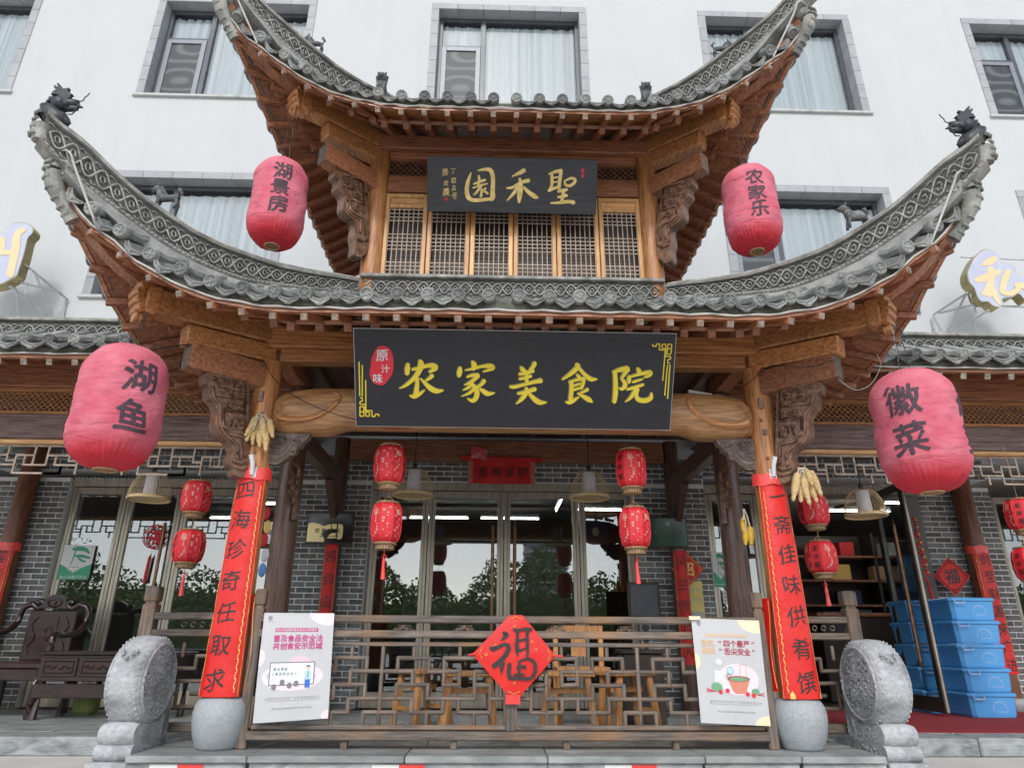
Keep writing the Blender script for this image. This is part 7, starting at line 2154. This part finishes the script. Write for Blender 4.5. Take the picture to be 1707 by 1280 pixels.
# stickers on the glass
def sticker(label, tl, br, y):
    a, b = P(*tl, y), P(*br, y); w_, h_ = b.x-a.x, a.z-b.z
    t = thing('green_sticker', label, 'sticker', ((a.x+b.x)/2, y, (a.z+b.z)/2), 'green and white glass stickers')
    q = lambda u, v_, l=0: V((a.x+w_*u, y-l, a.z-h_*v_))
    m = MB(); m.box(a.x, b.x, y-.0005, y+.001, b.z, a.z); m.build('sheet', 'white', t)
    m = MB(); m.add([q(0, .55, .001), q(.28, .68, .001), q(.65, .68, .001), q(1, .55, .001), q(1, 1, .001), q(0, 1, .001)], [(0, 1, 2, 3, 4, 5)])
    brush(m, [[(.30, .12, .08), (.50, .10, .13), (.72, .14, .10), (.85, .24, .05)], [(.40, .16, .05), (.37, .4, .04), (.33, .58, .03)], [(.40, .32, .04), (.62, .32, .09), (.90, .38, .06)], [(.50, .36, .04), (.68, .46, .07), (.80, .48, .03)]], lambda x, y_, z: q(x, y_, .0012+z), .0003)
    m.build('print', 'green', t)
    def heart(k, l): return [q(.46+k*.30*(16*sin(x)**3)/17, .70-k*.13*(13*cos(x)-5*cos(2*x)-2*cos(3*x)-cos(4*x))/13+.0, l) for x in [2*pi*i/24 for i in range(24)]]
    m = MB(); m.add([q(.46, .70, .002)]+heart(.75, .002), [(0, i, i % 24+1) for i in range(1, 25)]); textline(m, '放心消费示范店', q(.5, .93, .002), X3, Z3, w_*.11, w_*.125, (0, 0, 0)); m.build('heart', 'white', t)
    m = MB(); m.tube(heart(.60, .003), .003, 4, closed=True); m.build('heart_line', 'green', t)
sticker('green and white sticker with a heart on the left wing glass', (108, 908), (147, 966), 2.97)
sticker('green and white sticker with a heart on the glass behind the right dark column', (1186, 920), (1216, 978), 2.97)
# small paper pieces near the right pier
def dia(label, cpx, y, w_, ch_, gold):
    c = P(*cpx, y); t = thing('paper_diamond', label, 'paper decoration', c)
    m = MB(); m.frame(c, V((1, 0, 1)).normalized(), V((0, 1, 0)), V((-1, 0, 1)).normalized(), w_/2, .002, w_/2); m.build('sheet', 'redpaperold', t)
    m = MB(); k = w_*.62; m.tube([c+V((x*k, -.004, z*k)) for x, z in ((1, 0), (0, 1), (-1, 0), (0, -1))], .006, 4, closed=True)
    put_glyph(m, ch_, lambda u, v_: c+V((u, -.004, v_)), w_*.55, .02, .02, .05)
    if gold:
        put_glyph(m, '财', lambda u, v_: c+V((u, -.004, v_+w_*.0)), w_*.2, .02)
    for a_ in range(4):
        for j in range(-2, 3): m.sphere(c+V((k*.78*cos(a_*pi/2)+.012*j*sin(a_*pi/2), -.004, k*.78*sin(a_*pi/2)+.012*j*cos(a_*pi/2))), .005, 5, 4)
    m.build('gold_print' if gold else 'print', 'goldfoil' if gold else 'ink', t)
    return t, c
dia('red and gold paper diamond on the right brick pier beside the couplet', (1146, 948), 2.72, .27, '招', True)
t, c = dia('red and gold diamond with a black character above the blue crates', (1587, 960), 2.72, .30, '福', False)
a, b = P(1134, 968, 2.80), P(1176, 1030, 2.80)
t = thing('wall_poster', 'yellow printed notice under the gold diamond on the right pier', 'poster', ((a.x+b.x)/2, 2.8, (a.z+b.z)/2))
MB().box(a.x, b.x, 2.80, 2.804, b.z-.02, a.z).build('sheet', mat('mustard_print', (.66, .52, .12), (.80, .68, .26), rough=.5), t)
m = MB(); textline(m, '公示栏', ((a.x+b.x)/2, 2.797, a.z-.10), X3, Z3, .06, .08, (0, 0, 0)); textline(m, '餐饮服务', ((a.x+b.x)/2, 2.797, a.z-.20), X3, Z3, .04, .055, (0, 0, 0)); m.box(a.x+.02, b.x-.02, 2.797, 2.799, b.z, b.z+.07); m.build('print', 'sill', t)
for k, (px, y, w_, h_, lb) in enumerate((((1212, 995), 2.965, .10, .14, 'white notice on the glass below the right green sticker'), ((1090, 1080), 2.84, .14, .10, 'white notice low on the right brick pier'))):
    p = P(*px, y); t = thing('paper_notice', lb, 'notice', p)
    MB().box(p.x-w_/2, p.x+w_/2, y, y+.002, p.z-h_/2, p.z+h_/2).build('sheet', 'white', t); m = MB()
    for j in range(3): textline(m, '温馨提示请', (p.x, y-.001, p.z+h_*.28-h_*.28*j), X3, Z3, .016, .019, (0, 0, 0))
    m.build('print', 'ink', t)
# red round paper cut and its tassel behind the left glass
p = P(258, 894, 2.955)
t = thing('paper_cut', 'red round paper cut with a hanging red tassel on the left wing door', 'decoration', p)
m = MB()
for r in (.135, .118): m.tube([p+V((r*cos(a), 0, r*sin(a))) for a in [2*pi*i/32 for i in range(32)]], .006, 4, closed=True)
put_glyph(m, '福', lambda u, v_: p+V((u, 0, v_)), .17, .03)
for k in range(8):
    a = 2*pi*k/8; m.tube([p+V((.07*cos(a), 0, .07*sin(a))), p+V((.12*cos(a+.2), 0, .12*sin(a+.2)))], .006, 4)
m.build('cut_paper', 'lanred', t)
m = MB(); m.tube([p+V((-.0, 0, -.15)), p+V((0, 0, -.20)), p+V((-.01, 0, -.24)), p+V((-.02, 0, -.52))], [.004, .004, .018, .02], 8); m.build('tassel', 'lanred', t)
# framed portrait and blue poster inside
p = P(993, 893, 3.3)
t = thing('framed_portrait', 'framed head-and-shoulders portrait hanging behind the right central glass', 'picture', p)
MB().box(p.x-.16, p.x+.16, 3.3, 3.33, p.z-.20, p.z+.20, .006).build('frame', 'intdark', t); MB().box(p.x-.14, p.x+.14, 3.296, 3.30, p.z-.18, p.z+.18).build('picture_ground', 'navy', t)
m = MB(); m.sphere(p+V((0, -.005, .05)), .055, 14, 10, (.8, .06, 1)); m.build('pictured_face', skin, t)
m = MB(); m.sphere(p+V((0, -.003, .085)), .055, 12, 8, (.85, .05, .6)); m.prism([(-.12, -.17), (.12, -.17), (.10, -.06), (.03, -.02), (-.03, -.02), (-.10, -.06)], p+V((0, -.005, 0)), X3, Z3, V((0, .003, 0))); m.build('pictured_jacket', 'ink', t)
a, b = P(1494, 925, 3.6), P(1530, 985, 3.6)
t = thing('wall_poster', 'blue printed poster inside the right wing room beside the door handle', 'poster', a)
MB().box(a.x, b.x, 3.6, 3.61, b.z, a.z).build('sheet', 'ltblue', t); m = MB(); textline(m, '雨水', ((a.x+b.x)/2, 3.595, (a.z+b.z)/2+.05), X3, Z3, .11, .13, (0, 0, 0), .01); m.build('print', 'sill', t)
# chilli string on the right door frame
t = thing('firecracker_string', 'string of red and gold firecracker ornaments beside the open glass door', 'decoration', P(1535, 900, 2.8))
rnd = random.Random(2); a, b = P(1521, 862, 2.82), P(1545, 962, 2.82)
for i in range(30):
    q = a+(b-a)*(i/29); m = MB() if i % 10 == 0 else m
    d_ = V((rnd.uniform(-1, 1), rnd.uniform(-1, 0), rnd.uniform(-1, .3))).normalized()*.035
    m.tube([q, q+d_*.6, q+d_*1.3], [.008, .013, .008], 6)
    if i % 10 == 9: m.build('firecracker_bunch', 'lanred' if i < 20 else 'tape', t, smooth=True)
m = MB(); m.tube([b, b+V((.0, 0, -.05)), b+V((.02, 0, -.30))], [.006, .014, .02], 8); m.build('tassel', 'lanred', t)
m = MB()
for i in range(8): m.sphere(a+(b-a)*(i/8+.05)+V((.015, -.02, 0)), .016, 8, 6)
m.build('gold_beads', 'goldfoil', t, smooth=True)

# ================================================================== CORN, HOLDERS, BEASTS, DRAGONS, CABLES
def corncob(m, p, q, r=.021):
    d = (q-p); L_ = d.length; d.normalize()
    a = d.cross(V((0, 1, 0.1))).normalized(); c = d.cross(a)
    N_, K_ = 22, 14; b = len(m.v)
    for i in range(N_+1):
        t = i/N_; rr = r*(.55+.45*sin(pi*min(1, t*1.15+.12))**.5) if t < .93 else r*.5*(1-t)/.07+.001
        for k in range(K_):
            th = 2*pi*k/K_; bump = 1+.09*cos(th*7)*cos(i*pi)
            m.v.append(p+d*(L_*t)+a*(rr*bump*cos(th))+c*(rr*bump*sin(th)))
    for i in range(N_):
        for k in range(K_): m.f.append([b+i*K_+k, b+i*K_+(k+1) % K_, b+(i+1)*K_+(k+1) % K_, b+(i+1)*K_+k]); m.m.append(0)
def corn(label, top, ox, oy, k, cobs, y, mt='corn'):
    t = thing('corn_bunch', label, 'corn', top, 'bunches of dried corn')
    for x0, y0, x1, y1, r in cobs:
        m = MB(); yy = y+random.uniform(-.03, .02); corncob(m, P(ox+x0/k, oy+y0/k, yy+.02), P(ox+x1/k, oy+y1/k, yy), r*1.28)
        m.build('corncob', mt, t, smooth='all')
    m = MB()
    for x0, y0, x1, y1, r in cobs:
        m.tube([top+V((random.uniform(-.01, .01), 0, 0)), (top+P(ox+x0/k, oy+y0/k, y))/2+V((0, -.01, .01)), P(ox+x0/k, oy+y0/k, y)+V((0, 0, -.01))], [.004, .006, .010], 6)
    m.build('husk_tie', 'husk', t, smooth=True)
corn('bunch of pale dried corn cobs on the left front column', P(434, 690, -.15), 320, 560, 5.333, [(560, 730, 480, 940, .02), (590, 740, 560, 900, .018), (630, 745, 640, 920, .022), (690, 750, 720, 905, .019), (660, 800, 655, 1030, .022), (600, 850, 600, 990, .018), (550, 830, 540, 970, .017), (530, 800, 470, 890, .015)], -.16)
corn('bunch of pale dried corn cobs hanging right of the right front column', P(1331, 780, -.25), 1160, 560, 4.571, [(775, 1050, 740, 1260, .022), (800, 1060, 800, 1270, .022), (830, 1040, 840, 1210, .022), (850, 1030, 890, 1140, .021), (870, 1030, 960, 1220, .022), (850, 1100, 925, 1270, .02), (810, 1090, 870, 1290, .02)], -.26)
corn('three small yellow corn cobs on a string beside the right front column', P(1240, 848, .15), 1230, 780, 2.667, [(25, 225, 30, 305, .020), (55, 265, 62, 345, .022), (35, 285, 35, 345, .018)], .15, 'cornyel')
for sg, px, lb in ((-1, (422, 780), 'white plastic flag holder on the left front column above the banner'), (1, (1288, 783), 'white plastic flag holder on the right front column above the banner')):
    p = P(*px, -.125); t = thing('flag_holder', lb, 'holder', p, 'white flag holders')
    MB().box(p.x-.028, p.x+.028, -.125, -.115, p.z-.07, p.z+.01, .003).build('base_plate', 'white', t)
    m = MB(); m.tube([p+V((0, -.01, -.05)), p+V((-.004*sg, -.035, .03)), p+V((.01*sg, -.05, .09))], [.016, .018, .020], 10); m.build('socket', 'white', t, smooth=True)
# small beasts standing on the ridges
def beast(label, p, face, k=1.0):
    t = thing('roof_beast', label, 'roof figure', p, 'small clay beasts on the roof ridges')
    f_ = V((face, 0, 0))
    m = MB()
    def q(a, b, c=0): return V(p)+V((face*a*k, c*k, b*k))
    m.tube([q(-.075, .09), q(-.03, .105), q(.03, .10), (q(.07, .125))], [.024*k, .028*k, .030*k, .03*k], 10)
    m.tube([q(.06, .12), q(.075, .165)], [.026*k, .024*k], 8); m.sphere(q(.09, .185), .032*k, 10, 7)
    m.tube([q(.10, .180), q(.135, .175)], [.02*k, .014*k], 8); m.tube([q(.10, .168), q(.13, .155)], [.014*k, .008*k], 6)
    for s_ in (-1, 1):
        m.tube([q(.08, .205, s_*.018), q(.07, .235, s_*.024)], [.011*k, .004*k], 5)
        m.tube([q(.06, .09, s_*.018), q(.07, .045, s_*.020), q(.075, 0, s_*.02)], [.015*k, .010*k, .012*k], 7)
        m.tube([q(-.07, .08, s_*.018), q(-.085, .045, s_*.02), q(-.07, 0, s_*.02)], [.018*k, .010*k, .012*k], 7)
    for i in range(4): m.sphere(q(.055-.012*i, .185-.018*i), .017*k, 6, 5)
    m.tube([q(-.08, .10), q(-.10, .15), q(-.075, .19), q(-.085, .205)], [.012*k, .014*k, .016*k, .005*k], 7)
    m.build('body', 'lionclay', t, smooth='all')
beast('clay beast standing on the left lower ridge', (-2.72+.03, LR.yc+.46, LR.hipz(.46, True)+.02), -1)
beast('clay beast standing on the right lower ridge', (2.68, LR.yc+.50, LR.hipz(.50, True)+.02), -1)
def ridge_pt(R, sg, q): return (sg*(R.xc-q), R.yc+q, R.hipz(q, True)+.02)
beast('clay beast near the tip of the left upper ridge', ridge_pt(UR, -1, .62), -1, .9)
beast('clay beast near the tip of the right upper ridge', ridge_pt(UR, 1, .56), 1, .9)
def seated(label, p):
    t = thing('roof_lion', label, 'roof figure', p, 'seated lions on the upper eave')
    m = MB()
    def q(a, b, c=0): return V(p)+V((a, c, b))
    m.tube([q(0, 0, .04), q(0, .06, .02), q(0, .13, -.01), q(0, .16, -.02)], [.045, .055, .045, .035], 12)
    m.sphere(q(0, .20, -.03), .045, 12, 9)
    m.tube([q(0, .19, -.06), q(0, .185, -.09)], [.026, .020], 8)
    for s_ in (-1, 1):
        m.tube([q(s_*.028, .13, -.03), q(s_*.030, .06, -.06), q(s_*.03, 0, -.065)], [.018, .014, .018], 8)
        m.tube([q(s_*.03, .235, -.03), q(s_*.04, .27, -.03)], [.014, .004], 6); m.sphere(q(s_*.02, .215, -.068), .009, 6, 5)
        for i in range(4): m.sphere(q(s_*(.045-.004*i), .22-.03*i, -.01), .018, 7, 5)
        m.tube([q(s_*.05, 0, .02), q(s_*.055, .05, .03)], [.025, .028], 8)
    m.build('body', 'lionclay', t, smooth='all')
pa, pb = P(635, 158, -.12), P(1078, 174, -.12)
seated('seated grey lion on the left of the upper eave', (pa.x, -.12, pa.z-.02)); seated('seated grey lion on the right of the upper eave', (pb.x, -.12, pb.z-.02))
# dragons at the tips
def dragon(sg, label):
    base = V((sg*(LR.xc+.10), LR.yc-.10, LR.hipz(-.10, True)))
    t = thing('ridge_dragon', label, 'roof figure', base, 'black cast dragons on the ridge tips')
    o_ = V((0, base.y, 0)); n_ = V((0, -1, 0))
    def f(x, y, d=0):
        p = P(60+x/13.47, 125+y/13.47, base.y+d)
        x_ = p.x; ref = P(60+300/13.47, 125+870/13.47, base.y)
        return V((base.x+(x_-ref.x)*(1 if sg < 0 else -1), base.y+d, base.z+.0+(p.z-ref.z)))
    m = MB()
    m.tube([f(560, 930), f(400, 850), f(260, 740), f(230, 620), (f(330, 520)), f(480, 520), f(600, 560)], [.045, .062, .066, .060, .056, .052, .045], 14)
    m.tube([f(690, 950), f(600, 900), f(480, 820)], [.008, .03, .05], 10)
    m.tube([f(560, 540), f(680, 520), f(800, 500), f(880, 480)], [.05, .040, .030, .018], 12)
    m.tube([f(640, 600), f(740, 620), f(840, 610), f(880, 580)], [.03, .022, .018, .008], 10)
    m.sphere(f(600, 500, -.03), .022, 8, 6); m.sphere(f(600, 500, .03), .022, 8, 6)
    m.build('body', 'iron', t, smooth='all')
    m = MB()
    crown = [(480, 430), (470, 340), (400, 310), (280, 320), (330, 250), (400, 215), (350, 170), (355, 110), (420, 150), (440, 155), (415, 90), (440, 65), (500, 120), (560, 200), (690, 180), (650, 250), (765, 325), (700, 350), (730, 380), (640, 410), (600, 470)]
    m.prism([(f(a, b).x, f(a, b).z) for a, b in crown], (0, base.y-.012, 0), X3, Z3, V((0, .024, 0)))
    m.build('mane', 'iron', t)
    m = MB()
    for a, b in (((230, 540), (60, 620)), ((240, 500), (90, 560)), ((270, 480), (170, 440)), ((300, 450), (220, 390)), ((330, 440), (290, 360))):
        m.tube([f(*a), f(*b)], [.028, .008], 6)
    for a, b in (((800, 480), (745, 410)), ((860, 470), (885, 435)), ((860, 560), (980, 600)), ((800, 640), (790, 690))): m.tube([f(*a), f(*b)], [.016, .004], 6)
    m.build('spines', 'iron', t)
    m = MB(); m.tube([V(a) for a in crm([tuple(f(*a)) for a in ((900, 540), (900, 470), (990, 430), (1020, 370), (1080, 330), (1130, 270))], 4)], .004, 5)
    m.tube([V(a) for a in crm([tuple(f(*a)) for a in ((780, 580), (780, 690), (720, 745), (640, 740))], 4)], .005, 5)
    m.build('whisker', 'iron', t)
dragon(-1, 'black horned dragon figure on the left ridge tip'); dragon(1, 'black horned dragon figure on the right ridge tip')
# loose cables
def cable(label, pts, r=.0035, mt='wire'):
    q = [P(*p) for p in pts]; m = MB(); m.tube([V(a) for a in crm([tuple(x) for x in q], 5)], r, 5)
    tag(m.build('cable', mt, origin=q[0], smooth=True), label, 'cable', 'loose cables on the gate')
cable('thin black cable sagging from the left column to the crescent beam', [(437, 600, -.13), (470, 645, -.2), (530, 680, -.2), (595, 700, -.22)])
cable('thin black cable along the right column and diagonal beam', [(1218, 652, -.18), (1245, 640, -.14), (1280, 612, -.15), (1310, 610, -.4), (1350, 612, -.45), (1392, 600, -.6)])
cable('grey cable looping from the right corner beam', [(1398, 632, -.6), (1425, 650, -.6), (1452, 640, -.6), (1468, 610, -.65), (1462, 590, -.7)], .003, 'wiregrey')
cable('grey cable from the corner beam to the right lantern', [(1490, 560, -.74), (1497, 600, -.76), (1500, 618, -.78)], .003, 'wiregrey')
cable('cable lying on the left walkway ridge', [(0, 538, 1.0), (70, 540, 1.0), (110, 546, 1.0), (200, 541, 1.0), (225, 545, .9)], .006)
cable('cable hanging by the lattice window at the upper left', [(598, 378, .5), (620, 368, .55), (645, 360, .56)], .003)
cable('thin cable dropping behind the left upper column', [(600, 425, .45), (592, 445, .5), (588, 462, .6)], .003)
cable('thin cable dropping behind the right upper column', [(1103, 430, .45), (1108, 455, .5), (1112, 475, .6)], .003)
cable('bundle of black cables at the left lantern hook', [(243, 585, -.7), (275, 580, -.6), (310, 575, -.5), (318, 583, -.48)], .005)
# gilt painted hanging string behind left column
t = thing('hanging_ornament', 'colourful hanging fish ornament behind the left red banner', 'decoration', P(443, 900, .35))
for k, (px, mt) in enumerate((((444, 855), 'lanred'), ((446, 878), 'goldfoil'), ((440, 900), 'lanred'), ((442, 925), 'shade'), ((437, 950), 'ltblue'))):
    m = MB(); m.sphere(P(*px, .35), .045, 10, 8, (.7, .5, 1.2)); m.build('bead', mt, t, smooth=True)
# chairman of the reflections: hillside, trees and the tower block across the road
rnd = random.Random(9)
hill = MB(); 
hill.grid(lambda u, v_: (-110+220*u, -48-60*v_, -.3+min(1, v_*9)*(3.4+1.3*sin((-110+220*u)*.12+1)+.7*sin((-110+220*u)*.45))+4*v_), 90, 30)
structure(hill.build('hillside', 'foliage', smooth='all'))
m = MB()
for k in range(52000):
    x = rnd.uniform(-70, 70); yy = rnd.uniform(-56, -44)
    top = 5.2+1.8*sin(x*.12+1)+1.3*sin(x*.45)+.9*sin(x*1.3+2)+(-.04*x if x < 0 else -.03*x)
    h = rnd.uniform(0, 1)**.6*max(1.5, top); z = h
    w_ = .55*(1.2-h/max(top, 1))
    p = V((x+rnd.uniform(-w_, w_), yy, z)); s_ = rnd.uniform(.12, .34)
    a = V((rnd.uniform(-1, 1), rnd.uniform(-1, 1), rnd.uniform(-.4, 1))).normalized()*s_; b = V((rnd.uniform(-1, 1), rnd.uniform(-.3, .3), rnd.uniform(-1, 1))).normalized()*s_
    m.add([p-a, p+b*.5, p+a, p-b*.5], [(0, 1, 2, 3)])
tag(m.build('wood_across_the_road', 'foliage', origin=(0, -50, 0)), 'green wooded slope across the road reflected in the glass doors', 'wood', kind='stuff')
tb = thing('tower_block', 'white tower block with rounded balconies reflected in the central door', 'building', (15, -190, 0))
MB().box(9, 21, -196, -186, 0, 33, .1).build('wall', 'towerwhite', tb)
for k in range(11):
    MB().lathe([(6.4, -.25), (6.6, -.2), (6.6, .55), (6.4, .6)], 24, (15, -187, 2.5+2.8*k)).build('balcony', 'towerwhite', tb)
    MB().box(10, 20, -181.9+.3, -181.5+.3, 3.3+2.8*k, 4.6+2.8*k).build('window_band', 'surround', tb)
